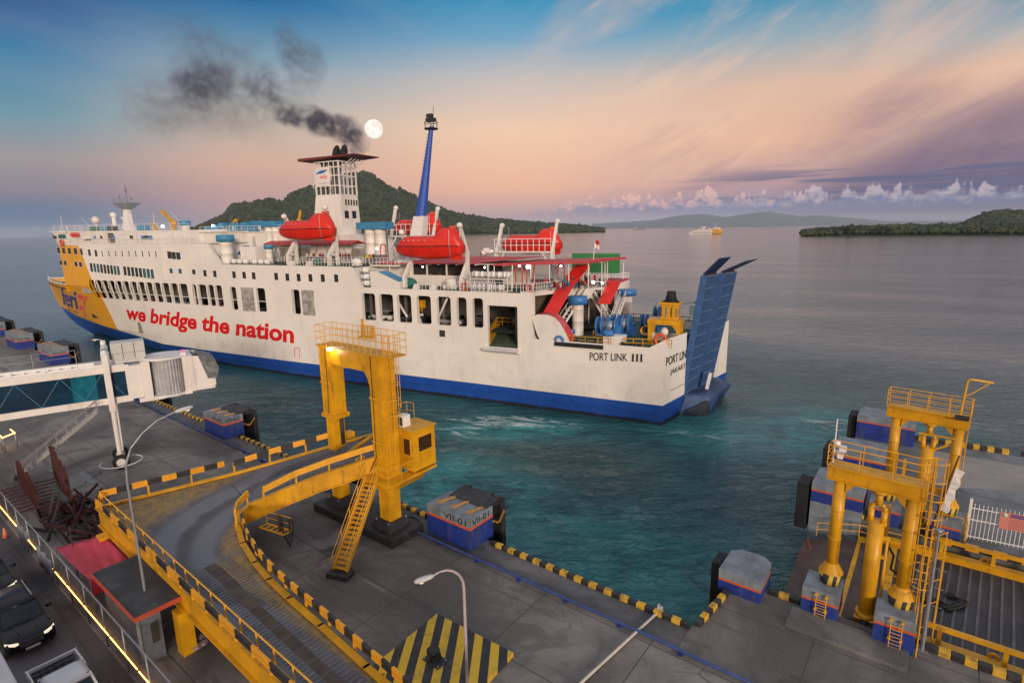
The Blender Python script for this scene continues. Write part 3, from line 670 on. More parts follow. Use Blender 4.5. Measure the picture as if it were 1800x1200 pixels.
# ================================================================== left loading ramp (bridge deck turning through ninety degrees)
DK = pbr('ramp_deck', (.125, .13, .15), .65, var=.25, vs=.5, dirt=(.05, .05, .055), damt=.8, ds=(.5, .9, 1), dthr=(.45, .6), bump=.3)
DKB = pbr('rusty_deck_plate', (.085, .06, .042), .75, var=.35, vs=.9, dirt=(.04, .035, .03), damt=.8, ds=(1, 1, 1), bump=.3)
DKT = pbr('tread_bars', (.17, .17, .19), .55, .3, var=.25, vs=2)
def deck_material():
    mt = bpy.data.materials.new('ramp_deck_worn'); mt.use_nodes = True; t = mt.node_tree; b = t.nodes['Principled BSDF']
    v = N('ShaderNodeTexCoord', t).outputs['Object']; sp = N('ShaderNodeSeparateXYZ', t); L(v, sp.inputs[0], t)
    n1 = NOISE(v, .45, 6, .62, t, .5); n2 = NOISE(v, 2.2, 6, .7, t); n3 = NOISE(v, 9, 3, .6, t)
    dx = M('SUBTRACT', sp.outputs[0], 1.6, nt=t); dy = M('SUBTRACT', sp.outputs[1], 6.0, nt=t)
    r = M('SQRT', M('ADD', M('MULTIPLY', dx, dx, nt=t), M('MULTIPLY', dy, dy, nt=t), nt=t), nt=t)
    r = M('ADD', r, M('MULTIPLY', M('SUBTRACT', n1, .5, nt=t), 1.1, nt=t), nt=t)
    c = MIXC(RNG(n1, .35, .65, nt=t), (.085, .085, .095, 1), (.135, .14, .155, 1), t)
    trk = M('MAXIMUM', M('MULTIPLY', RNG(r, 4.7, 5.1, nt=t), RNG(r, 6.2, 5.8, nt=t), nt=t), M('MULTIPLY', RNG(r, 6.8, 7.1, nt=t), RNG(r, 8.4, 8.0, nt=t), nt=t), nt=t)
    c = MIXC(M('MULTIPLY', trk, .75, nt=t), c, (.17, .18, .21, 1), t)
    rut = M('MULTIPLY', RNG(r, 6.0, 6.4, nt=t), RNG(r, 7.0, 6.6, nt=t), nt=t)
    c = MIXC(M('MULTIPLY', rut, .6, nt=t), c, (.055, .055, .06, 1), t)
    bend = RNG(sp.outputs[0], 1.6, .4, nt=t)
    yel = M('MULTIPLY', M('MAXIMUM', RNG(r, 8.3, 9.6, nt=t), RNG(r, 4.9, 4.3, nt=t), nt=t), bend, nt=t)
    mar = M('MULTIPLY', RNG(M('ADD', sp.outputs[1], M('MULTIPLY', M('SUBTRACT', n2, .5, nt=t), .5, nt=t), nt=t), .62, .80, nt=t), RNG(sp.outputs[0], .4, 1.6, nt=t), nt=t)
    mar2 = M('MULTIPLY', RNG(M('ADD', sp.outputs[1], M('MULTIPLY', M('SUBTRACT', n2, .5, nt=t), .4, nt=t), nt=t), -1.35, -1.5, nt=t), RNG(sp.outputs[0], .0, 1.0, nt=t), nt=t)
    yel = M('MAXIMUM', yel, M('MAXIMUM', mar, M('MULTIPLY', mar2, .7, nt=t), nt=t), nt=t)
    ycol = MIXC(RNG(n2, .42, .64, nt=t), (.38, .23, .035, 1), (.17, .12, .06, 1), t)
    c = MIXC(M('MULTIPLY', yel, .72, nt=t), c, ycol, t)
    c = MIXC(M('MULTIPLY', RNG(n3, .5, .8, nt=t), .3, nt=t), c, (.05, .05, .05, 1), t)
    L(c, b.inputs['Base Color'], t); b.inputs['Roughness'].default_value = .6
    bp = N('ShaderNodeBump', t); bp.inputs['Strength'].default_value = .35; bp.inputs['Distance'].default_value = .02; L(n2, bp.inputs['Height'], t); L(bp.outputs[0], b.inputs['Normal'], t)
    return mt
ramp_t = thing('loading_ramp', 'yellow elevated vehicle ramp curving from the bottom edge up to the portal gantry', 'loading ramp', (-20, -14, 0))
ZR = 3.2
Q = lambda px, py, z=ZR: Vector(quv(px, py, z))
outerA = Q(178, 893); farB = Q(398, 838)
far = [farB, Q(470, 818, 3.75), Q(540, 798, 4.2), Q(606, 779, 4.7), Q(668, 762, 5.05)]
inner = [Vector((3.0, -13.35, ZR)), Q(700, 1228), Q(640, 1176), Q(560, 1103), Q(505, 1055), Q(470, 1022), Q(445, 992), Q(424, 958), Q(414, 925), Q(420, 902), Q(440, 888, 3.3)]
near = [Q(440, 888, 3.3), Q(500, 862, 3.7), Q(560, 838, 4.2), Q(620, 818, 4.6), Q(672, 802, 5.0)]
outr = [outerA, Vector((3.0, outerA.y-.95, ZR))]
deckpoly = [outr[1], inner[0]] + inner[1:] + near[1:] + list(reversed(far)) + [outerA]
# flat part + rising arm
mb = MB()
flat = [outr[1]] + inner + [farB, outerA]
mb.prism([(p.x, p.y, ZR-.22) for p in flat], (0, 0, .22))
nn_ = [near[0]] + near[1:]; ff = far
for i in range(4):
    a, b, c_, d_ = nn_[i], nn_[i+1], ff[i+1], ff[i]
    mb.add([a, b, c_, d_] + [p-Vector((0, 0, .22)) for p in (a, b, c_, d_)], [(0, 1, 2, 3), (7, 6, 5, 4), (0, 4, 5, 1), (2, 6, 7, 3), (1, 5, 6, 2)])
mb.build('deck_plate', ramp_t, deck_material())
# straight part: two tread tracks with a rusty strip between
u1s, u2s = -19.0, 2.8
def vo_(u): return outerA.y+.1-.95*(u-outerA.x)/(3-outerA.x)
_in = sorted([(q.x, q.y) for q in inner[:7]])
def vi_(u): return interp(_in, u)
def vf(u, f): return vo_(u)*(1-f)+vi_(u)*f
mb = MB(); us = [u1s+(u2s-u1s)*k/20 for k in range(21)]
for a, b in zip(us, us[1:]): mb.add([(a, vf(a, .40), ZR+.008), (b, vf(b, .40), ZR+.008), (b, vf(b, .61), ZR+.008), (a, vf(a, .61), ZR+.008)], [(0, 1, 2, 3)])
mb.build('wearing_strip', ramp_t, DKB)
mb = MB(); u = u1s
while u < u2s:
    for f0, f1 in ((.15, .38), (.63, .86)): mb.box(u, u+.05, vf(u, f0), vf(u, f1), ZR+.004, ZR+.035)
    u += .24
mb.build('tread_bars', ramp_t, DKT); mb = MB()
for u in [u1s+k*.95 for k in range(23)]: mb.box(u, u+.03, vf(u, .40), vf(u, .61), ZR+.010, ZR+.02)
mb.build('plate_joints', ramp_t, DKT); mb = MB()
for k in range(60):
    t_ = (k+.5)/60; seg = min(3, int(t_*4)); tt = t_*4-seg
    a = near[seg].lerp(near[seg+1], tt); b = far[seg].lerp(far[seg+1], tt)
    for f0, f1 in ((.12, .42), (.58, .88)):
        p, q_ = a.lerp(b, f0), a.lerp(b, f1); p.z += .02; q_.z += .02; mb.bar(p, q_, .05, .035)
mb.build('tread_bars', ramp_t, DKT)
# edge girders
def girder(pts, top=.12, dep=.95, w=.32, name='edge_girder', m=YEL):
    mb = MB()
    for a, b in zip(pts, pts[1:]):
        a, b = Vector(a), Vector(b); z = Vector((0, 0, (top-dep)/2)); ext = (b-a).normalized()*.06
        mb.bar(a+z-ext, b+z+ext, w*.35, dep+top-.12); mb.bar(a+Vector((0, 0, top))-ext, b+Vector((0, 0, top))+ext, w, .09); mb.bar(a+Vector((0, 0, -dep))-ext, b+Vector((0, 0, -dep))+ext, w, .09)
    n = 0
    return mb.build(name, ramp_t, m)
g0 = outr[0]+Vector((0, -.08, 0)); g1 = outr[1]+Vector((0, -.08, 0))
girder([g0, g1], .14, 1.0, .42)
girder([outerA+Vector((0, 0, 0)), farB], .12, .7, .26); girder(far, .12, .6, .24)
girder([p+Vector((.08, .05, 0)) for p in inner], .12, .75, .26); girder([p+Vector((.1, -.1, 0)) for p in near], .14, .85, .30)
# guard rails
def rail_part(pts, name='guard_rail', **k):
    mb = MB(); mp = MB(); guard(mb, mp, pts, **k); mb.mat(YEL2); mb.add(mp.v, mp.f); return mb.build(name, ramp_t)
rail_part([outerA+Vector((.1, .05, 0)), farB+Vector((-.1, 0, 0))], h=.92, seg=.78, first=1)
rail_part([farB+Vector((.35, .4, 0)), far[1], far[2], far[3]], h=.92, seg=.78, first=0)
rail_part([Q(440, 888, 3.3)+Vector((.5, .6, .1)), near[1], near[2], near[3], near[4]], h=.80, striped=False, seg=2.0, post=1)
rail_part([inner[8]+Vector((.15, 0, 0)), inner[9]+Vector((.1, 0, 0)), Q(440, 888, 3.3)+Vector((.1, -.1, 0))], h=.85, striped=False, seg=1.1, post=1)
rail_part(list(reversed([p+Vector((.22, .28, 0)) for p in inner[1:9]])), h=.55, seg=.62, post=3)
rail_part([outerA+Vector((.1, -.22, 0)), outr[1]+Vector((0, -.22, 0))], h=.55, seg=1.35, post=1, first=1, th=.09)
mb = MB(); railing(mb, [outerA+Vector((.1, .12, 0)), outr[1]+Vector((0, .12, 0))], .85, 0, 1.35, .035); mb.build('handrail', ramp_t, YEL2)
mb = MB(); mb.tube([outerA+Vector((-.05, .0, .1)), outerA+Vector((-.12, 0, .7)), outerA+Vector((.1, .05, 1.05)), outerA+Vector((.7, 0, 1.0))], .045, 6); mb.build('end_hoop', ramp_t, YEL2)
# supports
for (u, v) in ((-28.9, -15.0), (-18.25, -15.15), (-8.2, -15.6)):
    mb = MB(); mb.box(u-.33, u+.33, v-.3, v+.3, 0, ZR-1.04); mb.build('leg', ramp_t, YEL, bevel=.01)
for (u, v, w_) in ((-22.3, -10.8, .4), (-12.5, -13.0, .3), (-28.0, -9.2, .3)):
    mb = MB(); mb.box(u-w_, u+w_, v-.25, v+.25, 0, ZR-.7); mb.build('leg', ramp_t, YEL)
mb = MB(); mb.box(-20.6, -19.6, -16.4, -15.75, 2.15, 2.5); mb.box(-20.9, -20.3, -16.75, -16.2, 2.1, 2.3); mb.box(-19.95, -19.3, -16.3, -15.8, 1.95, 2.4); mb.build('side_bracket', ramp_t, YEL, bevel=.02)
# hinge gallery with hoses under the bend
mb = MB(); p = Q(470, 920, 2.4); mb.bar(p, p+Vector((1.9, 0.4, 0)), .07); mb.bar(p+Vector((0, -.5, 0)), p+Vector((1.9, -.1, 0)), .07)
for k in range(6): a = p+Vector((1.9*k/5, .08*k, 0)); mb.bar(a, a+Vector((0, -.5, 0)), .05)
railing(mb, [p, p+Vector((1.9, .4, 0))], .8, 1, .9, .02); mb.build('service_gallery', ramp_t, YEL2)
mb = MB()
for k in range(4):
    a = p+Vector((1.1+.15*k, .1, .9)); mb.tube([a, a+Vector((.05, -.05, -.9)), a+Vector((.35, .1, -1.35-.15*k)), a+Vector((.7, .2, -.9)), a+Vector((.75, .25, -.1))], .03, 5)
mb.build('hydraulic_hose', ramp_t, BLKR)

# ================================================================== left gantry
gan = thing('ramp_gantry', 'tall yellow portal gantry with operator cabin and caged ladder holding the ramp end', 'gantry', (-21.2, -2.6, 0))
LEGL, LEGR = (-24.35, -23.25), (-19.25, -18.05); V0g, V1g = -3.1, -2.05; ZT = 11.75
mb = MB(); mb.prism([(LEGL[0]-1.0, -3.9, 0), (LEGR[1]+1.0, -3.9, 0), (LEGR[1]+1.0, -1.3, 0), (LEGL[0]-1.0, -1.3, 0)], (0, 0, .55)); mb.build('plinth', gan, BLK, bevel=.04)
for a_, b_ in (LEGL, LEGR):
    mb = MB(); r0 = [(a_-.35, V0g-.35, .55), (b_+.35, V0g-.35, .55), (b_+.35, V1g+.35, .55), (a_-.35, V1g+.35, .55)]; r1 = [(a_-.08, V0g-.08, 1.05), (b_+.08, V0g-.08, 1.05), (b_+.08, V1g+.08, 1.05), (a_-.08, V1g+.08, 1.05)]
    mb.loft([r0, r1]); mb.build('footing', gan, BLK, bevel=.03)
# left leg: slimmer below, sleeve above, beam across
def column(a_, b_, c0, c1, z0, z1, ribs=True):
    mb = MB(); mb.box(a_, b_, c0, c1, z0, z1)
    if ribs:
        for x in (a_+.08, b_-.14): mb.box(x, x+.06, c0-.05, c0, z0+.05, z1-.05)
    return mb
mb = column(LEGL[0]+.1, LEGL[1]-.22, V0g+.08, V1g-.08, 1.05, 7.1); mb.build('leg', gan, YEL, bevel=.01)
mb = column(LEGL[0], LEGL[1], V0g, V1g, 7.0, ZT-.02); mb.box(LEGL[0]-.12, LEGL[1]+.25, V0g-.1, V1g+.05, 6.85, 7.12); mb.build('leg_sleeve', gan, YEL, bevel=.01)
mb = column(LEGR[0]+.1, LEGR[1]-.1, V0g+.08, V1g-.08, 1.05, 3.6); mb.build('leg', gan, YEL, bevel=.01)
mb = column(LEGR[0], LEGR[1], V0g, V1g, 3.6, ZT-.02)
for z in [4.4+.8*k for k in range(9)]: mb.box(LEGR[0]+.02, LEGR[1]-.02, V0g-.02, V0g, z, z+.03)
mb.build('leg_sleeve', gan, YEL, bevel=.01)
mb = MB(); mb.prism([(LEGL[1], V0g-.02, ZT-1.0), (LEGL[1]+.35, V0g-.02, ZT-1.12), (LEGR[0]-.45, V0g-.02, ZT-1.12), (LEGR[0]-.12, V0g-.02, ZT-1.5), (LEGR[0], V0g-.02, ZT-1.9), (LEGR[0], V0g-.02, ZT-.03), (LEGL[1], V0g-.02, ZT-.03)][::-1], (0, V1g-V0g-.1, 0))
mb.box(LEGL[0]-.08, LEGR[1]+.08, V0g-.14, V1g+.1, ZT-.03, ZT+.06); mb.build('cross_beam', gan, YEL)
mb = MB(); mb.cone((LEGL[1]+.12, -2.6, 5.0), (LEGL[1]+.12, -2.6, 7.0), .13, .13, 12); mb.build('hydraulic_ram', gan, BLK); mb = MB(); mb.cone((LEGR[0]-.2, -2.5, 4.6), (LEGR[0]-.2, -2.5, 7.4), .12, .12, 12); mb.build('hydraulic_ram', gan, BLK)
# top guard rail, cage ladder
zt = ZT+.06; mb = MB(); A_ = (LEGL[0]-.05, V0g-.1, zt); B_ = (LEGR[1]+.95, V0g-.1, zt); C_ = (LEGR[1]+.95, V1g+.15, zt); D_ = (LEGL[0]-.05, V1g+.15, zt)
railing(mb, [A_, B_, C_, D_, A_], 1.3, 2, .55, .022); mb.build('guard_rail', gan, YEL2)
mb = MB(); mb.box(LEGR[1]+.1, LEGR[1]+.95, V0g-.1, V1g+.15, zt-.08, zt); mb.build('landing', gan, YEL)
mb = MB(); cx, cy = LEGR[1]+.55, -2.7
for i in range(7):
    a_ = math.pi*2*i/7; mb.cone((cx+.38*math.cos(a_), cy+.38*math.sin(a_), 7.0 if i not in (1, 2) else 8.6), (cx+.38*math.cos(a_), cy+.38*math.sin(a_), zt+1.2), .018, .018, 5)
for z in [8.2+.95*k for k in range(5)]:
    pts = [(cx+.39*math.cos(math.pi*2*i/12), cy+.39*math.sin(math.pi*2*i/12), z) for i in range(13)]; mb.tube(pts, .024, 5)
for s_ in (-.2, .2): mb.cone((cx-.42, cy+s_, 4.2), (cx-.42, cy+s_, zt+1.1), .025, .025, 5)
for k in range(24): mb.cone((cx-.42, cy-.2, 4.5+.3*k), (cx-.42, cy+.2, 4.5+.3*k), .014, .014, 4)
mb.build('caged_ladder', gan, YEL2)
# cabin
zc0, zc1 = 4.15, 6.75; cu0, cu1, cv0, cv1 = -19.1, -17.25, -1.65, .25
mb = MB(); mb.box(cu0, cu1, cv0, cv1, zc0, zc1); mb.box(cu0-.08, cu1+.1, cv0-.1, cv1+.1, zc1, zc1+.09)
mb.box(cu1-.002, cu1+.012, cv0, cv1, zc0+.95, zc0+.98)
cab = mb.build('cabin', gan, YEL, bevel=.015)
for nm, q4 in (('a', [(cu0+1.05, cv0), (cu0+1.6, cv0)]), ('b', [(cu1, cv0+.45), (cu1, cv0+1.55)])):
    (xa, ya), (xb, yb) = q4; mb = MB()
    if ya == yb: mb.box(xa-.06, xb+.06, ya-.03, ya, zc0+1.0, zc0+2.15)
    else: mb.box(xa, xa+.03, ya-.06, yb+.06, zc0+1.15, zc0+2.2)
    w_ = mb.build('window_frame', cab, YEL2); mb = MB()
    if ya == yb: mb.box(xa, xb, ya-.045, ya-.02, zc0+1.06, zc0+2.09)
    else: mb.box(xa+.02, xa+.045, ya, yb, zc0+1.21, zc0+2.14)
    mb.build('window', cab, pbr('smoked_window', (.055, .03, .015), .15, var=.3, spec=.6))
mb = MB(); mb.box(cu0+.35, cu0+.95, cv0+.1, cv0+.7, zc1+.1, zc1+.85); mb.build('air_conditioner', gan, WHTS, bevel=.02)
mb = MB(); mb.box(cu0+.5, cu0+.85, cv0+.085, cv0+.1, zc1+.2, zc1+.75); mb.build('air_conditioner_grille', gan, BLK)
# platform under the cabin and bracket
mb = MB(); zp = 4.02
mb.box(LEGR[0]-.9, cu1+.1, V0g-.75, V0g-.02, zp-.12, zp); mb.box(LEGR[1]+.02, cu1+.1, V0g-.02, cv1, zp-.12, zp); mb.prism([(LEGR[1]+.05, -2.6, zp-.12), (cu1, -2.6, zp-.12), (LEGR[1]+.05, -2.6, zp-.95)], (0, 2.2, 0))
mb.box(LEGR[0]-.4, LEGR[1]+.4, V0g-.5, V0g-.03, zp-.6, zp-.12)
mb.build('platform', gan, YEL, bevel=.01)
mb = MB(); railing(mb, [(LEGR[0]-.9, V0g-.1, zp), (LEGR[0]-.9, V0g-.72, zp), (LEGR[0]-.45, V0g-.72, zp)], 1.05, 1, .8, .02); mb.build('platform_rail', gan, YEL2); mb = MB(); railing(mb, [(LEGR[1]-.2, V0g-.72, zp), (cu1+.1, V0g-.72, zp), (cu1+.1, cv0-.05, zp)], 1.0, 1, .9, .02); mb.build('platform_rail', gan, YEL2)
# stair
sa, sb = Vector((LEGR[0]-.02, V0g-.75, zp)), Vector((-17.75, -7.55, .35)); sw = Vector((.95, .32, 0)).normalized()*.85
mb = MB()
for o_ in (Vector((0, 0, 0)), sw): mb.bar(sa+o_, sb+o_, .07, .30)
for k in range(19):
    f = (k+.5)/19; p = sa.lerp(sb, f); mb.bar(p, p+sw, .24, .035)
    if k % 1 == 0: mb.bar(p+Vector((0, -.06, .1)), p+sw+Vector((0, -.06, .1)), .02, .02)
mb.build('stair', gan, YEL2)
mb = MB()
for o_ in (Vector((0, 0, 0)), sw):
    for hh in (.5, .95): mb.cone(sa+o_+Vector((0, 0, hh)), sb+o_+Vector((0, 0, hh)), .022, .022, 5)
    for k in range(5): p = sa.lerp(sb, k/4)+o_; mb.cone(p, p+Vector((0, 0, .95)), .022, .022, 5)
    if o_.length == 0: mb.tube([sb+Vector((0, 0, .95)), sb+Vector((.05, -.2, .6)), sb+Vector((0, 0, .1))], .022, 5)
mb.build('stair_rail', gan, YEL2)
mb = MB(); p = sb+sw*.5; mb.bar(p+Vector((-.65, -.22, -.22)), p+Vector((.65, .22, -.22)), .75, .26); mb.build('stair_base', gan, BLK, bevel=.02)
# lamp on the beam, lit
mb = MB(); lp = Vector((-22.6, V0g-.25, ZT-.05)); mb.tube([lp+Vector((1.2, .2, .2)), lp+Vector((.3, .0, .2)), lp], .03, 6); mb.build('lamp_arm', gan, WHTS)
mb = MB(); mb.ell((lp.x-.1, lp.y, lp.z), (.30, .16, .11), 12, 8); mb.build('lamp', gan, pbr('lit_lamp', (.9, .9, .85), .4, emit=(1, .88, .66), es=5))
ld = bpy.data.lights.new('gantry_lamp_light', 'POINT'); ld.energy = 40; ld.color = (1, .8, .5); ld.shadow_soft_size = .15
lo = bpy.data.objects.new('gantry_lamp_light', ld); COL.objects.link(lo); lo.location = FR['q'] @ Vector((lp.x-.1, lp.y-.3, lp.z-.22))
# far-side cylinder and frame between the legs
mb = MB(); mb.cone(Q(608, 800, 4.9), Q(655, 765, 5.4), .16, .16, 10); mb.box(-24.6, -24.0, -1.6, -1.0, 4.6, 5.2); mb.build('hydraulic_cylinder', gan, YEL)
mb = MB(); mb.box(-25.2, -24.5, -2.2, -1.4, 7.6, 7.7); railing(mb, [(-20.1, -.6, 6.6), (-20.1, .5, 6.6), (-19.4, .5, 6.6)], 1.1, 1, .6, .02); mb.build('side_ladder', gan, YEL2)

# ================================================================== hatch pad with bollard
def stripes(name, ang, per):
    mt = bpy.data.materials.new(name); mt.use_nodes = True; t = mt.node_tree; b = t.nodes['Principled BSDF']
    v = N('ShaderNodeTexCoord', t).outputs['Object']; sp = N('ShaderNodeSeparateXYZ', t); L(v, sp.inputs[0], t)
    w = M('ADD', M('MULTIPLY', sp.outputs[0], math.cos(ang)/per, nt=t), M('MULTIPLY', sp.outputs[1], math.sin(ang)/per, nt=t), nt=t)
    f = M('FRACT', w, nt=t); k = M('GREATER_THAN', f, .5, nt=t)
    n = NOISE(v, 2.2, 6, .65, t)
    y = MIXC(RNG(n, .48, .7, nt=t), (.68, .43, .03, 1), (.46, .30, .04, 1), t); bk = MIXC(RNG(n, .45, .7, nt=t), (.024, .026, .032, 1), (.055, .055, .06, 1), t)
    L(MIXC(k, y, bk, t), b.inputs['Base Color'], t); b.inputs['Roughness'].default_value = .7
    return mt
T_, R_c = Vector(quv(768, 1077, .22)), Vector(quv(903, 1146, .22)); e1 = (R_c-T_); e1.z = 0; e1n = e1.normalized(); e2 = Vector((e1n.y, -e1n.x, 0))*e1.length
dg = (Vector(quv(735, 1190, .22))-Vector(quv(760, 1090, .22))); dg.z = 0; dn = Vector((-dg.y, dg.x, 0)).normalized()
hp = thing('hatch_pad', 'raised square pad painted with diagonal black and yellow stripes on the grey quay', 'striped pad', (T_.x+2, T_.y-2, 0))
mb = MB(); mb.prism([(T_.x, T_.y, 0), (T_.x+e1.x, T_.y+e1.y, 0), (T_.x+e1.x+e2.x, T_.y+e1.y+e2.y, 0), (T_.x+e2.x, T_.y+e2.y, 0)][::-1], (0, 0, .22))
mb.build('slab', hp, stripes('pad_stripes', math.atan2(dn.y, dn.x), .80), bevel=.02)
pb = Vector(quv(765, 1160, .22))
t = thing('bollard', 'small black mooring bollard on the black and yellow striped pad', 'bollard', pb)
mb = MB(); mb.box(pb.x-.5, pb.x+.5, pb.y-.32, pb.y+.32, .225, .27); mb.build('base_plate', t, BLK, bevel=.02)
for k in range(4):
    mb = MB(); mb.cone((pb.x+(-.42, .42, .42, -.42)[k], pb.y+(-.25, -.25, .25, .25)[k], .27), (pb.x+(-.42, .42, .42, -.42)[k], pb.y+(-.25, -.25, .25, .25)[k], .32), .04, .03, 6); mb.build('bolt', t, GRYM)
for s_ in (-1, 1):
    mb = MB(); mb.prism([(pb.x+s_*.12, pb.y-.22, .27), (pb.x+s_*.12, pb.y+.22, .27), (pb.x+s_*.12, pb.y+.16, .62), (pb.x+s_*.12, pb.y-.1, .62)], (s_*.08, 0, 0)); mb.build('cheek', t, BLK)
mb = MB(); mb.smooth = True; mb.lathe((pb.x-.1, pb.y, .27), [(.0, 0), (.22, 0), (.17, .12), (.17, .3), (.30, .36), (.30, .44), (0, .47)], 14); mb.build('post', t, BLK)

# ================================================================== pipes, poles
t = thing('service_pipe', 'long thin blue service pipe running along the quay parallel to the kerb', 'pipe', (-20, -1.75, 0))
mb = MB(); mb.tube([(-72, -1.1, .17), (-44, -1.45, .17), (-20, -1.8, .17), (-1, -1.72, .17), (9, -1.9, .17)], .075, 8); mb.build('pipe', t, pbr('pipe_blue', (.035, .07, .22), .5, var=.25, vs=2))
for k in range(26):
    u = -70+3.05*k; v = interp([(-72, -1.1), (-44, -1.45), (-20, -1.8), (-1, -1.72), (9, -1.9)], u); mb = MB(); mb.box(u-.09, u+.09, v-.16, v+.16, -.01, .12); mb.build('pipe_support', t, BLOCKB)
mb = MB(); a, b = Vector(quv(1160, 1072, .12)), Vector(quv(1040, 1182, .12)); d = (b-a).normalized()
mb.tube([a+Vector((-.1, .1, .25)), a+d*.3, b+d*1.5], .065, 8); mb.box(a.x-.12, a.x+.12, a.y-.12, a.y+.12, 0, .3); mb.build('white_pole', mat=pbr('pole_cream', (.48, .45, .40), .6, var=.15), base=(a.x, a.y, 0), label='white pole lying across the quay from the kerb to the bottom edge', cat='pole')
mb = MB(); hc = Vector(quv(722, 915, .03))
for k in range(4):
    pts = [(hc.x+(.75-.12*k)*math.cos(i*.42+k), hc.y+(.45-.07*k)*math.sin(i*.42+k), .04+.05*k) for i in range(16)]; mb.tube(pts, .03, 5)
mb.build('hose', mat=pbr('green_hose', (.02, .05, .05), .6), base=(hc.x, hc.y, 0), label='dark green hose coiled on the quay at the foot of the gantry', cat='hose')

def street_lamp(name, label, pts, rad, headdir, head_at, lit=False, red=False, group=None):
    t = thing(name, label, 'street lamp', pts[0], group=group)
    mb = MB(); P_ = [Vector(p) for p in pts]
    for i, (p, q_) in enumerate(zip(P_, P_[1:])):
        f = i/(len(P_)-1); mb.cone(p, q_, rad*(1-.5*f), rad*(1-.5*(i+1)/(len(P_)-1)), 10, False)
    mb.build('pole', t, GRYM if not red else pbr('pole_paint', (.42, .36, .36), .5, var=.15, vs=1.2))
    mb = MB(); mb.box(P_[0].x-.22, P_[0].x+.22, P_[0].y-.22, P_[0].y+.22, P_[0].z, P_[0].z+.05); mb.build('base_plate', t, GRYM)
    if headdir is not None:
        h_ = Vector(headdir).normalized(); p = Vector(head_at); side = h_.cross(Vector((0, 0, 1))).normalized(); upn = side.cross(h_)
        mb = MB(); rings = []
        for f, w_, hh in ((0, .07, .06), (.15, .12, .08), (.45, .15, .10), (.75, .12, .08), (.85, .05, .04)):
            c_ = p+h_*f*.9; rings.append([c_+side*(w_*math.cos(a))+upn*(hh*math.sin(a)) for a in [i*math.pi/4 for i in range(8)]])
        mb.smooth = True; mb.loft(rings); mb.build('lamp_head', t, pbr('lamp_head_paint', (.5, .5, .5), .45))
        mb = MB(); c_ = p+h_*.5-upn*.085; mb.ell(c_, (.12, .12, .05), 10, 6); mb.build('lens', t, pbr('lens', (.6, .55, .5), .2, emit=(1, .55, .3), es=.9 if lit else .05))
    return t
mbz = [(-6.1, -9.2, 0), (-6.1, -9.2, 5.0)] + [(-6.1-.75*(1-math.cos(a))*.55, -9.2-.75*(1-math.cos(a))*.95, 5.0+.95*math.sin(a)) for a in [R(x) for x in (20, 40, 60, 80, 100, 118)]]
street_lamp('street_lamp', 'curved street lamp with pinkish pole standing beside the striped pad', mbz, .068, (-.5, -.86, -.10), mbz[-1], True, True)
arcL = [(-20.2, -15.9, 2.4), (-20.2, -15.9, 8.2), (-20.18, -15.85, 9.0), (-20.1, -15.6, 9.7), (-19.95, -15.1, 10.3), (-19.8, -14.5, 10.75), (-19.6, -13.8, 11.0)]
street_lamp('street_lamp', 'tall grey lamp pole with long curved arm rising from the outer side of the ramp', arcL, .062, (.1, 1, .1), arcL[-1])
t = street_lamp('light_pole', 'thin grey pole with a small cap beside the caged column of the right lift frame', [(8.8, 5.05, 0), (8.8, 5.05, 5.9)], .10, None, None)
mb = MB(); mb.box(8.62, 8.98, 4.99, 5.11, 5.9, 5.98); mb.cone((8.8, 5.05, 5.8), (8.8, 5.05, 5.95), .12, .12, 8); mb.build('cap', t, GRYM)
for k in range(3):
    mb = MB(); z = 2.3+.9*k; mb.tube([(8.85, 5.05, z), (9.25, 5.0, z), (9.25, 5.0, z+.06)], .012, 4); mb.build('step_bolt', t, GRYM)
lx = Vector(quv(163, 610, 0)); 
street_lamp('street_lamp', 'small grey lamp post beyond the passenger bridge against the water', [(-74.0, -.9, 0), (-74.0, -.9, 6.2), (-74.3, -1.3, 6.4)], .12, (-.6, -.7, 0), (-74.3, -1.3, 6.4))
street_lamp('street_lamp', 'dark pole standing at the left edge by the farthest mooring block', [(-149, 1.0, 0), (-149, 1.0, 7)], .35, None, None)

# cables, clamps and weld beads on the left gantry, small clutter on the quay
mb = MB(); mb.tube([(LEGR[0]+.3, V0g-.06, ZT-.1), (LEGR[0]+.32, V0g-.07, 8.0), (LEGR[0]+.28, V0g-.07, 5.2), (LEGR[0]-.1, V0g-.3, 4.3)], .025, 5); mb.build('cable', gan, BLKR)
mb = MB(); mb.tube([(LEGL[1]-.3, V0g-.06, ZT-.1), (LEGL[1]-.28, V0g-.08, 9.0), (LEGL[1]-.35, V0g-.12, 7.2)], .022, 5); mb.build('cable', gan, BLKR)
for (a_, z) in ((LEGL[0], 9.2), (LEGR[0], 6.2), (LEGR[0], 9.0)):
    mb = MB(); mb.box(a_-.02, a_+1.22, V0g-.075, V0g-.05, z, z+.09); mb.build('clamp_band', gan, YEL2)
for k in range(8):
    for (a_, b_) in (LEGL, LEGR):
        if k < 4: mb = MB(); x = (a_+.02, b_-.02, b_+.12, a_-.12)[k]; y = (V0g-.16, V0g-.16, V1g+.12, V1g+.12)[k]; mb.cone((x, y, 1.0), (x, y, 1.12), .05, .05, 6); mb.build('anchor_bolt', gan, GRYM)
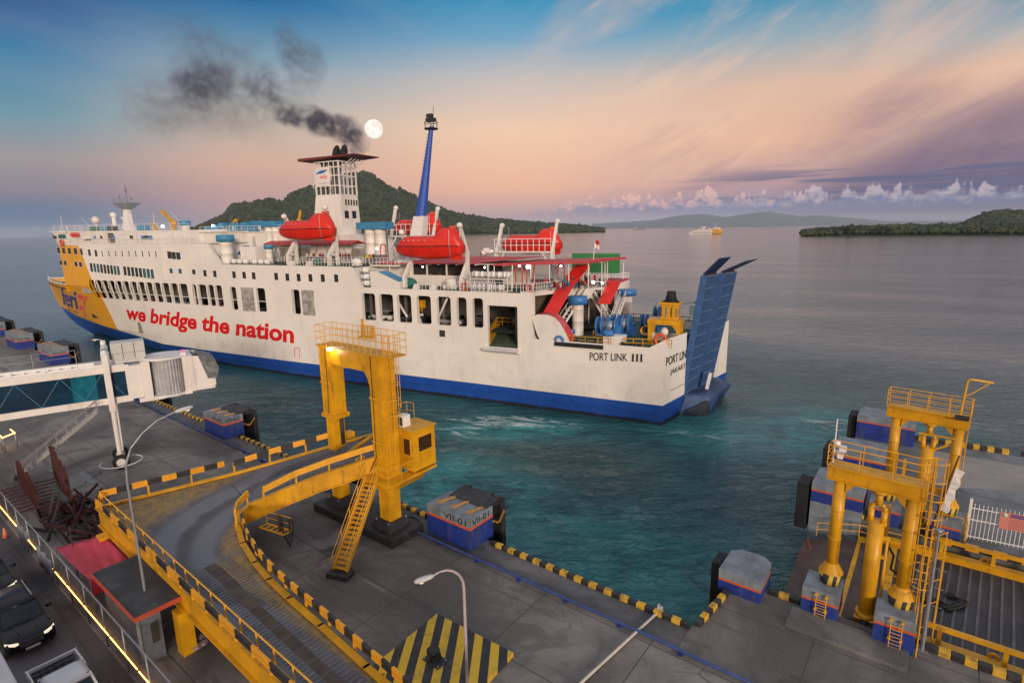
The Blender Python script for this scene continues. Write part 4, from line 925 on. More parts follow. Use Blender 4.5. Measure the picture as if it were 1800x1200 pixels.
# ================================================================== right berth: lift frames, link span
LS = thing('link_span', 'sunken dark ribbed vehicle ramp with yellow side girders between the right berth kerbs', 'link span', (14, 11, -1), group=None)
mb = MB(); mb.box(6.1, 46, 6.6, 15.6, -1.05, -.75); mb.build('deck_plate', LS, pbr('span_deck', (.045, .045, .05), .6, var=.3, vs=.6, dirt=(.09, .08, .075), damt=.6, ds=(.8, .8, .8), bump=.3))
mb = MB(); rib = pbr('span_rib', (.10, .10, .105), .55, var=.25, vs=1.5)
for k in range(60): u = 8.0+.46*k; mb.bar((u, 6.75, -.72), (u+.55, 15.4, -.72), .11, .06)
mb.build('rib', LS, rib, kind='stuff')
# rusty lip reaching the water
mb = MB(); mb.add([(2.55, 7.0, -1.35), (6.2, 6.7, -.78), (6.2, 15.5, -.78), (2.3, 14.6, -1.35), (2.55, 7.0, -1.65), (6.2, 6.7, -1.05), (6.2, 15.5, -1.05), (2.3, 14.6, -1.65)], [(0, 1, 2, 3), (7, 6, 5, 4), (0, 4, 5, 1), (1, 5, 6, 2), (2, 6, 7, 3), (3, 7, 4, 0)])
mb.build('flap', LS, pbr('rusty_flap', (.085, .060, .050), .75, var=.35, vs=.6, dirt=(.15, .05, .03), damt=.5, ds=(.7, .35, 1), dthr=(.5, .7), bump=.4))
mb = MB(); mb.mat(pbr('flap_edge_red', (.25, .06, .03), .7)).bar((2.9, 13.2, -1.22), (2.5, 14.6, -1.32), .12, .1); mb.build('flap_edge', LS)
for v_, s_ in ((6.45, -1), (15.75, 1)):
    mb = MB(); mb.box(6.0, 46, v_-.14, v_+.14, -1.25, -.35)
    for z in (-.35, -1.25): mb.box(6.0, 46, v_-.26, v_+.26, z-.03, z+.04)
    mb.build('edge_girder', LS, YEL)
    mb = MB(); railing(mb, [(8.9, v_, -.3), (26, v_, -.3)], .8, 0, 2.35, .0)
    for k in range(9): u = 9.4+2.35*k; mb.box(u-.09, u+.09, v_-.09, v_+.09, -.3, .48)
    mb.box(8.9, 40, v_-.13, v_+.13, .40, .56); mb.build('side_rail', LS, YEL)
    for k in range(4):
        u = 11.4+3.9*k; mb = MB(); mb.smooth = True
        mb.lathe((u, v_+.30, -.28), [(.10, -.06), (.22, -.06), (.22, .06), (.10, .06), (.10, -.06)], 14, (0, 1, 0)); mb.build('lifting_eye', LS, YEL)
mb = MB(); mb.box(5.2, 5.6, 5.7, 16.2, -1.7, -.9); mb.box(6.9, 7.3, 5.7, 16.6, -1.3, -.55); mb.build('lifting_beam', LS, YEL)
# far-side guard rail in yellow and black, above the span girder
mb = MB(); mp = MB(); guard(mb, mp, [(8.6, 15.95, 0), (26, 15.95, 0)], h=.35, seg=.62, post=50, th=.22); mb.build('guard_rail', LS)
mb = MB(); railing(mb, [(2.9, 15.2, -1.2), (5.2, 15.9, -.9), (8.0, 16.0, -.9)], .9, 1, 1.3, .03); mb.build('handrail', LS, YEL2)
mb = MB(); mb.tube([(4.4, 6.6, .35), (4.4, 5.9, .55)], .03); mb.build('small_bar', LS, YEL2)
# rope on the span
mb = MB(); rc = Vector(quv(1680, 1062, -.68))
def rope(pts, r=.06):
    q = [Vector(p) for p in pts]; sm = []
    for i in range(len(q)-1):
        p0 = q[max(0, i-1)]; p1 = q[i]; p2 = q[i+1]; p3 = q[min(len(q)-1, i+2)]
        for k in range(5):
            t_ = k/5; sm.append(.5*((2*p1)+(p2-p0)*t_+(2*p0-5*p1+4*p2-p3)*t_*t_+(3*p1-p0-3*p2+p3)*t_**3))
    sm.append(q[-1]); mb.tube(sm, r, 6)
for k in range(5):
    o_ = Vector((.09*k, .1*(k % 2), .05*(k % 3))); rope([rc+o_+Vector(v) for v in ((-1.35, -.9, 0), (-1.5, -.55, .02), (-1.1, -.3, .02), (-.65, -.5, .02), (-.75, -.85, .02), (-.3, -.45, .05), (.1, .05+.1*k, .05), (.0-.12*k, .55, .03), (-.1-.2*k, .95-.1*k, .02))])
mb.build('mooring_rope', mat=pbr('rope', (.022, .024, .022), .9, var=.4, vs=4), base=rc, label='tangled dark mooring rope lying on the ribbed link span', cat='rope')

BST = None
def foot_mat():
    global BST
    if BST is None: BST = stripes('foot_stripes', .6, .36)
    return BST
def lift_frame(name, label, c1, c2, z0, zt, rail_h=1.0):
    t = thing(name, label, 'lift frame', ((c1[0]+c2[0])/2, (c1[1]+c2[1])/2, z0), group='yellow lift frames of the right berth')
    c1 = Vector(c1+(z0,)); c2 = Vector(c2+(z0,)); dd = (c2-c1).normalized(); nn = Vector((-dd.y, dd.x, 0))
    for c_ in (c1, c2):
        mb = MB(); r_ = .27
        mb.cone(c_+Vector((0, 0, .9)), c_+Vector((0, 0, zt-z0-.75)), r_, r_, 20); 
        for z in (2.4, 3.9): mb.cone(c_+Vector((0, 0, z)), c_+Vector((0, 0, z+.06)), r_+.03, r_+.03, 20)
        mb.lathe(c_, [(.56, .62), (.52, .68), (.36, .95), (r_, 1.1)], 10); col_ = mb.build('column', t, YEL)
        mb = MB(); mb.cone(c_, c_+Vector((0, 0, .62)), .44, .56, 10); mb.build('striped_foot', col_, foot_mat())
        mb = MB()
        for i in range(10):
            a = 2*math.pi*i/10; e_ = Vector((math.cos(a), math.sin(a), 0)); mb.prism([c_+e_*.33+Vector((0, 0, .62)), c_+e_*.54+Vector((0, 0, .62)), c_+e_*.33+Vector((0, 0, 1.0))], e_.cross(Vector((0, 0, 1)))*.03)
        mb.build('gusset', col_, YEL)
        for s_ in (-1, 1):
            inn = dd if (c_-c1).length < .1 else -dd
        mb = MB(); q0 = c_+Vector((0, 0, zt-z0-.75)); mb.prism([q0+inn*.28-nn*.2, q0+inn*.75-nn*.2, q0+inn*.28-nn*.2-Vector((0, 0, .55))], nn*.4); mb.build('bracket', t, YEL)
    mb = MB(); a, b = c1-dd*.55, c2+dd*.45; up = Vector((0, 0, 1))
    mb.bar(a+up*(zt-z0-.42), b+up*(zt-z0-.42), .5, .62)
    mb.bar(a+up*(zt-z0-.08), b+up*(zt-z0-.08), .9, .07); mb.bar(a+up*(zt-z0-.76), b+up*(zt-z0-.76), .7, .06); mb.build('cross_beam', t, YEL, bevel=.01)
    mb = MB(); z = up*(zt-z0-.03); railing(mb, [a+z-nn*.43, b+z-nn*.43, b+z+nn*.43, a+z+nn*.43, a+z-nn*.43], rail_h, 2, 1.15, .024); mb.build('guard_rail', t, YEL2)
    # hanging shackle and hydraulic cylinder
    mid = c1.lerp(c2, .56); ztop = zt-.8
    mb = MB(); mb.cone((mid.x, mid.y, ztop), (mid.x, mid.y, ztop-.18), .34, .30, 14); mb.cone((mid.x, mid.y, ztop-.1), (mid.x, mid.y, ztop-.75), .14, .16, 10)
    pts = [(mid.x+.30*math.sin(a)*dd.x, mid.y+.30*math.sin(a)*dd.y, ztop-1.05+.38*math.cos(a)) for a in [R(x) for x in range(-125, 126, 25)]]
    mb.tube(pts, .11, 8)
    for s_ in (-1, 1): mb.cone((mid.x+s_*.27*dd.x, mid.y+s_*.27*dd.y, ztop-1.0), (mid.x+s_*.25*dd.x, mid.y+s_*.25*dd.y, ztop-1.75), .13, .13, 8)
    mb.cone((mid.x-.4*dd.x, mid.y-.4*dd.y, ztop-1.62), (mid.x+.4*dd.x, mid.y+.4*dd.y, ztop-1.62), .1, .1, 8); mb.build('shackle', t, YEL)
    mb = MB(); zb = .35; mb.cone((mid.x, mid.y, ztop-1.55), (mid.x, mid.y, zb+.15), .33, .33, 22); mb.cone((mid.x, mid.y, zb+.25), (mid.x, mid.y, zb), .44, .44, 22)
    mb.cone((mid.x+.5*dd.x, mid.y+.5*dd.y, zb+.1), (mid.x+.5*dd.x, mid.y+.5*dd.y, ztop-2.2), .06, .06, 8)
    for z in (zb+.2, (zb+ztop)/2, ztop-2.3): mb.box(mid.x-.1, mid.x+.6, mid.y-.1, mid.y+.1, z-.07, z+.07)
    mb.build('hydraulic_cylinder', t, YEL)
    mb = MB(); mb.cone((mid.x, mid.y, zb+.02), (mid.x, mid.y, -1.2), .17, .17, 14); mb.build('piston_rod', t, BLK)
    return t, c1, c2, dd, nn, mid
lf, n1, n2, dd, nn, mid = lift_frame('lift_frame', 'nearer yellow portal frame on two striped columns with a caged ladder', (4.88, 5.75), (7.80, 5.50), 1.45, 7.72)
z = 7.7
mb = MB(); cc = n2+nn*(-.0)+dd*.62; cc.z = 0
for i in range(8):
    a_ = math.pi*2*i/8; mb.cone((cc.x+.42*math.cos(a_), cc.y+.42*math.sin(a_), 3.0), (cc.x+.42*math.cos(a_), cc.y+.42*math.sin(a_), z+1.1), .016, .016, 4)
for k in range(8):
    zz = 2.9+.85*k; mb.tube([(cc.x+.43*math.cos(a), cc.y+.43*math.sin(a), zz) for a in [math.pi*2*i/14 for i in range(15)]], .024, 5)
for s_ in (-.2, .2): mb.cone((cc.x-.05, cc.y+s_, 1.6), (cc.x-.05, cc.y+s_, z+1.0), .024, .024, 4)
for k in range(22): mb.cone((cc.x-.05, cc.y-.2, 1.8+.28*k), (cc.x-.05, cc.y+.2, 1.8+.28*k), .013, .013, 4)
mb.build('caged_ladder', lf, YEL2)
mb = MB(); cc2 = Vector((8.9, 6.3, 0))
for k in range(14): zz = .2+.42*k; mb.bar((8.65, 6.0, zz), (8.65, 6.6, zz), .04)
for v_ in (6.0, 6.6):
    for u_ in (8.62, 9.15): mb.bar((u_, v_, -.8), (u_, v_, 5.2), .045)
for k in range(5): zz = .4+1.15*k; mb.bar((8.62, 6.0, zz), (9.15, 6.0, zz+.5), .04); mb.bar((9.15, 6.0, zz), (9.15, 6.6, zz), .04)
mb.build('service_stair', lf, YEL2)
mb = MB(); railing(mb, [(8.45, 4.35, 1.6), (8.45, 6.2, 1.6), (7.0, 6.25, 1.6)], .9, 1, .9, .022); railing(mb, [(8.6, 4.3, 0), (8.62, 6.3, 0)], 1.6, 2, 1.0, .028); mb.build('block_rail', lf, YEL2)
mb = MB(); mb.bar((6.9, 6.3, 4.3), (6.9, 6.35, 5.9), .55, .14); mb.build('guide_plate', lf, YEL)
mb = MB(); p = mid+Vector((.45, .1, 0)); mb.tube([(p.x, p.y, 4.4), (p.x+.35, p.y, 3.8), (p.x+.3, p.y, 3.1), (p.x+.75, p.y+.1, 2.8), (p.x+1.2, p.y+.1, 3.0)], .05, 6); mb.build('hydraulic_hose', lf, BLKR)
# white fixtures on the left end of the beam
mb = MB(); f_ = n1-dd*.4; mb.tube([(f_.x, f_.y, 7.7), (f_.x, f_.y, 9.9)], .03, 5); mb.tube([(f_.x, f_.y, 8.3), (f_.x+.35, f_.y, 8.35)], .04, 5); mb.build('antenna_post', lf, WHTS)
mb = MB(); mb.box(f_.x+.2, f_.x+.5, f_.y-.15, f_.y+.15, 8.35, 8.6); mb.box(f_.x+.15, f_.x+.4, f_.y-.2, f_.y+.1, 8.0, 8.25); mb.build('flood_lamp', lf, WHTS, bevel=.02)
mb = MB(); mb.cone((f_.x, f_.y-.2, 8.75), (f_.x+.25, f_.y-.2, 8.78), .14, .10, 12); mb.build('flood_lamp', lf, WHTS)

lf2, m1, m2, dd2, nn2, mid2 = lift_frame('lift_frame', 'farther yellow portal frame with a bent mast at its right end, nearer the sea', (6.37, 17.6), (9.46, 17.3), 1.5, 7.85)
mb = MB(); e_ = m2+dd2*.05; mb.tube([(e_.x-.1, e_.y, 7.8), (e_.x, e_.y, 9.9), (e_.x+.1, e_.y, 10.05), (e_.x+1.15, e_.y+.2, 9.95)], .06, 7); mb.tube([(e_.x, e_.y, 9.0), (e_.x+.3, e_.y, 9.25), (e_.x+1.0, e_.y+.2, 9.9)], .035, 5); mb.build('bent_mast', lf2, YEL2)
mb = MB()
for s_ in (-.2, .2): mb.cone((e_.x+.35, e_.y+s_, 3.6), (e_.x+.35, e_.y+s_, 8.9), .024, .024, 4)
for k in range(19): mb.cone((e_.x+.35, e_.y-.2, 3.7+.28*k), (e_.x+.35, e_.y+.2, 3.7+.28*k), .013, .013, 4)
mb.build('ladder', lf2, YEL2)
mb = MB(); mb.box(e_.x-.35, e_.x+.3, e_.y-.5, e_.y-.42, 7.65, 7.95); mb.build('name_plate', lf2, BLK)
mb = MB(); railing(mb, [(10.25, 16.5, 1.5), (8.7, 16.5, 1.5), (8.7, 18.1, 1.5)], .3, 0, .8, .022); railing(mb, [(10.45, 16.5, 0), (10.45, 18.2, 0)], 1.5, 2, .8, .028); mb.build('block_rail', lf2, YEL2)
mb = MB(); mb.bar((m1.x, m1.y+.2, 2.8), (m2.x, m2.y+.2, 2.8), .18, .3); mb.build('tie_beam', lf2, YEL); mb = MB(); mb.bar(m2-Vector((.1, 0, -4.6)), m2-Vector((1.5, 0, -3.6)), .1); mb.bar(m2-Vector((0, .2, -4.9)), m2-Vector((1.9, .2, -4.9)), .09); mb.build('tie_beam', lf2, YEL)
mb = MB(); mb.bar((7.1, 15.9, 3.0), (7.1, 15.9, 4.9), .55, .15); mb.build('guide_plate', lf2, YEL)

# rolled white banner on a dark mast between the frames
t = thing('banner', 'narrow white banner tied along a dark leaning pole between the two lift frames', 'banner', (8.9, 14.6, 0))
pa, pb_ = Vector(quv(1630, 940, 1.0)), None
mb = MB(); q0, q1 = Vector((8.55, 14.9, .2)), Vector((9.55, 15.3, 6.0)); mb.cone(q0, q1, .055, .045, 8); mb.build('pole', t, pbr('banner_pole', (.05, .03, .03), .6))
mb = MB(); rings = []
for i in range(12):
    f = .42+.45*i/11; p = q0.lerp(q1, f); wv = .05*math.sin(i*1.9); rings.append([(p.x+.08, p.y-.06+wv, p.z), (p.x+.42+wv, p.y-.1-wv, p.z-.1), (p.x+.44+wv, p.y-.06-wv, p.z-.1), (p.x+.10, p.y-.02+wv, p.z)])
mb.loft(rings); mb.build('cloth', t, WHTS)
# white picket fence with the notice
t = thing('picket_fence', 'white metal picket fence at the right edge carrying a pink notice', 'fence', (10.5, 18.3, 0))
fa, fb = Vector((10.55, 17.9, .02)), Vector((20.0, 19.0, .02)); d = (fb-fa).normalized()
mb = MB(); mb.box(fa.x-.07, fa.x+.07, fa.y-.07, fa.y+.07, 0, 2.6); mb.build('post', t, WHTS)
mb = MB(); n = int((fb-fa).length/.2)
for i in range(1, n): p = fa.lerp(fb, i/n); mb.bar(p, p+Vector((0, 0, 2.3)), .032)
for z in (.15, 1.25, 2.0): mb.bar(fa+Vector((0, 0, z)), fb+Vector((0, 0, z)), .05)
mb.build('fence_panel', t, WHTS)
sg = thing('notice_board', 'pink notice board with blue heading hung on the white picket fence', 'sign', (13.2, 18.1, 1.2))
a = fa+d*1.4+Vector((0, -.09, 0)); b = a+d*3.2
mb = MB(); mb.bar(a+Vector((0, 0, 1.62)), b+Vector((0, 0, 1.62)), .03, 1.05); mb.build('board', sg, pbr('notice_pink', (.58, .22, .18), .6, var=.08))
mb = MB(); 
for z, x0, x1 in ((2.05, .14, .9), (1.93, .14, .9)): mb.bar(a+d*(3.2*x0)+Vector((0, -.022, z)), a+d*(3.2*x1)+Vector((0, -.022, z)), .01, .085)
mb.build('heading_band', sg, pbr('notice_blue', (.03, .04, .2), .6))
mb = MB(); mb.lathe(a+d*.2+Vector((0, -.03, 1.98)), [(0, 0), (.13, 0), (.13, .015), (0, .015)], 12, (0, -1, 0)); mb.build('emblem', sg, pbr('emblem_white', (.5, .6, .55), .6))
for k in range(5):
    mb = MB(); z = 1.72-.13*k
    write(mb, ['DILARANG MASUK AREA', 'SELAIN PETUGAS', 'UTAMAKAN KESELAMATAN', 'DAN KEAMANAN', 'PELABUHAN'][k], lambda x, y: tuple(a+d*(.45+2.3*x)+Vector((0, -.02, z+.075*y))))
    mb.build('lettering', sg, pbr('notice_text', (.25, .05, .05), .6), recalc=False)

# ================================================================== passenger boarding bridge
jo = Vector((-45.0, -7.9, 0)); jd = Vector((.296, .955, 0)).normalized(); jn = Vector((-jd.y, jd.x, 0))
def J(a, b, z): return jo+jd*a+jn*b+Vector((0, 0, z))
def jbox(mb, a0, a1, b0, b1, z0, z1): 
    return mb.add([J(a0, b0, z0), J(a1, b0, z0), J(a1, b1, z0), J(a0, b1, z0), J(a0, b0, z1), J(a1, b0, z1), J(a1, b1, z1), J(a0, b1, z1)], [(3,2,1,0),(4,5,6,7),(0,1,5,4),(1,2,6,5),(2,3,7,6),(3,0,4,7)])
jt = thing('boarding_bridge', 'white passenger boarding bridge with blue glass sides and grey bellows cab', 'boarding bridge', J(0, 1.3, 0))
BW = 2.7; ZB, ZTJ = 5.45, 8.55
mb = MB(); jbox(mb, -22, 0, 0, BW, ZTJ-.18, ZTJ+.05); jbox(mb, -22, .3, -.12, .12, ZTJ-.5, ZTJ); jbox(mb, -22, .3, BW-.12, BW+.12, ZTJ-.5, ZTJ); mb.build('roof', jt, WHT)
mb = MB(); jbox(mb, -22, .3, -.12, .18, ZB, ZB+.5); jbox(mb, -22, .3, BW-.18, BW+.12, ZB, ZB+.5); jbox(mb, -22, 0, 0, BW, ZB+.1, ZB+.25)
for a in (-9.6, -17.5): jbox(mb, a-.12, a+.12, -.1, .1, ZB+.4, ZTJ-.4)
mb.bar(J(-9.7, -.06, ZB+.5), J(-12.6, -.06, ZTJ-.5), .1); mb.bar(J(-15.5, -.06, ZB+.5), J(-12.6, -.06, ZTJ-.5), .1)
mb.build('frame', jt, WHT)
bg_ = pbr('bridge_glass', (.006, .035, .075), .1, var=.35, vs=.35, spec=.7)
for b_ in (.05, BW-.05): mb = MB(); jbox(mb, -22, 0, b_-.02, b_+.02, ZB+.5, ZTJ-.5); mb.build('window', jt, bg_)
mb = MB(); jbox(mb, -3.6, -2.0, .0, .028, ZB+.5, ZTJ-.5); mb.build('window', jt, pbr('bridge_glass_teal', (.01, .12, .18), .1, var=.2))
mb = MB(); zz = True
for k in range(11):
    a0, a1 = -.2-1.35*k, -.2-1.35*(k+1); mb.bar(J(a0, .018, ZB+.5 if zz else ZTJ-.5), J(a1, .018, ZTJ-.5 if zz else ZB+.5), .05); zz = not zz
mb.build('brace', jt, pbr('brace_teal', (.03, .14, .22), .5))
# roof gear: cable trough with dark rungs, pipes
mb = MB()
for k in range(12): a = -3.2-.72*k; mb.bar(J(a, .55, ZTJ+.09), J(a-.25, .95, ZTJ+.09), .10, .05)
mb.build('cable_carrier', jt, BLK)
mb = MB(); jbox(mb, -13, -2, 1.0, 1.25, ZTJ+.05, ZTJ+.3); jbox(mb, -16, -11.5, .3, 1.2, ZTJ+.05, ZTJ+.22); mb.bar(J(-20, .35, ZTJ+.1), J(-1, .35, ZTJ+.1), .12, .1); mb.build('cable_tray', jt, WHTS)
mb = MB(); railing(mb, [J(-17, BW, ZTJ+.05), J(-3.2, BW, ZTJ+.05)], 1.15, 1, 3.0, .025); railing(mb, [J(-11, .1, ZTJ+.05), J(-1, .1, ZTJ+.05)], .5, 0, 2.2, .015); mb.build('roof_rail', jt, GRYM)
# portal tower: near column, far column, arch
mb = MB(); mb.cone(J(-1.2, -.35, .55), J(-1.2, -.35, 5.2), .18, .18, 12); mb.add(*[[J(-1.2+x, -.35+y, z_) for z_ in (4.9, 9.6) for x, y in ((-.22, -.2), (.22, -.2), (.22, .2), (-.22, .2))], [(3,2,1,0),(4,5,6,7),(0,1,5,4),(1,2,6,5),(2,3,7,6),(3,0,4,7)]])
mb.build('column', jt, WHT, bevel=.02)
mb = MB(); mb.cone(J(-1.2, BW+.35, .55), J(-1.2, BW+.35, 5.2), .15, .2, 10); mb.cone(J(-1.2, BW+.35, 5), J(-1.2, BW+.35, 9.3), .26, .26, 10); mb.build('column', jt, WHT)
mb = MB(); pts = [J(-1.2, -.35, 9.3), J(-1.2, .2, 9.75), J(-1.2, BW-.3, 9.8), J(-1.25, BW+.3, 9.5), J(-1.25, BW+.45, 8.9), J(-1.25, BW+.45, 8.4)]; mb.tube(pts, .25, 10); mb.cone(J(-1.25, BW+.35, 9.6), J(-1.25, BW+.35, 10.25), .2, .2, 10); mb.build('top_beam', jt, WHT)
mb = MB(); jbox(mb, -.75, 1.6, .5, 2.1, ZTJ+.35, ZTJ+1.75); jbox(mb, -.6, 1.5, .55, .7, ZTJ+.05, ZTJ+.35); ac = mb.build('air_conditioner', jt, pbr('unit_grey', (.5, .5, .47), .55, var=.06), bevel=.03)
mb = MB()
for x in (.05, .85): mb.bar(J(x, .485, ZTJ+.4), J(x, .485, ZTJ+1.7), .025)
mb.bar(J(-.75, .485, ZTJ+.9), J(1.6, .485, ZTJ+.9), .02); mb.build('panel_joint', ac, BLK)
# cab: ribs, bellows, hood
mb = MB(); jbox(mb, .0, 1.1, -.1, BW+.1, ZB+.15, ZTJ-.15); jbox(mb, 1.1, 1.75, -.3, BW+.3, ZB-.1, ZTJ+.1); jbox(mb, .7, 2.3, -.2, .3, ZB-.25, ZB+.1); mb.build('cab_panel', jt, WHT, bevel=.03)
mb = MB(); n = 26; ctr = J(2.95, BW/2-.1, 0)
bel = []
for i in range(n+1):
    a = math.pi*(1.08+.84*i/n); r_ = 1.72+(.05 if i % 2 else -.03)
    bel.append(ctr+jd*(math.cos(a)*1.25)*-1+jn*(math.sin(a)*r_))
for (p, q_) in zip(bel, bel[1:]): mb.add([p+Vector((0, 0, ZB+.05)), q_+Vector((0, 0, ZB+.05)), q_+Vector((0, 0, ZTJ+.05)), p+Vector((0, 0, ZTJ+.05))], [(0, 1, 2, 3)])
mb.build('bellows', jt, pbr('bellows_grey', (.40, .41, .42), .6, var=.15, vs=2, dirt=(.12, .12, .12), damt=.5, ds=(2, 2, .3)))
mb = MB(); mb.cone(ctr+Vector((0, 0, ZTJ+.03)), ctr+Vector((0, 0, ZTJ+.2)), 1.85, 1.75, 28); mb.build('cab_roof', jt, WHT); mb = MB(); mb.cone(ctr+Vector((0, 0, ZB-.1)), ctr+Vector((0, 0, ZB+.08)), 1.85, 1.85, 28); mb.build('cab_floor', jt, WHT)
mb = MB(); jbox(mb, 4.1, 4.9, -.45, BW+.2, ZB+.1, ZTJ+.15); mb.prism([J(4.9, -.4, ZB+.15), J(6.5, -.4, ZB+.35), J(6.5, -.4, ZB+.95), J(5.9, -.4, ZB+1.1), J(5.35, -.4, ZTJ+.05), J(4.9, -.4, ZTJ+.1)], jn*.08); mb.prism([J(4.9, BW, ZB+.15), J(6.5, BW, ZB+.35), J(6.5, BW, ZB+.95), J(5.9, BW, ZB+1.1), J(5.35, BW, ZTJ+.05), J(4.9, BW, ZTJ+.1)], jn*.08)
jbox(mb, 4.9, 6.4, -.35, BW, ZB+.1, ZB+.3); mb.build('cab_end', jt, WHT, bevel=.02)
mb = MB(); a_ = [J(5.35, -.42, ZTJ+.1), J(6.6, -.5, ZTJ-.35), J(6.85, -.5, ZTJ-1.2), J(6.6, -.5, ZB+1.0), J(5.9, -.42, ZB+1.05)]; b_ = [p+jn*(BW+.6) for p in a_]; mb.loft([a_, b_]); mb.build('canopy', jt, pbr('canopy_grey', (.13, .14, .15), .5, var=.5, vs=3, bump=.6))
mb = MB(); jbox(mb, 2.0, 2.6, -.5, -.15, ZB-.15, ZB+.1); jbox(mb, 4.0, 4.6, -.55, -.25, ZB-.05, ZB+.2); jbox(mb, 4.1, 4.5, .2, .8, ZTJ+.15, ZTJ+.35); mb.build('roller_box', jt, WHTS, bevel=.02)
mb = MB(); mb.ell(J(4.3, .5, ZTJ+.5), (.1, .1, .12)); mb.build('beacon', jt, pbr('beacon', (.7, .02, .1), .3, emit=(1, .05, .2), es=2))
# bogie
mb = MB(); mb.bar(J(-1.2, -.6, .75), J(-1.2, 1.9, .75), .4, .35); mb.bar(J(-1.35, BW+.3, 4.8), J(-1.3, 1.7, 1.1), .16); mb.bar(J(-1.0, BW+.3, 4.8), J(-1.0, 1.0, 1.0), .12); mb.build('bogie_beam', jt, WHT, bevel=.03)
for b_ in (-.75, 1.6):
    mb = MB(); mb.smooth = True; mb.lathe(J(-1.2, b_, .60), [(.34, -.2), (.52, -.2), (.60, -.12), (.60, .12), (.52, .2), (.34, .2)], 20, jn); w = mb.build('wheel', jt, BLKR)
    mb = MB(); mb.cone(J(-1.2, b_-.16, .60), J(-1.2, b_+.16, .60), .36, .36, 16); mb.build('rim', w, WHTS)
mb = MB(); pts = [J(-1.2+1.5*math.cos(a), -.2+1.4*math.sin(a), .45) for a in [R(x) for x in range(150, 421, 18)]]; mb.tube(pts, .045, 6); mb.build('bumper_ring', jt, WHTS)
# service stair to the ground
sa, sb = J(-2.2, -.45, ZB-.2), Vector((-49.6, -14.9, .15)); mb = MB(); wv = jn*-.75
for o_ in (Vector((0, 0, 0)), wv): mb.bar(sa+o_, sb+o_, .07, .24); mb.cone(sa+o_+Vector((0, 0, .8)), sb+o_+Vector((0, 0, .8)), .03, .03, 5)
for k in range(24): p = sa.lerp(sb, (k+.5)/24); mb.bar(p, p+wv, .22, .03)
for k in range(9):
    for o_ in (Vector((0, 0, 0)), wv): p = sa.lerp(sb, k/8)+o_; mb.cone(p, p+Vector((0, 0, .8)), .025, .025, 5)
mb.build('service_stair', jt, pbr('stair_grey', (.26, .26, .26), .6)); mb = MB(); mb.cone(sb-wv*.2+Vector((0, 0, .08)), sb+wv*1.2+Vector((0, 0, .08)), .2, .2, 12); mb.build('stair_roller', jt, BLKR)

# ================================================================== scrap steel, trestles, debris
SCR = pbr('primer_red_steel', (.058, .011, .012), .7, var=.35, vs=2.5, dirt=(.05, .02, .015), damt=.6, ds=(2, 2, 2))
SCRD = pbr('dark_steel', (.03, .032, .036), .6, var=.3)
def trestle(u, v, rz, L_, h, lab):
    t = thing('steel_frame', lab, 'steel frame', (u, v, 0), group='dark red steel frames on the quay')
    d = Vector((math.cos(rz), math.sin(rz), 0)); n = Vector((-d.y, d.x, 0)); o = Vector((u, v, 0)); mb = MB()
    for s_ in (-.5, .5):
        for z in (.12,): mb.bar(o-d*L_/2+n*s_*1.7+Vector((0, 0, z)), o+d*L_/2+n*s_*1.7+Vector((0, 0, z)), .1, .14)
    k = 0; x = -L_/2
    while x <= L_/2+.01:
        mb.bar(o+d*x-n*.85+Vector((0, 0, .14)), o+d*x+n*.85+Vector((0, 0, .14)), .08, .08); x += .8
    mb.build('base', t, SCR); mb = MB(); x = -L_/2
    while x <= L_/2+.01:
        hh = h*(1-.25*random.random()); mb.bar(o+d*x+n*.85+Vector((0, 0, .1)), o+d*x+n*.85+Vector((0, 0, hh)), .22, .10, up=d); x += .8
    mb.bar(o-d*L_/2+n*.85+Vector((0, 0, h*.72)), o+d*L_/2+n*.85+Vector((0, 0, h*.62)), .08, .1)
    mb.build('upright', t, SCR); return t
trestle(-42.9, -14.5, -.12, 7.5, 3.1, 'row of dark red upright steel members on a ladder-like base beside the glass bridge')
trestle(-44.2, -16.2, -.05, 6.0, 2.2, 'dark red steel frame cut by the left edge, behind the wire fence')
trestle(-39.6, -14.9, -.10, 5.0, 1.7, 'low dark red ladder frame between the upright members and the scrap heap')
pile = thing('scrap_pile', 'heap of dark red steel beams and angle irons beside the elevated ramp corner', 'scrap pile', (-37, -13.6, 0)); rs = random.Random(4)
for k in range(84):
    cx = rs.uniform(-39.8, -32.2); cy = -14.2+rs.gauss(0, .80)+(cx+39)*.06; L_ = rs.uniform(1.6, 4.0); a = rs.gauss(-.05, .45); h_ = rs.uniform(.08, .95); ti = rs.gauss(0, .10)
    d = Vector((math.cos(a), math.sin(a), ti)); p = Vector((cx, cy, h_)); mb = MB(); w_ = rs.uniform(.08, .2)
    mb.bar(p-d*L_/2+Vector((0, 0, max(0, abs(ti)*L_/2-h_+.06))), p+d*L_/2+Vector((0, 0, max(0, abs(ti)*L_/2-h_+.06))), w_, w_*.25); mb.bar(p-d*L_/2+Vector((0, 0, max(0, abs(ti)*L_/2-h_+.06)+w_*.4)), p+d*L_/2+Vector((0, 0, max(0, abs(ti)*L_/2-h_+.06)+w_*.4)), w_*.22, w_*.9)
    mb.build('beam', pile, SCR if k % 6 else SCRD)
t = thing('a_frame', 'black leaning steel A-frame beside the dark red scrap', 'steel frame', (-36.2, -15.4, 0))
for a, b in (((-37.6, -15.9, 0), (-37.3, -15.2, 2.6)), ((-35.6, -16.3, 0), (-35.9, -15.2, 2.6)), ((-36.7, -14.2, 0), (-36.4, -15.2, 2.7)), ((-38.2, -15.1, 2.55), (-34.8, -15.2, 2.55))):
    mb = MB(); mb.bar(a, b, .12 if a[2] == 0 else .3, .12); mb.build('beam', t, SCRD)
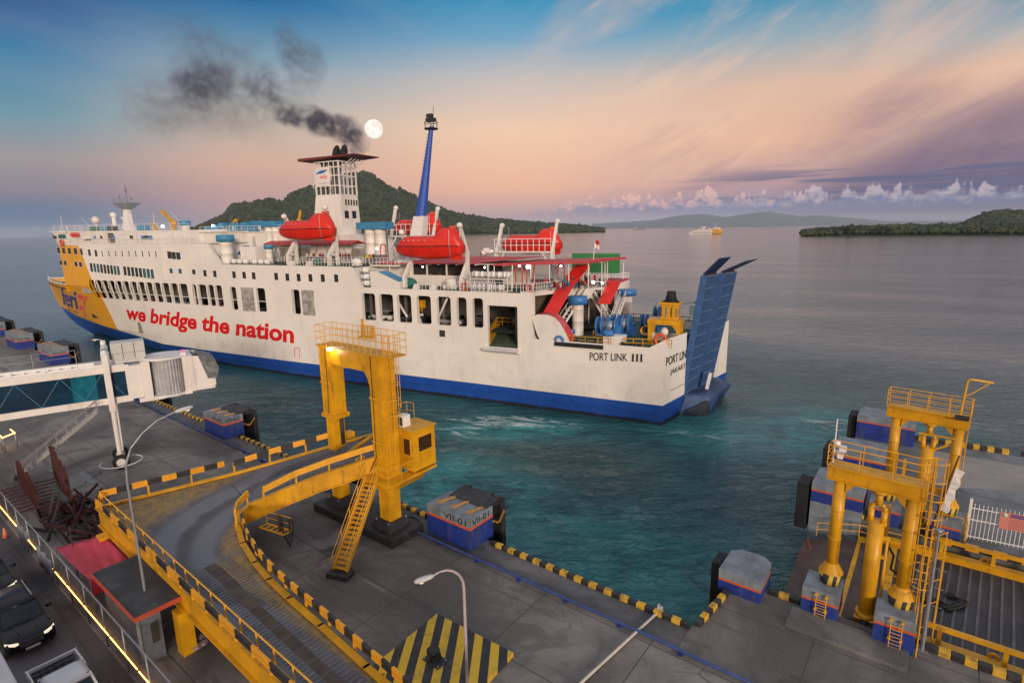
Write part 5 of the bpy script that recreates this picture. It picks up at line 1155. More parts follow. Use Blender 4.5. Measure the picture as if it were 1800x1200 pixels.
mb = MB(); d0 = Vector(quv(152, 838, .02)); mb.poly(*[(d0.x+x, d0.y+y, .015) for x, y in ((-1.4, .35), (-.9, .15), (-.2, .3), (.6, .1), (1.6, .2), (1.9, -.1), (1.2, -.28), (.3, -.12), (-.6, -.3), (-1.3, -.1))]); mb.build('sheet_scrap', mat=pbr('pale_sheet', (.24, .26, .28), .6, var=.2, vs=3), base=(d0.x, d0.y, 0), label='pale grey ragged scrap sheet lying flat on the quay, right piece', cat='scrap sheet')
mb = MB(); d0 = Vector(quv(92, 828, .02)); d1 = Vector(quv(125, 822, .02)); mb.poly(d0+Vector((-1.1, -.1, 0)), d0+Vector((0, -.2, 0)), d1+Vector((0, -.05, 0)), d1+Vector((.1, .1, 0)), d0+Vector((.3, .18, 0)), d0+Vector((-.6, .05, 0))); mb.build('sheet_scrap', mat=MATS['pale_sheet'], base=(d0.x, d0.y, 0), label='long thin pale scrap strip lying on the quay near the dark red uprights', cat='scrap sheet')
# stacked low dark wall behind the tarp
# ================================================================== red tarpaulin, hut
tp = thing('tarpaulin', 'bright red tarpaulin roof stretched under the corner of the ramp', 'tarpaulin', (-27.2, -15.9, 0))
c4 = [Vector(quv(97, 962, 2.0)), Vector(quv(182, 940, 2.0)), Vector(quv(235, 985, 1.9)), Vector(quv(158, 1020, 1.9))]; n = 14; V_ = []; F_ = []
for i in range(n+1):
    for j in range(n+1):
        p = c4[0].lerp(c4[1], i/n).lerp(c4[3].lerp(c4[2], i/n), j/n); p.z += -.22*math.sin(math.pi*i/n)*math.sin(math.pi*j/n)+.05*noise.noise(Vector((i*.5, j*.5, 1)))+.03*math.sin(i*1.7+j*.6); V_.append(p)
for i in range(n):
    for j in range(n): a = i*(n+1)+j; F_.append((a, a+1, a+n+2, a+n+1))
mb = MB(); mb.smooth = True; mb.add(V_, F_); so_ = mb.build('sheet', tp, pbr('tarp_red', (.50, .03, .07), .45, var=.12, vs=1)); md = so_.modifiers.new('s', 'SOLIDIFY'); md.thickness = .015
mb = MB(); mb.add([c4[3], c4[2], c4[2]-Vector((0, 0, .9)), c4[3]-Vector((0, 0, .9))], [(0, 1, 2, 3)]); mb.build('flap', tp, MATS['tarp_red'])
for c_ in c4: mb = MB(); mb.cone(c_, (c_.x, c_.y, 0), .035, .035, 6); mb.build('pole', tp, GRYM)
mb = MB(); p = Vector(quv(135, 1000, .5)); mb.cone((p.x, p.y, 0), (p.x+.1, p.y, 3.2), .03, .03, 6); mb.build('stake', mat=SCRD, base=(p.x, p.y, 0), label='thin dark stake rising through the red tarpaulin beside the fence', cat='stake')
ht = thing('hut', 'small grey guard hut with flat dark roof and orange roof edge under the ramp', 'hut', (-20.8, -16.2, 0))
mb = MB(); HU = (-23.6, -18.35, -16.85, -15.85); mb.box(HU[0]+.1, HU[1]-.45, HU[2]+.2, HU[3], 0, 2.6); mb.build('wall', ht, pbr('hut_wall', (.12, .14, .17), .8, var=.2, dirt=(.05, .05, .05), damt=.6, ds=(1, 1, .4)))
mb = MB(); mb.box(HU[0]-.25, HU[1], HU[2]-.1, -14.9, 2.6, 2.75); rf = mb.build('roof', ht, pbr('hut_roof', (.035, .04, .045), .75, var=.35, vs=1, dirt=(.09, .09, .07), damt=.5, ds=(1, 1, 1)))
mb = MB(); mb.box(HU[0]-.27, HU[1]+.02, HU[2]-.14, HU[2]-.1, 2.56, 2.78); mb.box(HU[1], HU[1]+.04, HU[2]-.1, -14.9, 2.56, 2.78); mb.build('roof_edge', rf, pbr('orange_trim', (.38, .06, .03), .7))
mb = MB(); mb.box(HU[1]-.45, HU[1]-.42, -16.3, -16.0, .9, 1.9); mb.build('window', ht, DARK)
mb = MB(); mb.box(-20.2, -19.3, HU[2]+.17, HU[2]+.2, 0, 2.05); mb.build('door', ht, pbr('hut_door', (.05, .08, .13), .6))
mb = MB(); 
for k in range(4): mb.cone((-19.1+.12*k, HU[2]+.12, 0), (-19.1+.12*k, HU[2]+.12, 2.5), .02, .02, 5)
mb.build('conduit', ht, GRYM)
rs = random.Random(9)
for k, (px, py) in enumerate(((352, 1125), (358, 1133), (346, 1140), (362, 1122))):
    p = Vector(quv(px, py, 0)); mb = MB(); V0_, F0_ = ico(); mb.add([(p.x+v.x*.28*rs.uniform(.7, 1.2), p.y+v.y*.3*rs.uniform(.7, 1.2), .15+v.z*.17*rs.uniform(.7, 1.2)) for v in V0_], F0_)
    mb.build('rubbish_bag', mat=pbr('bag_plastic', (.30, .22, .22), .5, var=.4, vs=4), base=(p.x, p.y, 0), label='crumpled pale rubbish bag on the ground behind the ramp leg', cat='bag', group='rubbish bags behind the ramp leg')

# ================================================================== wire fence with light strip
fv = -17.3; ft = thing('wire_fence', 'wire mesh fence between the road and the quay with a glowing amber light line', 'fence', (-28, fv, 0))
mb = MB(); 
for u in [-58+2.6*k for k in range(20)]: mb = MB(); mb.cone((u, fv, 0), (u, fv, 2.25), .035, .035, 7); mb.build('post', ft, GRYM)
mb = MB(); mb.cone((-58, fv, 2.2), (-8, fv, 2.2), .03, .03, 6); mb.cone((-58, fv, 2.27), (-8, fv, 2.27), .012, .012, 4); mb.build('top_rail', ft, GRYM)
mm = bpy.data.materials.new('wire_mesh'); mm.use_nodes = True; t = mm.node_tree; b = t.nodes['Principled BSDF']; b.inputs['Base Color'].default_value = (.08, .09, .10, 1); b.inputs['Roughness'].default_value = .5
v = N('ShaderNodeTexCoord', t).outputs['Object']; sp = N('ShaderNodeSeparateXYZ', t); L(v, sp.inputs[0], t)
w1 = M('LESS_THAN', M('FRACT', M('MULTIPLY', M('ADD', sp.outputs[0], sp.outputs[2], nt=t), 11, nt=t), nt=t), .14, nt=t); w2 = M('LESS_THAN', M('FRACT', M('MULTIPLY', M('SUBTRACT', sp.outputs[0], sp.outputs[2], nt=t), 11, nt=t), nt=t), .14, nt=t)
L(M('MAXIMUM', w1, w2, nt=t), b.inputs['Alpha'], t)
mb = MB(); mb.add([(-58, fv+.01, .05), (-8, fv+.01, .05), (-8, fv+.01, 2.18), (-58, fv+.01, 2.18)], [(0, 1, 2, 3)]); mb.build('mesh_panel', ft, mm)
amb = pbr('amber_light', (.9, .5, .15), .4, emit=(1, .42, .08), es=9)
for a, b in [(-58, -45.2), (-45.0, -43.2), (-43.0, -41.6), (-41.5, -38.6), (-38.5, -37.1), (-34.7, -32.7), (-29.9, -29.6), (-29.2, -27.3), (-27.2, -24.6), (-24.5, -20.9), (-20.8, -17.5), (-17.4, -12)]:
    mb = MB(); mb.cone((a+.04, fv-.06, .95), (b-.04, fv-.06, .95), .022, .022, 6); mb.build('light_tube', ft, amb)
for u0, u1, lab in ((-36.8, -34.6, 'pale hanging banner on the wire fence, farther one'), (-32.4, -29.6, 'pale hanging banner on the wire fence, nearer one')):
    mb = MB(); V_ = []; n = 14
    for i in range(n+1):
        for z in (.15, .8, 1.5): V_.append((u0+(u1-u0)*i/n, fv-.10-.05*math.sin(i*1.1+z), z))
    mb.smooth = True; mb.add(V_, [(i*3+j, (i+1)*3+j, (i+1)*3+j+1, i*3+j+1) for i in range(n) for j in range(2)]); o = mb.build('banner', mat=pbr('banner_cloth', (.17, .18, .22), .7, var=.2, vs=2), base=(u0, fv, 0), label=lab, cat='banner', group='banners tied to the wire fence')
    md = o.modifiers.new('s', 'SOLIDIFY'); md.thickness = .01
# lit square frame at the left edge
t = thing('lit_barrier', 'square barrier frame outlined by amber lights at the left edge below the bridge', 'barrier', quv(10, 790, 0))
mb = MB(); p = Vector(quv(6, 768, 1.4)); mb.tube([p+Vector((-2.2, .9, 0)), p+Vector((-.6, .9, 0)), p+Vector((.15, -.1, 0)), p+Vector((-2.2, -.1, 0))], .04, 6); mb.build('light_tube', t, amb)
for o_ in ((.1, -.1), (-.6, .9), (-.9, -.1)): mb = MB(); mb.cone((p.x+o_[0], p.y+o_[1], 0), (p.x+o_[0], p.y+o_[1], 1.35), .06, .06, 8); mb.build('leg', t, GRYM)

# ================================================================== vehicles on the road
CARB = pbr('car_black', (.003, .004, .007), .22, var=.1, spec=.35); CARW = pbr('car_white', (.62, .62, .62), .25, var=.04)
def car(name, label, u, v, body, L_=4.9, W_=1.9, H_=1.85, kind='suv', lights=True, group=None, rz=0.0):
    t = thing(name, label, 'car', (u, v, 0), group=group)     # origin at the front bumper, car extends towards -u
    hw = W_/2
    def ring(x, z0, z1, w0, w1, r=.12):
        return [(u-x, v-w0, z0), (u-x, v-w1, z0+(z1-z0)*.55), (u-x, v-w1+r*.3, z1-r*.6), (u-x, v-w1+r*1.6, z1), (u-x, v+w1-r*1.6, z1), (u-x, v+w1-r*.3, z1-r*.6), (u-x, v+w1, z0+(z1-z0)*.55), (u-x, v+w0, z0)]
    if kind == 'pickup': prof = [(0, .5, 1.0), (.12, .35, 1.12), (1.7, .35, 1.16), (L_-.1, .4, 1.12), (L_, .5, 1.05)]
    else: prof = [(0, .45, .78), (.06, .32, .98), (.35, .3, 1.08), (1.15, .3, 1.17), (1.7, .3, 1.16), (3.4, .3, 1.14), (L_-.15, .35, 1.1), (L_, .45, .98)]
    mb = MB(); mb.smooth = True; mb.loft([ring(x, z0, z1, hw*(.80 if x in (0, L_) else .92), hw*(.86 if x in (0, L_) else (.97 if x < .1 else 1.0))) for x, z0, z1 in prof]); bd = mb.build('body', t, body, bevel=.0)
    md = bd.modifiers.new('sub', 'SUBSURF'); md.levels = 1; md.render_levels = 2
    if kind == 'suv': cabp = [(1.25, 1.10, hw*.86), (2.0, H_-.03, hw*.70), (2.5, H_, hw*.72), (4.0, H_-.02, hw*.71), (4.65, 1.12, hw*.84)]
    elif kind == 'pickup': cabp = [(1.9, 1.05, hw*.88), (2.5, H_-.03, hw*.72), (3.2, H_, hw*.72), (3.6, H_-.05, hw*.72), (3.75, 1.05, hw*.86)]
    zb = 1.08
    # greenhouse glass with a body-coloured roof and pillars
    x0, x1, x2, x3 = cabp[0][0], cabp[1][0], cabp[3][0], cabp[4][0]; wb, wt = cabp[0][2], cabp[1][2]; zr = H_-.05
    mb = MB(); mb.add([(u-x0, v-wb, zb), (u-x0, v+wb, zb), (u-x1, v+wt, zr), (u-x1, v-wt, zr), (u-x3, v-wb, zb), (u-x3, v+wb, zb), (u-x2, v+wt, zr), (u-x2, v-wt, zr)], [(0, 1, 2, 3), (5, 4, 7, 6), (1, 5, 6, 2), (4, 0, 3, 7), (3, 2, 6, 7)]); mb.build('glass', t, pbr('car_glass', (.006, .012, .014), .12, spec=.4, var=.3, vs=1))
    mb = MB(); mb.smooth = True
    mb.loft([[(u-x, v-w, z), (u-x, v-w*.7, z+.05), (u-x, v+w*.7, z+.05), (u-x, v+w, z), (u-x, v+w*.98, z-.05), (u-x, v-w*.98, z-.05)] for x, z, w in ((x1-.12, zr-.08, wt+.02), (x1+.1, zr+.01, wt+.01), (2.8, zr+.04, wt+.01), (x2-.1, zr+.02, wt+.01), (x2+.1, zr-.08, wt+.02))]); mb.build('roof', t, body)
    for s_ in (-1, 1):
        for p0_, p1_, w_, h_ in (((u-x0-.02, v+s_*(wb-.02), zb), (u-x1-.02, v+s_*(wt-.0), zr), .09, .05), ((u-x3+.02, v+s_*(wb-.02), zb), (u-x2+.02, v+s_*wt, zr), .14, .05), ((u-(x0+x3)/2+.05, v+s_*(wb+.005), zb), (u-(x1+x2)/2+.05, v+s_*(wt+.005), zr), .07, .04)):
            mb = MB(); mb.bar(p0_, p1_, w_, h_); mb.build('pillar', t, body)
    for s_ in (-1, 1):
        mb = MB(); mb.mat(body); mb.ell((u-1.75, v+s_*(hw+.14), 1.22), (.10, .15, .10), 10, 6); mb.build('mirror', t)
        for x in (.85, L_-1.0):
            mb = MB(); mb.smooth = True; mb.lathe((u-x, v+s_*(hw-.13), .38), [(.2, -.12), (.34, -.13), (.38, -.08), (.38, .08), (.34, .13), (.2, .12)], 18, (0, 1, 0)); w = mb.build('wheel', t, BLKR); mb = MB(); mb.cone((u-x, v+s_*(hw-.13)-.1, .38), (u-x, v+s_*(hw-.13)+.1, .38), .22, .22, 12); mb.build('rim', w, GRYM)
    if lights:
        for s_ in (-1, 1):
            mb = MB(); mb.smooth = True; mb.loft([[(u+.0-x*.5, v+s_*y, z-h), (u+.03-x*.5, v+s_*y, z), (u-.05-x*.5, v+s_*y, z+h*.9)] for x, y, z, h in ((0, .46, .86, .05), (.03, .60, .87, .08), (.15, .76, .89, .09), (.5, .90, .93, .07))]); mb.build('headlight', t, pbr('headlight', (.7, .68, .6), .2, emit=(1, .85, .6), es=.75))
        mb = MB(); mb.box(u-.03, u+.025, v-.43, v+.43, .60, .92); g_ = mb.build('grille', t, BLK, bevel=.02)
        for k in range(4): mb = MB(); mb.box(u+.02, u+.045, v-.42, v+.42, .63+.08*k, .655+.08*k); mb.build('grille_bar', g_, pbr('chrome', (.5, .5, .52), .2, 1.0))
        mb = MB(); mb.box(u+.02, u+.04, v-.27, v+.27, .42, .53); mb.build('number_plate', t, pbr('plate', (.45, .45, .45), .5))
        mb = MB()
        for s_ in (-.33, .33): mb.bar((u-.45, v+s_, 1.115), (u-1.2, v+s_*1.15, 1.185), .05, .02)
        mb.build('bonnet_crease', t, body)
        mb = MB()
        for s_ in (-1, 1): mb.bar((u-2.1, v+s_*.6, H_+.06), (u-4.0, v+s_*.6, H_+.06), .04, .04)
        mb.build('roof_rail', t, GRYM)
    return t
car('suv', 'black sport utility vehicle with lit headlights queuing beside the fence, nearer of two', -23.75, -19.55, CARB, group='dark cars queuing on the road')
car('suv', 'dark car partly cut by the left edge, behind the nearer black vehicle', -29.6, -19.75, CARB, group='dark cars queuing on the road', H_=1.7)
pk = car('pickup', 'white pickup at the bottom edge with a dark slatted load bed', -15.3, -19.55, CARW, L_=5.2, kind='pickup', lights=False)
mb = MB(); mb.box(-20.35, -19.15, -20.28, -18.82, 1.10, 1.16)
mb.build('load_bed', pk, DARK)
mb = MB()
for s_ in (-20.38, -18.74): mb.box(-20.5, -19.1, s_, s_+.08, 1.1, 1.42)
mb.box(-20.5, -20.42, -20.38, -18.66, 1.1, 1.42); mb.build('bed_side', pk, CARW, bevel=.03)
mb = MB()
for k in range(6): mb.box(-20.4, -19.1, -20.22+.25*k, -20.12+.25*k, 1.22, 1.27)
for k in range(5): mb.box(-20.35+.28*k, -20.27+.28*k, -20.28, -18.8, 1.27, 1.31)
mb.build('rack', pk, BLK)
tk = thing('truck', 'pale box truck just cut off by the bottom left corner', 'truck', (-20, -22.2, 0))
mb = MB(); mb.box(-20.6, -14.5, -23.4, -21.0, 1.1, 3.1); mb.build('cargo_box', tk, pbr('truck_box', (.42, .44, .46), .5, var=.06), bevel=.04)
mb = MB(); mb.box(-20.4, -14.0, -23.2, -21.2, .75, 1.1); mb.build('chassis', tk, BLK)
for u in (-19.6, -16.0):
    mb = MB(); mb.smooth = True; mb.lathe((u, -21.3, .48), [(.2, -.14), (.48, -.14), (.48, .14), (.2, .14)], 16, (0, 1, 0)); mb.build('wheel', tk, BLKR)
p = Vector(quv(10, 945, 0)); t = thing('traffic_cone', 'small orange and white traffic cone standing on the road by the fence', 'traffic cone', p)
mb = MB(); mb.box(p.x-.2, p.x+.2, p.y-.2, p.y+.2, .005, .04); mb.build('base', t, BLK); mb = MB(); mb.cone(p, p+Vector((0, 0, .7)), .16, .04, 12); mb.build('body', t, pbr('cone_orange', (.6, .2, .1), .6))
# ================================================================== the ferry
SB = (60, 10, WZ)
FY = thing('ferry', 'large white, blue and yellow car ferry with red lettering on its side and smoking funnel', 'ferry', SB, 's')
def lerp(tab, x): return interp(tab, x)
TW = [(60, 0), (75, .8), (90, 2.5), (105, 4.8), (118, 7.4), (128, 9.2), (135, 10), (160, 10)]           # waterline
TB = [(60, 0), (80, .5), (96, 1.3), (113, 2.9), (125, 5.0), (135, 7.1), (147.5, 10), (160, 10)]          # paint line
TD = [(112, 0), (118, .25), (125, .9), (131, 2.4), (138, 4.7), (145, 7.3), (151, 10), (160, 10)]         # deck level
ZBT = [(95, -1.6), (113, -.3), (125, .3), (135, .8), (147.5, 2.2)]
SMX = [(-5, 134), (WZ, 135), (-1, 142), (2.2, 147.5), (9, 150.8), (20, 150.8)]
def sxz(s, z): return s if s <= 118 else 118+(s-118)*(interp(SMX, z)-118)/(150.8-118)
def zb(s): return interp(ZBT, s)
def tn(s, z):
    b = zb(s)
    if z <= WZ: return lerp(TW, s)
    if z <= b: f = (z-WZ)/(b-WZ); return lerp(TW, s)*(1-f)+lerp(TB, s)*f
    if z <= 9: f = (z-b)/(9-b); f = f**1.15; return lerp(TB, s)*(1-f)+lerp(TD, s)*f
    return lerp(TD, s)
def hull(px, py, off=0.0):
    t = 0.0
    for _ in range(6): s, z = sv(px, py, t); t = tn(s, z)
    return s, z
def hp_(s, z, off=.05): return (s, tn(s, z)-off, z)
def spt(px, py, t): s, z = sv(px, py, t); return Vector((s, t, z))
def sdt(px, py, z): s, t = sst(px, py, z); return Vector((s, t, z))

def hull_material():
    mt = bpy.data.materials.new('hull_paint'); mt.use_nodes = True; t = mt.node_tree; b = t.nodes['Principled BSDF']
    v = N('ShaderNodeTexCoord', t).outputs['Object']; sp = N('ShaderNodeSeparateXYZ', t); L(v, sp.inputs[0], t)
    S_ = M('ADD', sp.outputs[0], SB[0], nt=t); Z_ = M('ADD', sp.outputs[2], SB[2], nt=t)
    def lin_r(x, a, b_, c, d): return RNG(x, a, b_, c, d, nt=t, smooth=False)
    zbn = M('ADD', M('ADD', lin_r(S_, 95, 113, -1.6, -.3), lin_r(S_, 113, 135, 0, 1.1), nt=t), lin_r(S_, 135, 147.5, 0, 1.4), nt=t)
    mp = N('ShaderNodeMapping', t); mp.inputs['Scale'].default_value = (.55, .55, .07); L(v, mp.inputs[0], t)
    st = NOISE(mp.outputs[0], 1.0, 7, .68, t); n1 = NOISE(v, .12, 5, .6, t); n2 = NOISE(v, .6, 6, .7, t)
    white = MIXC(RNG(n1, .35, .65, nt=t), (.76, .72, .665, 1), (.83, .79, .735, 1), t)
    white = MIXC(M('MULTIPLY', RNG(st, .50, .74, nt=t), .20, nt=t), white, (.42, .36, .30, 1), t)
    low = RNG(Z_, 4.5, -1.0, nt=t)
    white = MIXC(M('MULTIPLY', M('MULTIPLY', RNG(n2, .48, .70, nt=t), low, nt=t), .28, nt=t), white, (.34, .31, .29, 1), t)
    mpr = N('ShaderNodeMapping', t); mpr.inputs['Scale'].default_value = (1.6, 1.6, .12); L(v, mpr.inputs[0], t)
    white = MIXC(M('MULTIPLY', RNG(NOISE(mpr.outputs[0], 1.0, 5, .7, t), .66, .76, nt=t), .5, nt=t), white, (.30, .15, .08, 1), t)
    # welded plate seams
    fx = M('FRACT', M('DIVIDE', S_, 7.3, nt=t), nt=t); fz = M('FRACT', M('DIVIDE', M('ADD', Z_, 20, nt=t), 2.45, nt=t), nt=t)
    seam = M('MAXIMUM', M('LESS_THAN', fx, .008, nt=t), M('LESS_THAN', fz, .02, nt=t), nt=t)
    white = MIXC(M('MULTIPLY', seam, .13, nt=t), white, (.25, .23, .22, 1), t)
    yellow = MIXC(RNG(n2, .4, .7, nt=t), (.76, .37, .012, 1), (.68, .32, .015, 1), t)
    p1, p2, p3 = hull(204, 573.5), hull(175, 515), hull(137, 430)
    sy = M('ADD', lin_r(Z_, p1[1], p2[1], p1[0], p2[0]), lin_r(Z_, p2[1], p3[1], 0, p3[0]-p2[0]), nt=t)
    isy = M('MULTIPLY', M('GREATER_THAN', S_, sy, nt=t), M('LESS_THAN', Z_, 17.15, nt=t), nt=t)
    c = MIXC(isy, white, yellow, t)
    blue = MIXC(RNG(n2, .35, .7, nt=t), (.008, .060, .31, 1), (.014, .085, .40, 1), t)
    mpb = N('ShaderNodeMapping', t); mpb.inputs['Scale'].default_value = (.10, 1, 1.6); L(v, mpb.inputs[0], t)
    blue = MIXC(M('MULTIPLY', RNG(NOISE(mpb.outputs[0], 1, 6, .7, t), .55, .72, nt=t), .5, nt=t), blue, (.05, .07, .12, 1), t)
    boot = MIXC(RNG(M('SUBTRACT', M('MULTIPLY', st, 1.2, nt=t), M('ADD', M('MULTIPLY', Z_, 1.6, nt=t), 6.1, nt=t), nt=t), .0, .5, nt=t), blue, (.014, .018, .030, 1), t)
    below = M('LESS_THAN', Z_, zbn, nt=t)
    c = MIXC(below, c, boot, t)
    L(c, b.inputs['Base Color'], t); b.inputs['Roughness'].default_value = .42
    bp = N('ShaderNodeBump', t); bp.inputs['Strength'].default_value = .25; bp.inputs['Distance'].default_value = .06; L(n2, bp.inputs['Height'], t); L(bp.outputs[0], b.inputs['Normal'], t)
    return mt
HM = hull_material()
# ---- openings in the side plating: (column range, row range at mid column)
def oper(x0, x1, y0, y1):
    s1, zt = sv(x0, y0); s0, _ = sv(x1, y0); z0 = sv((x0+x1)/2, y1)[1]; z1 = sv((x0+x1)/2, y0)[1]; return [s0, s1, z0, z1]
OPEN = []
for x0, x1 in ((637.5, 660.5), (667.5, 691.7), (698.6, 723.6), (732.8, 757.8), (768, 792.5), (802.8, 820.3), (830.5, 849.2)):
    s1 = sv(x0, 545)[0]; s0 = sv(x1, 545)[0]; OPEN.append([s0, s1, 6.15, 10.12])
BIG = [18.75, 23.1, 3.75, 9.25]; OPEN.append(BIG)
for x0, x1 in ((513.3, 527.5), (452, 467.5), (406.7, 417)): s1 = sv(x0, 530)[0]; s0 = sv(x1, 530)[0]; OPEN.append([s0, s1, 6.3, 10.2])
for x0, x1 in ((157.5, 166), (168, 178.2), (179.2, 189.6), (191, 201.2), (203.2, 213.5), (215.6, 226.5), (229, 239.8), (242.2, 253.5), (255.8, 267.2), (269.7, 281.5), (284, 296.5), (299, 311.5), (314, 328.5), (337, 344), (347, 361.5), (364.2, 374.7), (377.2, 389)):
    s1 = hull(x0, 500)[0]; s0 = hull(x1, 500)[0]; OPEN.append([s0, s1, 6.7, 10.35])
def topz(s): return 5.25 if s < 16.9 else (11.0 if s < 45.9 else (13.95 if s < 76.8 else 17.4))
def side_plate():
    mb = MB('s'); S_ = {0, 1.8, 16.9, 43.9, 45.9, 69.2, 74.0, 76.8, 124.6}
    for o in OPEN: S_ |= {round(o[0], 3), round(o[1], 3)}
    x = 60.0
    while x < 151: S_.add(round(x, 2)); x += 2.2
    S_.add(150.8); S_ = sorted(S_); S_ = [S_[0]] + [b for a, b in zip(S_, S_[1:]) if b-a > .02]
    ZS = {WZ-1.0, WZ, -3.2, -1.6, 0.0, 2.0, 3.75, 5.25, 6.15, 6.3, 6.7, 7.8, 9.0, 9.25, 10.12, 10.2, 10.35, 11.0, 12.4, 13.95, 15.6, 17.4}
    ZS = sorted(ZS)
    for a, b in zip(S_, S_[1:]):
        m_ = (a+b)/2
        for z0, z1 in zip(ZS, ZS[1:]):
            zm = (z0+z1)/2
            if m_ > 124.6 and zm > 9.0: continue
            if m_ < 124.7 and zm > topz(m_): continue
            if any(o[0]-.01 < m_ < o[1]+.01 and o[2] < zm < o[3] for o in OPEN): continue
            q4 = [(sxz(a, z0), z0), (sxz(b, z0), z0), (sxz(b, z1), z1), (sxz(a, z1), z1)]; mb.add([(s, tn(s, z), z) for s, z in q4], [(0, 1, 2, 3)])
    # sloped ends of the raised plating
    for pts in (((43.9, 11.0), (45.9, 13.95), (45.9, 11.0)), ((74.0, 13.95), (76.8, 17.4), (76.8, 13.95)), ((1.8, 5.25), (0, 6.3), (0, 5.25))): mb.poly(*[(s, tn(s, z)-.012, z) for s, z in pts])
    # rounded corners of every opening
    for o in OPEN:
        if o is BIG: continue
        r = .42
        for sx, sz in ((0, 0), (0, 1), (1, 0), (1, 1)):
            cs = o[0]+r if sx == 0 else o[1]-r; cz = o[2]+r if sz == 0 else o[3]-r; cr = (o[0] if sx == 0 else o[1], o[2] if sz == 0 else o[3])
            arc = [(cs+(-1 if sx == 0 else 1)*r*math.sin(a), cz+(-1 if sz == 0 else 1)*r*math.cos(a)) for a in [R(x) for x in (0, 22, 45, 67, 90)]]
            mb.poly(*([hp_(cr[0], cr[1], 0.004)] + [hp_(s, z, .004) for s, z in arc]))
        # reveals
    for o in OPEN:
        d = .55 if o[0] < 60 else .34
        a, b, z0, z1 = o
        P4 = [(a, z0), (b, z0), (b, z1), (a, z1)]
        for (s0, q0), (s1, q1) in zip(P4, P4[1:]+P4[:1]):
            mb.add([(s0, tn(s0, q0), q0), (s1, tn(s1, q1), q1), (s1, tn(s1, q1)+d, q1), (s0, tn(s0, q0)+d, q0)], [(0, 1, 2, 3)])
    return mb
mb = side_plate()
# far side, transom, bow and bottom close the hull
def tfar(s, z): return 20.0-tn(s, z)
SL = [16.9, 40, 45.9, 60] + [60+3.0*k for k in range(1, 31)] + [150.8]
for a, b in zip(SL, SL[1:]):
    for z0, z1 in zip([WZ-1, WZ, -1.6, 2, 5.25, 9, 13.95, 17.4], [WZ, -1.6, 2, 5.25, 9, 13.95, 17.4, 18]):
        zm = (z0+z1)/2; m_ = (a+b)/2
        if zm > 9 and m_ > 124.6 or zm > topz(m_) or z1 == 18: continue
        q4 = [(sxz(a, z0), z0), (sxz(b, z0), z0), (sxz(b, z1), z1), (sxz(a, z1), z1)]; mb.add([(s, tfar(s, z), z) for s, z in q4], [(0, 1, 2, 3)])
mb.add([(16.9, 20, WZ), (-5.2, 19.2, WZ+.6), (-5.2, 19.2, 5.9), (16.9, 20, 5.25)], [(0, 1, 2, 3)])
def tr(t): return -.27*t     # the transom runs slightly aft towards the far side
for t0, t1 in ((0, 5.7), (15.4, 19.2)):
    mb.add([(tr(t0), t0, WZ-.5), (tr(t1), t1, WZ-.5), (tr(t1), t1, 6.3 if t0 == 0 else 5.9), (tr(t0), t0, 6.3 if t0 == 0 else 5.9)], [(0, 1, 2, 3)])
    mb.add([(tr(t1 if t0 == 0 else t0), t1 if t0 == 0 else t0, -3.2), (tr(t1 if t0 == 0 else t0)+4.5, (t1 if t0 == 0 else t0)+.3, -3.2), (tr(t1 if t0 == 0 else t0)+4.5, (t1 if t0 == 0 else t0)+.3, 6.0), (tr(t1 if t0 == 0 else t0), t1 if t0 == 0 else t0, 6.0)], [(0, 1, 2, 3)])
mb.add([(0, 0, -3.2), (tr(19.2), 19.2, -3.2), (10, 20, -4.4), (10, 0, -4.4)], [(0, 1, 2, 3)])
for o in OPEN: pass
hl = mb.build('hull', FY, HM, recalc=False)
# hull fittings: rubbing strakes, ledge under the big opening
mb = MB('s')
for z in (-2.5,):
    for k in range(40): a, b = 1+2.4*k, 1+2.4*(k+1); mb.bar((a, tn(a, z)-.06, z), (b, tn(b, z)-.06, z), .18, .28)
mb.build('rubbing_strake', FY, HM)
mb = MB('s'); a, b = BIG[0]-.3, BIG[1]+.55
mb.add([(a, -1.0, 3.45), (b, -1.0, 3.45), (b, .1, 3.72), (a, .1, 3.72), (a, -.6, 3.2), (b, -.6, 3.2), (b, .1, 2.9), (a, .1, 2.9)], [(0, 1, 2, 3), (0, 1, 5, 4), (4, 5, 6, 7), (0, 4, 7, 3), (1, 5, 6, 2)]); mb.build('sill', FY, WHT)
# stern ledge
mb = MB('s'); pl = [(tr(5.7)+.8, 5.7), (tr(5.7)-.2, 5.2), (-4.6, 6.0), (-6.4, 13.2), (tr(15.5)-.1, 15.8), (tr(15.4)+.8, 15.4)]
rs_ = pbr('ledge_steel', (.04, .085, .20), .6, var=.5, vs=.5, dirt=(.10, .085, .075), damt=.5, ds=(.8, .5, 1.2), dthr=(.54, .74))
mb.prism([(s, t, -1.9) for s, t in pl], (0, 0, .35)); mb.loft([[(s, t, -1.9) for s, t in pl], list(zip((.8, -1.2, -4.1, -4.9, -2.2, .6), (5.3, 4.6, 5.4, 9.0, 11.5, 11.5), (-4.05,)*6))]); mb.build('stern_ledge', FY, rs_)
mb = MB('s'); mb.prism([(-4.3, 5.4, -2.1), (-2.2, 4.4, -3.2), (-1.5, 4.4, -4.6), (-4.4, 5.4, -4.6)], (-.25, .9, 0)); mb.build('skeg', FY, pbr('skeg_dark', (.020, .030, .055), .7, var=.4, vs=2, dirt=(.06, .035, .025), damt=.6, ds=(1, 1, 1)))
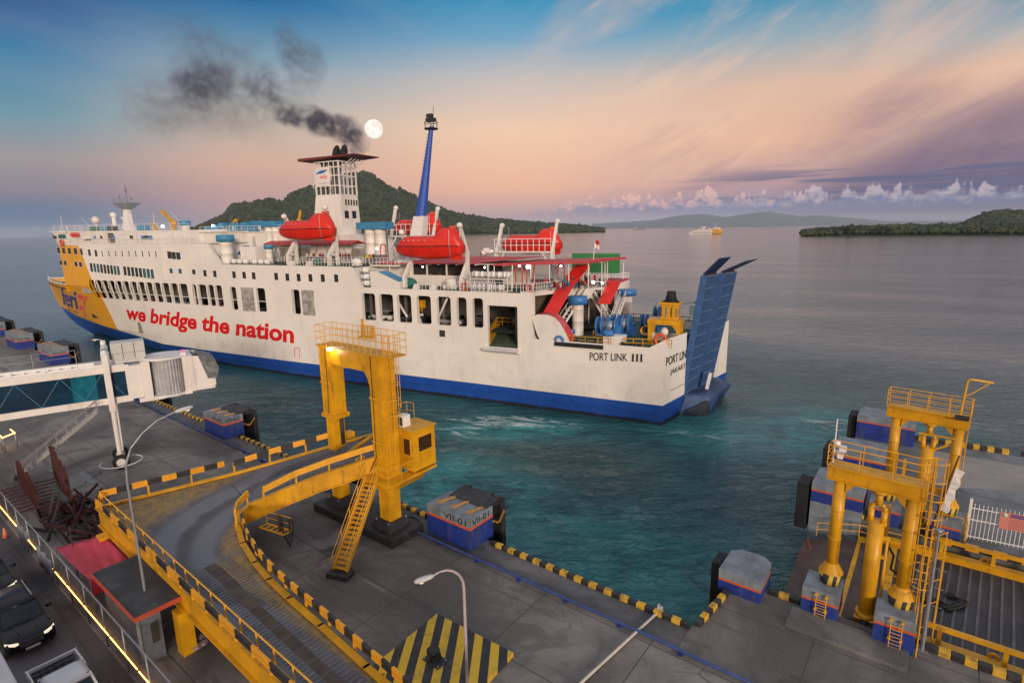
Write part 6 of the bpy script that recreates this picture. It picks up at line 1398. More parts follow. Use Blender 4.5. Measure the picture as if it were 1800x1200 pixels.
# ---- ramp doors folded upright
rd = pbr('ramp_door_blue', (.005, .020, .085), .55, var=.3, vs=.5, dirt=(.12, .05, .04), damt=.35, ds=(.6, .6, .4), dthr=(.56, .72))
rdl = pbr('ramp_rib_blue', (.10, .19, .36), .5, var=.2, vs=1)
for i, (t0, t1) in enumerate(((5.9, 9.5), (10.35, 14.2))):
    lean = (-1.95, -2.35)[i]
    def RP(t, z, o=0.0): f = (z+1.7)/15; return Vector((tr(t)+.25+lean*f*1.0+o, t, z))
    zt_ = 13.2
    mb = MB('s'); mb.add([RP(t0, -1.7, .35), RP(t1, -1.7, .35), RP(t1, zt_, .35), RP(t0, zt_, .35)], [(0, 1, 2, 3)]); mb.add([RP(t0, -1.7, .25), RP(t1, -1.7, .25), RP(t1, zt_, .25), RP(t0, zt_, .25)], [(0, 1, 2, 3)])
    door = mb.build('ramp_door', FY, rd)
    mb = MB('s')
    for k in range(11): z = -1.5+1.46*k; mb.bar(RP(t0, z, .02), RP(t1, z, .02), .42, .10, up=(0, 0, 1))
    mb.build('cross_rib', door, rdl); mb = MB('s')
    for k in range(1, 9): t = t0+(t1-t0)*k/9; mb.bar(RP(t, -1.6, .15), RP(t, zt_, .15), .05, .12, up=(1, 0, 0))
    mb.build('long_rib', door, pbr('long_rib_blue', (.045, .11, .27), .5)); mb = MB('s')
    for t in ((t0-.02, t1+.02)): mb.bar(RP(t, -1.7, .1), RP(t, zt_, .1), .12, .8, up=(1, 0, 0))
    mb.build('side_girder', door, pbr('girder_blue', (.030, .095, .25), .55, var=.2))
    mb = MB('s')
    if i == 0: q4 = [RP(t0, zt_+.15, .2), RP(t1, zt_+.15, .2), RP(t1+.3, zt_+2.0, -1.1), RP(t0+.5, zt_+2.0, -1.1)]
    else: q4 = [RP(t0, zt_+.15, .2), RP(t1, zt_+.15, .2), RP(t1+.4, zt_+1.55, -2.3), RP(t0+.4, zt_+1.45, -2.2)]
    mb.loft([q4, [p+Vector((.12, 0, .08)) for p in q4]]); mb.bar(q4[0], q4[1], .2, .14); mb.build('hinged_flap', door, rd)
    mb = MB('s'); mb.bar(RP(t0+.2, zt_-.02, -.05), RP(t1-.2, zt_-.02, -.05), .2, .22); mb.build('hinge', door, pbr('hinge_rust', (.10, .045, .03), .8))
mb = MB('s'); mb.bar((tr(9)-1.4, 9.0, -1.5), (tr(9)-1.75, 9.1, .6), .5, .4); mb.build('door_actuator', FY, WHTS)
# ---- paint marks on the side
def mark(name, text, corners, m, bold=.0, off=.05, sub=False):
    (a, b, c_, d_) = [Vector(hull(*p)) for p in corners]     # TL TR BR BL
    mb = MB('s'); write(mb, text, lambda x, y: (lambda p: hp_(p.x, p.y, off))((d_.lerp(c_, x)).lerp(a.lerp(b, x), y)), bold)
    return mb.build(name, FY, m, recalc=False)
RDL = pbr('letter_red', (.68, .005, .010), .45, var=.04)
mark('lettering', 'we bridge the nation', [(222, 536.5), (517, 571.5), (517, 613), (222, 567.5)], RDL, .032)
BKL = pbr('letter_black', (.02, .02, .025), .45)
mark('lettering', 'PORT LINK', [(1036.7, 619), (1103, 621), (1103, 634.6), (1036.7, 633.3)], BKL, .008)
def markbox(mb, x0, y0, x1, y1):
    s1, z1 = sv(x0, y0); s0, z0 = sv(x1, y1); mb.add([(s0, -.05, z0), (s1, -.05, z0), (s1, -.05, z1), (s0, -.05, z1)], [(0, 1, 2, 3)])
mb = MB('s')
for k in range(3): markbox(mb, 1111.2+7.4*k, 621.8+.15*k, 1114.2+7.4*k, 635.4+.1*k)
markbox(mb, 1109, 620.9, 1132.7, 623.1); markbox(mb, 1109, 633.8, 1132.7, 636.3); mb.build('lettering', FY, BKL, recalc=False)
def transom_text(text, t0, t1, z0, z1, bold=0):
    mb = MB('s'); write(mb, text, lambda x, y: (tr(t0+(t1-t0)*x)-.05-.12*0, t0+(t1-t0)*x, z0+(z1-z0)*y), bold); mb.build('lettering', FY, BKL, recalc=False)
transom_text('PORT LIN', .35, 5.6, 3.1, 4.15, .015); transom_text('JAKART', 1.5, 5.6, 1.65, 2.45, .01); transom_text('DRAUGHT MARKS', 1.9, 5.5, -.25, -.10)
fb = pbr('letter_blue', (.02, .05, .35), .45); fp = pbr('letter_coral', (.80, .10, .12), .45)
mark('lettering', 'feri', [(104, 503), (135, 510), (136.5, 545), (107, 536)], fb, .018); mark('lettering', 'zy', [(136.5, 517), (154, 521), (157, 559.5), (139, 555)], fp, .025)
mark('lettering', 'Make it Easy', [(116, 541), (136, 547), (136, 551.5), (116, 545)], BKL, .0)
# ---- windows
PN = []
def wn(px, py, w, h, m=None, flat=False):
    s, z = hull(px, py); mb = MB('s'); t0 = tn(s, z); mb.box(s-w/2-.07, s+w/2+.07, t0-.03, t0+.3, z-h/2-.07, z+h/2+.07); o = mb.build('window', FY, WHTS)
    mb = MB('s'); mb.box(s-w/2, s+w/2, t0-.045, t0-.02, z-h/2, z+h/2); mb.build('pane', o, m or GLS)
for x, y in ((591.3, 489), (567.7, 488.8), (546, 488.3), (525.3, 487.8), (505.5, 487), (485.8, 485.8)): wn(x, y, .78, 1.15)
for x, y in ((446.3, 484.7), (429.5, 483.5), (411.7, 482.8), (378, 481.2), (360.6, 480.2)): wn(x, y, .80, 1.1)
for x, y in ((341, 477.8), (317, 476.5), (301, 476)): wn(x, y, .85, .85, TEAL if x < 330 else None)
for x, y in ((298.2, 448.2), (305.8, 449.2), (313.8, 449.8)): wn(x, y, 1.1, 1.25)
for k in range(9): f = k/8; x = 161+(208.5-161)*f; wn(x, 469.8+(475.5-469.8)*f, .80, 1.7, (TEAL if k in (1, 2, 7, 8) else None))
for k in range(8): f = k/7; x = 220+(268-220)*f; wn(x, 476+(481.5-476)*f, .86, 1.7, (TEAL if k > 4 else None))
for x, y in ((103.5, 440), (112.5, 440.5), (122.5, 441), (133, 441.5), (143.5, 442.5), (157.5, 444), (169, 445)): wn(x, y, 1.15 if x < 140 else .8, 1.25)
for k in range(9): x = 180+11.8*k; wn(x, 445.5+.12*k*1.1, .26, 1.05)
for x, y in ((107.5, 461.8), (115, 462), (134, 464), (142, 464.8)): wn(x, y, 1.0, 1.0)
for x0, x1 in ((531.7, 552.5), (426, 447.5)):
    s1 = sv(x0, 530)[0]; s0 = sv(x1, 530)[0]; mb = MB('s'); mb.box(s0, s1, -.06, .1, 6.25, 10.2); mb.build('louvre_panel', FY, pbr('louvre_grey', (.34, .32, .30), .7, var=.4, vs=1.2, dirt=(.14, .12, .11), damt=.7, ds=(1, 1, 1.5)))
mb = MB('s'); s, z = sv(778, 586); mb.box(s-.4, s+.5, -.04, .2, z-.45, z+.45); mb.build('side_hatch', FY, DARK)
mb = MB('s'); s, z = hull(245.5, 570); mb.box(s-.45, s+.45, tn(s, z)-.08, tn(s, z)+.1, z-1.7, z+1.5); mb.build('pilot_hatch', FY, pbr('hatch_grey', (.20, .19, .17), .7, var=.3, vs=3))
mb = MB('s'); s, z = hull(167, 555); mb.box(s-1.0, s+1.0, tn(s, z)-.06, tn(s, z)+.3, z-.45, z+.45); mb.build('bow_mark', FY, BLK)
mb = MB('s'); s, z = hull(151, 507.5); mb.box(s-1.6, s+1.3, tn(s, z)-.05, tn(s, z)+.3, z-.9, z+.9); mb.build('bow_recess', FY, pbr('recess_grey', (.35, .33, .30), .7))
mb = MB('s'); mb.tube([hp_(*hull(518, 611), .05), hp_(*hull(518, 628), .05)], .04, 4); mb.tube([hp_(*hull(527, 612), .05), hp_(*hull(527, 629), .05)], .04, 4); mb.tube([hp_(*hull(518, 611), .05), hp_(*hull(527, 612), .05)], .04, 4); mb.build('hull_ladder', FY, BRED)
s, z = hull(290, 480); mb = MB('s'); mb.prism([(s, -.02, z-1.3), (s+.5, -.02, z-1.3), (s+.35, -.02, z+5.0), (s-.15, -.02, z+5.0)], (0, -.35, 0)); mb.build('vent_trunk', FY, WHT)
# ---- interior of the car deck behind the openings
IS = [60, 70, 80, 90, 100, 106, 112, 118, 123]
def inn(z, d): return [(s, tn(s, z)+d, z) for s in IS]
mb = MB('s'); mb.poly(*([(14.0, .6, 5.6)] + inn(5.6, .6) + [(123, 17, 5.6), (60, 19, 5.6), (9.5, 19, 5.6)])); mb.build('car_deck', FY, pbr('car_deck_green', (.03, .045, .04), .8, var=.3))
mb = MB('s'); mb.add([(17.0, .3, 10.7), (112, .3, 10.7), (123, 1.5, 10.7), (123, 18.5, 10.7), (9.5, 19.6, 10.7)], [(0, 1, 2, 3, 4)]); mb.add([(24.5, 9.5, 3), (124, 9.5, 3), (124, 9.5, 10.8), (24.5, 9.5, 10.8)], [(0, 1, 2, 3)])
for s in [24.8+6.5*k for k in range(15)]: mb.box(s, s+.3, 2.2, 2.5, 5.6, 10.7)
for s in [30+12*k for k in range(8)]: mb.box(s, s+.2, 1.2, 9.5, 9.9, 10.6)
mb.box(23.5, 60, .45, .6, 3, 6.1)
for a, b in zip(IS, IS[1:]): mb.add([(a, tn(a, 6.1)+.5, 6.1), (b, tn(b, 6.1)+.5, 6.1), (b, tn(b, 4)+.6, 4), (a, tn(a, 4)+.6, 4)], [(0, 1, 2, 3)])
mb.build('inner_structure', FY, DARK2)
mb = MB('s'); mb.add([(BIG[0], .1, 3.76), (BIG[1]+.1, .1, 3.76), (BIG[1]+4, 7, 5.62), (BIG[0]-.5, 7, 5.62)], [(0, 1, 2, 3)]); mb.build('inner_ramp', FY, pbr('inner_ramp_green', (.06, .09, .06), .8, var=.3))
mb = MB('s'); mb.prism([(BIG[1]-.05, .2, 3.8), (BIG[1]+1.2, 5.8, 3.8), (BIG[1]+1.2, 5.8, 6.0), (BIG[1]-.05, .2, 5.0)], (.1, 0, 0)); railing(mb, [(BIG[1], .4, 5.0), (BIG[1]+1.0, 4.5, 5.8), (BIG[0]+.3, 6.5, 5.6)], 1.1, 1, .8, .045); mb.build('inner_rail', FY, YEL)
mb = MB('s')
for (a, b) in (((30.0, 1.2, 9.8), (32.0, 1.2, 6.2)), ((39.2, 1.0, 10.2), (36.8, 1.0, 6.8))): mb.bar(a, b, .22)
mb.box(34.2, 35.9, 1.0, 1.3, 7.1, 7.4); mb.bar((34.4, 1.1, 5.7), (34.9, 1.1, 7.1), .2); mb.bar((35.7, 1.1, 5.7), (35.2, 1.1, 7.1), .2); mb.build('inner_frame', FY, WHTS)
mb = MB('s'); mb.box(34.2, 35.9, 1.2, 1.9, 8.2, 9.3); railing(mb, [(34.2, 1.0, 7.5), (36.0, 1.0, 7.5)], .9, 1, .5, .05); mb.build('inner_platform', FY, YEL)
# yellow access frame hanging out of the first opening
s0, z0 = sv(661, 592); s1, z1 = sv(638, 560); mb = MB('s'); yc = -.35
mb.box(s0-.1, s1+.35, -.9, .0, z0-.1, z0+.12); mb.bar((s1, -.2, z0), (s1, -.1, z1), .42, .2); mb.bar((s0+.2, -.4, z0), (s0+.2, -.3, z1-1.0), .3, .2)
railing(mb, [(s1, -.5, z0+.1), (s0, -.5, z0+.1)], 1.6, 3, .55, .06); mb.build('access_frame', FY, YEL)
rail_m = WHTS
mb = MB('s')
for o in OPEN:
    if o[0] > 60: zz = 8.0; mb = MB('s'); mb.cone((o[0], tn(o[0], zz)+.15, zz), (o[1], tn(o[1], zz)+.15, zz), .06, .06, 5, False); mb.build('opening_rail', FY, WHTS)


# ---- decks
def deck(name, pts, z, m=GRN, th=.2): mb = MB('s'); mb.prism([(s, t, z-th) for s, t in pts], (0, 0, th)); return mb.build(name, FY, m)
deck('stern_deck', [(.1, .1), (16.9, .1), (9.5, 19.8), (-5.1, 19.1), (-4.0, 15.3), (-1.2, 15.2), (-.2, 5.8), (-1.5, 5.6)], 4.95)
deck('boat_deck', [(18.3, .05), (45.9, .05), (45.9, 19.95), (10.4, 19.95)], 10.98)
deck('middle_deck', [(45.9, .05), (76.8, .05), (76.8, 19.95), (45.9, 19.95)], 13.97)
deck('bridge_deck', [(76.8, .05), (124.5, .9), (124.5, 19.1), (76.8, 19.95)], 17.42, pbr('roof_deck', (.28, .30, .28), .7, var=.2))
# sloping white plate between side and middle deck
mb = MB('s'); mb.add([(43.9, .02, 11.0), (45.95, .02, 13.97), (45.95, .45, 13.97), (43.9, .45, 11.0)], [(0, 1, 2, 3)]); mb.build('deck_step', FY, WHT); mb = MB('s'); mb.box(45.95, 46.05, .02, 19.9, 11.0, 13.95); mb.build('deck_step', FY, WHT); mb = MB('s'); mb.add([(74.0, .02, 13.97), (76.8, .02, 17.42), (76.8, .4, 17.42), (74.0, .4, 13.97)], [(0, 1, 2, 3)]); mb.box(76.85, 77.0, .3, 19.8, 13.97, 17.4); mb.build('deck_step', FY, WHT)
# forecastle
mb = MB('s'); fs = [(s, tn(s, 9)) for s in (124.6, 128, 131, 134.5, 138, 141.5, 145, 148, 150.8)]; mb.add([(s, t, 8.0) for s, t in fs] + [(s, 20-t, 8.0) for s, t in reversed(fs)], [list(range(2*len(fs)))]); mb.build('forecastle_deck', FY, GRN)
mb = MB('s'); mb.tube([(s, t, 9.02) for s, t in fs], .13, 6); mb.tube([(s, 20-t, 9.02) for s, t in fs], .13, 6); railing(mb, [(s, t+.05, 9.0) for s, t in fs], .7, 0, 3, .05); mb.build('forecastle_rail', FY, WHTS)
mb = MB('s'); mb.add([(124.6, .9, 9), (124.6, 19.1, 9), (124.6, 19.1, 17.4), (124.6, .9, 17.4)], [(0, 1, 2, 3)]); mb.add([(124.6, .9, 9), (124.6, .9, 7.5), (124.6, 19.1, 7.5), (124.6, 19.1, 9)], [(0, 1, 2, 3)]); mb.build('front_wall', FY, HM, recalc=False)
# aft bulkhead, slanting like the transom
def bkt(t): return 17.0-.385*t
mb = MB('s'); ops = [(.9, 4.2, 5.5, 10.6), (5.0, 8.2, 5.0, 9.6), (9.2, 13.8, 5.0, 10.2), (15, 18.5, 5, 10)]
ts = sorted({0, 20} | {x for o in ops for x in o[:2]}); zs = sorted({4.95, 11.2} | {x for o in ops for x in o[2:]})
for a, b in zip(ts, ts[1:]):
    for z0, z1 in zip(zs, zs[1:]):
        if any(o[0] < (a+b)/2 < o[1] and o[2] < (z0+z1)/2 < o[3] for o in ops): continue
        mb.add([(bkt(a), a, z0), (bkt(b), b, z0), (bkt(b), b, z1), (bkt(a), a, z1)], [(0, 1, 2, 3)])
mb.add([(16.9, 0, 11.2), (18.3, 0, 11.2), (10.4, 19.95, 11.2), (bkt(20), 20, 11.2), ], [(0, 1, 2, 3)]); mb.add([(16.9, -.0, 11.0), (18.3, -.0, 11.0), (18.3, -.0, 11.2), (16.9, 0, 11.2)], [(0, 1, 2, 3)])
mb.build('aft_bulkhead', FY, WHT)
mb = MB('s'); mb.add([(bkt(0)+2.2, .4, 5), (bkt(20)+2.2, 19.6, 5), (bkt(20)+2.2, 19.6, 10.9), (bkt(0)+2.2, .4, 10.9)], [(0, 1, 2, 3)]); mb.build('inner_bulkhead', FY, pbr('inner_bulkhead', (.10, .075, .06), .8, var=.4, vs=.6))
# curved side wing with the red capping
pw = [(933, 556), (945, 552.5), (962, 553), (975, 558), (984, 567), (992, 580), (1000, 596), (1002, 603), (960, 603.5), (949, 597), (944, 588), (939, 572)]
W3 = [spt(x, y, .25) for x, y in pw]; mb = MB('s'); mb.prism(W3, (0, .18, 0)); mb.build('side_wing', FY, WHT)
mb = MB('s')
for a, b in zip(W3[:7], W3[1:8]): mb.add([a+Vector((0, -.05, .06)), b+Vector((0, -.05, .06)), b+Vector((-.35, 1.1, .12)), a+Vector((-.35, 1.1, .12))], [(0, 1, 2, 3)])
mb.build('wing_capping', FY, RED)

# ---- superstructure, bridge, houses
bw = pbr('house_white', (.78, .74, .69), .5, var=.05, vs=.4, dirt=(.40, .32, .26), damt=.35, ds=(.6, .6, .1))
mb = MB('s'); mb.prism([(82.5, 1.2, 17.42), (82.5, 1.2, 19.75), (124.9, .2, 20.05), (124.0, .6, 17.42)], (0, 18.5, 0)); mb.add([(119.5, .1, 19.9), (125.4, .0, 20.1), (125.4, 20, 20.1), (119.5, 20, 19.9), (119.5, .1, 19.7), (125.4, .0, 19.9), (125.4, 20, 19.9), (119.5, 20, 19.7)], [(0, 1, 2, 3), (0, 1, 5, 4), (1, 2, 6, 5)])
wh = mb.build('wheelhouse', FY, bw)
for px, w_, h_, m in ((97.5, 1.3, .9, None), (110, 2.6, .85, TEAL), (151, 2.2, 1.1, None), (193, 1.8, 1.8, DARK2)):
    s, z = sv(px, 415.5 if px < 150 else 418, .5); mb = MB('s'); mb.box(s-w_/2, s+w_/2, .35 if px < 120 else .7, 1.5, z-h_/2, z+h_/2); mb.build('window', wh, m or GLS)
for k, px in enumerate((169, 180, 201, 232, 252, 258, 265)):
    s, z = sv(px, 417, .9); mb = MB('s'); mb.box(s-.25, s+.25, .62, 1.3, z-.3, z+.3); mb.build('fitting', wh, BLK if k % 2 else WBLU)
mb = MB('s')
for k in range(3): s, z = sv(127.5+4.2*k, 413, .3); mb.box(s-.6, s+.55, .28, .34, z-.45, z+.5)
sgn = mb.build('name_board', wh, pbr('pale_red_sign', (.75, .20, .18), .5)); 
mb = MB('s'); s1_, z1_ = sv(122, 410, .2); s0_, z0_ = sv(139, 417, .2); write(mb, 'ferizy', lambda x, y: (s1_+(s0_-s1_)*x, .2, z0_+(z1_-z0_)*y), .02); mb.build('lettering', wh, RDL, recalc=False)
mb = MB('s'); railing(mb, [(124.5, .4, 20.05), (83, 1.3, 19.78)], 1.1, 2, 2.4, .035); railing(mb, [(124.5, .4, 20.05), (124.5, 19.6, 20.05)], 1.1, 2, 2.4, .035); mb.build('bridge_rail', FY, WHTS)
mb = MB('s'); railing(mb, [(124, .35, 17.42), (77, .1, 17.42)], 1.0, 1, 2.4, .035); mb.build('deck_rail', FY, WHTS)
rs = random.Random(2)
for k in range(9):
    px = 100+24*k+rs.uniform(-6, 6); s, z = sv(px, 400, 4); mb = MB('s'); h_ = rs.uniform(1.5, 3.6); mb.cone((s, 4+rs.uniform(0, 6), 19.7), (s, 4+rs.uniform(0, 6), 19.9+h_), .06, .03, 5); mb.build('antenna', FY, WHTS)
for px, py, w_, m in ((187, 403.5, 1.0, CYAN), (250, 402, 1.0, CYAN), (163, 399, .7, pbr('dome_green', (.03, .16, .12), .5)), (196, 402, .5, BLK)):
    p = spt(px, py, 5); mb = MB('s'); mb.box(p.x-w_, p.x+w_, 4.5, 6, 19.7, 20.9); mb.build('deck_box', FY, m, bevel=.1)
p = spt(168, 387, 7); mb = MB('s'); mb.ell(p, (.75, .75, .8), 14, 8); mb.cone((p.x, p.y, 19.7), p, .15, .15, 6); mb.build('satellite_dome', FY, pbr('dome_pink', (.7, .6, .58), .5))
mb = MB('s'); p = spt(201, 392, 7); mb.cone((p.x, p.y, 19.7), (p.x, p.y, p.z+1.5), .45, .35, 8); mb.ell((p.x, p.y, p.z+1.6), (.6, .6, .6)); mb.build('searchlight', FY, WHTS)
# radar mast
b_ = spt(226, 405, 9); q_ = spt(222.5, 358, 9); tp_ = spt(225.5, 323, 9); mb = MB('s'); rings = []
for f, w_ in ((0, 1.5), (.25, 1.0), (.5, .85), (.8, .75), (1, .9)): c_ = b_.lerp(q_, f)+Vector((0, 0, 0)); rings.append([(c_.x-w_, 9-w_*.5, c_.z), (c_.x+w_, 9-w_*.5, c_.z), (c_.x+w_, 9+w_*.5, c_.z), (c_.x-w_, 9+w_*.5, c_.z)])
rings[0] = [(x, y, 19.6) for x, y, z in rings[0]]; mb.loft(rings); mst = mb.build('radar_mast', FY, WHTS)
mb = MB('s'); mb.loft([[(q_.x+x*a, 9+y*a, q_.z+dz) for x, y in ((-1, -.5), (1, -.5), (1, .5), (-1, .5))] for a, dz in ((.9, -1.2), (2.6, 0), (2.6, .12))]); mb.build('platform', mst, GRYM)
mb = MB('s'); railing(mb, [(q_.x-2.6, 7.8, q_.z), (q_.x+2.6, 7.8, q_.z)], .8, 1, .9, .04); mb.cone((q_.x-.3, 9, q_.z), (q_.x-.3, 9, tp_.z), .1, .05, 6); mb.bar((q_.x-1.2, 9, q_.z+1.3), (q_.x+.6, 9, q_.z+1.3), .1); mb.ell((q_.x-1.9, 9, q_.z+.9), (.5, .2, .2)); mb.ell((q_.x+2.3, 9, q_.z+1.6), (.2, .2, .4)); mb.box(q_.x-.55, q_.x-.05, 8.9, 9.1, q_.z+2.2, q_.z+3.2); mb.build('antenna', mst, GRYM)
mb = MB('s'); 
for dz, w_ in ((-3.0, 2.8), (-4.6, 2.2), (-9.0, 2.0)): mb.bar((q_.x, 9, q_.z+dz), (q_.x+w_, 9, q_.z+dz+.1), .18); mb.ell((q_.x+w_-.3, 9, q_.z+dz+.2), (.7, .12, .12))
mb.build('radar_arm', mst, WHTS)
mb = MB('s')
for e_ in ((174, 398), (262, 398), (245, 400)): mb.cone(q_+Vector((0, 0, -.5)), spt(e_[0], e_[1], 9), .03, .03, 4)
mb.build('stay', mst, GRYM)
# cranes
def crane(px, py0, pya, armx, army, t, r=.38, name='deck_crane'):
    b = spt(px, py0, t); a = spt(px-.5, pya, t); e = spt(armx, army, t); mb = MB('s'); mb.cone(b, a, r*1.25, r, 10); mb.build('crane_post', FY, YEL) if False else None
    mb.bar(a, e, r*.9, r*1.2); mb.ell(a, (r*1.6, r*1.4, r*1.6)); mb.cone(e, e-Vector((0, 0, .9)), .07, .07, 5); return mb.build(name, FY, YEL)
crane(306, 431, 392, 284, 370, 2.5); crane(283.5, 431, 418, 268, 393, 2.0, .42); crane(400, 414, 403, 416, 386, 9, .35); crane(526, 400, 388, 528, 370, 14, .3)
# vent funnels with blue caps
def vent(px, py0, py1, w, capw, caph, t, name='ventilator', n=1, sq=False, cap=CYAN, side=0):
    b = spt(px, py0, t); a = spt(px, py1, t); ppm = FPX/((S0+Dv*b.x+Nv*t).dot(fwd) if False else (FR['s'] @ Vector((b.x, -t, b.z)) - CPOS).dot(fwd))
    r = w/2/ppm; R_ = capw/2/ppm; hc_ = caph/ppm; mb = MB('s'); mb.smooth = True
    for k in range(n):
        o = (k-(n-1)/2)*r*2.1 if n > 1 else 0; rr = r
        mb.lathe((b.x+o, t, 0), [(rr*1.08, b.z), (rr*1.08, b.z+.15), (rr, b.z+.2), (rr, b.z+(a.z-b.z)*.35), (rr*1.06, b.z+(a.z-b.z)*.36), (rr, b.z+(a.z-b.z)*.38), (rr, b.z+(a.z-b.z)*.66), (rr*1.06, b.z+(a.z-b.z)*.67), (rr, b.z+(a.z-b.z)*.69), (rr, a.z-.05)], 18)
    v_ = mb.build(name, FY, bw); mb = MB('s')
    if sq: mb.box(b.x-R_, b.x+R_, t-r*1.3, t+r*1.3, a.z-hc_, a.z)
    else: mb.smooth = True; mb.lathe((b.x, t, 0), [(r*.9, a.z-hc_), (R_, a.z-hc_), (R_, a.z-.05), (R_*.9, a.z), (.01, a.z+.02)], 20)
    mb.build('cap', v_, cap, bevel=.04 if sq else 0); return b
a_ = sdt(1015.5, 588, 4.95); vent(1015.5, 588, 520, 20, 33, 14, a_.y, cap=WBLU); a_ = sdt(1100.5, 573, 4.95); vent(1100.5, 573, 508.5, 19, 32, 10.5, a_.y, cap=WBLU)
a_ = sdt(1004.5, 597, 4.95); vent(1004.5, 597, 579, 7, 13, 6.5, a_.y, cap=WBLU)
vent(401, 464, 412.5, 21, 29, 12, 1.9); vent(475, 464, 430, 12, 16, 7.5, 3.5); vent(330, 431, 388, 13, 18, 7.5, 4.0); vent(484, 450, 388.5, 15, 34, 10, 8.5, n=2, sq=True)
vent(662, 447, 390.5, 20, 62, 12, 9.0, n=2, sq=True); vent(413, 405, 391, 8, 11, 5.5, 9, sq=True); vent(453, 405, 388, 12, 16, 9, 12, sq=True)
# middle house forward of the funnel
mb = MB('s'); a0, a1 = spt(354, 408, 8), spt(500, 404, 8); mb.box(a1.x-2, a0.x, 8, 17, 13.97, 19.2); mb.box(a1.x-3, a0.x+.3, 7.6, 17.4, 19.2, 19.3); mh = mb.build('deck_house', FY, bw)
mb = MB('s'); railing(mb, [(a0.x, 7.8, 19.3), (a1.x-2.5, 7.8, 19.3)], 1.0, 1, 1.6, .035); mb.build('deck_rail', FY, WHTS)
for k in range(7):
    px = 362+13*k; p = spt(px, 400, 8.4); mb = MB('s'); mb.box(p.x-.6-.2*(k % 2), p.x+.6, 8.4, 9.6, 19.3, 20.4+.3*(k % 3)); mb.build('deck_box', FY, CYAN, bevel=.05)
for k, px in enumerate((372, 392, 421, 447)):
    p = spt(px, 425, 8); mb = MB('s'); mb.box(p.x-.35, p.x+.35, 7.94, 8, p.z-.9, p.z+.9); mb.build('door', mh, pbr('door_shade', (.5, .47, .44), .6) if k % 2 else DARK2)
mb = MB('s'); p = spt(353, 423, 6); mb.box(p.x-4, p.x+3, 7, 10, 17.42, 19.0); mb.build('plant_box', FY, pbr('greenery', (.04, .10, .03), .9, var=.5, vs=3))
mb = MB('s'); mb.box(77.4, 83.5, 3, 17, 17.42, 19.3); mb.box(77.0, 84, 2.5, 17.5, 19.3, 19.45); mb.build('deck_house', FY, bw)
for k in range(4): p = spt(362+7*k, 424, 4); mb = MB('s'); mb.box(p.x-.6, p.x+.6, 3.6, 4.6, 17.42, 18.5); mb.build('deck_box', FY, CYAN if k % 2 else WBLU, bevel=.05)
# box with yellow tread near the middle deck
mb = MB('s'); p = spt(435, 455, 2.2); mb.box(p.x-2, p.x+1.6, 2.2, 5, 13.97, 16.8); mb.build('deck_box', FY, bw, bevel=.03)
mb = MB('s'); p0, p1 = spt(420, 447, 3), spt(432, 432, 3); mb.bar(p0, p1, .8, .15); mb.build('stair_hood', FY, WBLU); mb = MB('s'); mb.bar(p0+Vector((-.8, 0, 0)), p1+Vector((-.8, 0, 0)), .3, .2); mb.build('stair_hood', FY, YEL)
# inner wall and red awnings on the middle deck
mb = MB('s'); mb.box(50, 69, 8.0, 8.2, 13.97, 16.3); mb.build('inner_wall', FY, pbr('shade_wall', (.30, .27, .25), .7, var=.4, vs=.5))
def awning(px0, px1, py, t0, t1, z, name='awning'):
    s0 = spt(px0, py, t0).x; s1 = spt(px1, py, t0).x; mb = MB('s'); n = 16
    V0 = [(s0+(s1-s0)*i/n, t0, z) for i in range(n+1)]; V1 = [(s0+(s1-s0)*i/n, (t0+t1)/2, z+.45) for i in range(n+1)]; V2 = [(s0+(s1-s0)*i/n, t1, z) for i in range(n+1)]
    mb.add(V0+V1+V2, [(i, i+1, n+2+i, n+1+i) for i in range(n)] + [(n+1+i, n+2+i, 2*n+3+i, 2*n+2+i) for i in range(n)]); o = mb.build(name, FY, RED); md = o.modifiers.new('s', 'SOLIDIFY'); md.thickness = .18
    return s0, s1
s0, s1 = awning(463, 617, 431, 5.0, 8.5, 17.2)
for k in range(5):
    s = s0+(s1-s0)*(k+.5)/5; mb = MB('s')
    for e_ in (-1.3, 1.3): mb.tube([(s, 6.5, 14.0), (s+e_*.35, 6.5, 15.4), (s+e_, 6.5, 17.2)], .07, 5)
    mb.build('awning_post', FY, GRYM)
mb = MB('s'); railing(mb, [(46.2, .2, 13.97), (58.5, .2, 13.97)], 1.05, 1, .6, .03); railing(mb, [(48, 5.5, 13.97), (66, 5.5, 13.97)], 1.05, 2, .8, .035); mb.build('deck_rail', FY, WHTS)
mb = MB('s'); railing(mb, [(47.5, 4.5, 13.97), (40.5, 4.5, 13.97), (40.5, 12, 13.97)], 1.05, 2, .7, .035); mb.box(40.5, 47.5, 4.4, 12, 13.75, 13.97); mb.box(40.6, 47.4, 6.8, 11.9, 11.0, 13.75); mb.build('upper_landing', FY, bw)

# funnel tower
ft_, fs1, fs0 = 8.0, 60.0, 54.1; zt1 = 24.9; z_lo = 13.97
mb = MB('s'); mb.loft([[(52.6, 7.6, z), (61.2, 7.6, z), (61.2, 12.6, z), (52.6, 12.6, z)] for z in (z_lo, 18.6)]); mb.loft([[(fs0-.1, ft_-.2, 18.6), (fs1+.5, ft_-.2, 18.6), (fs1+.5, 12.4, 18.6), (fs0-.1, 12.4, 18.6)], [(fs0, ft_, zt1), (fs1-.6, ft_, zt1), (fs1-.6, 12.1, zt1), (fs0, 12.1, zt1)]])
fn = mb.build('funnel_base', FY, bw)
for t in (9.1, 10.9): mb = MB('s'); mb.box(fs0-.14, fs0+.1, t-.45, t+.45, 21.2, 22.4); mb.build('window', fn, GLS)
mb = MB('s')
for k in range(5): t = 9.0+.65*k; mb.box(fs0-.08, fs0+.1, t, t+.3, 23.3, 24.2)
mb.build('louvre', fn, DARK)
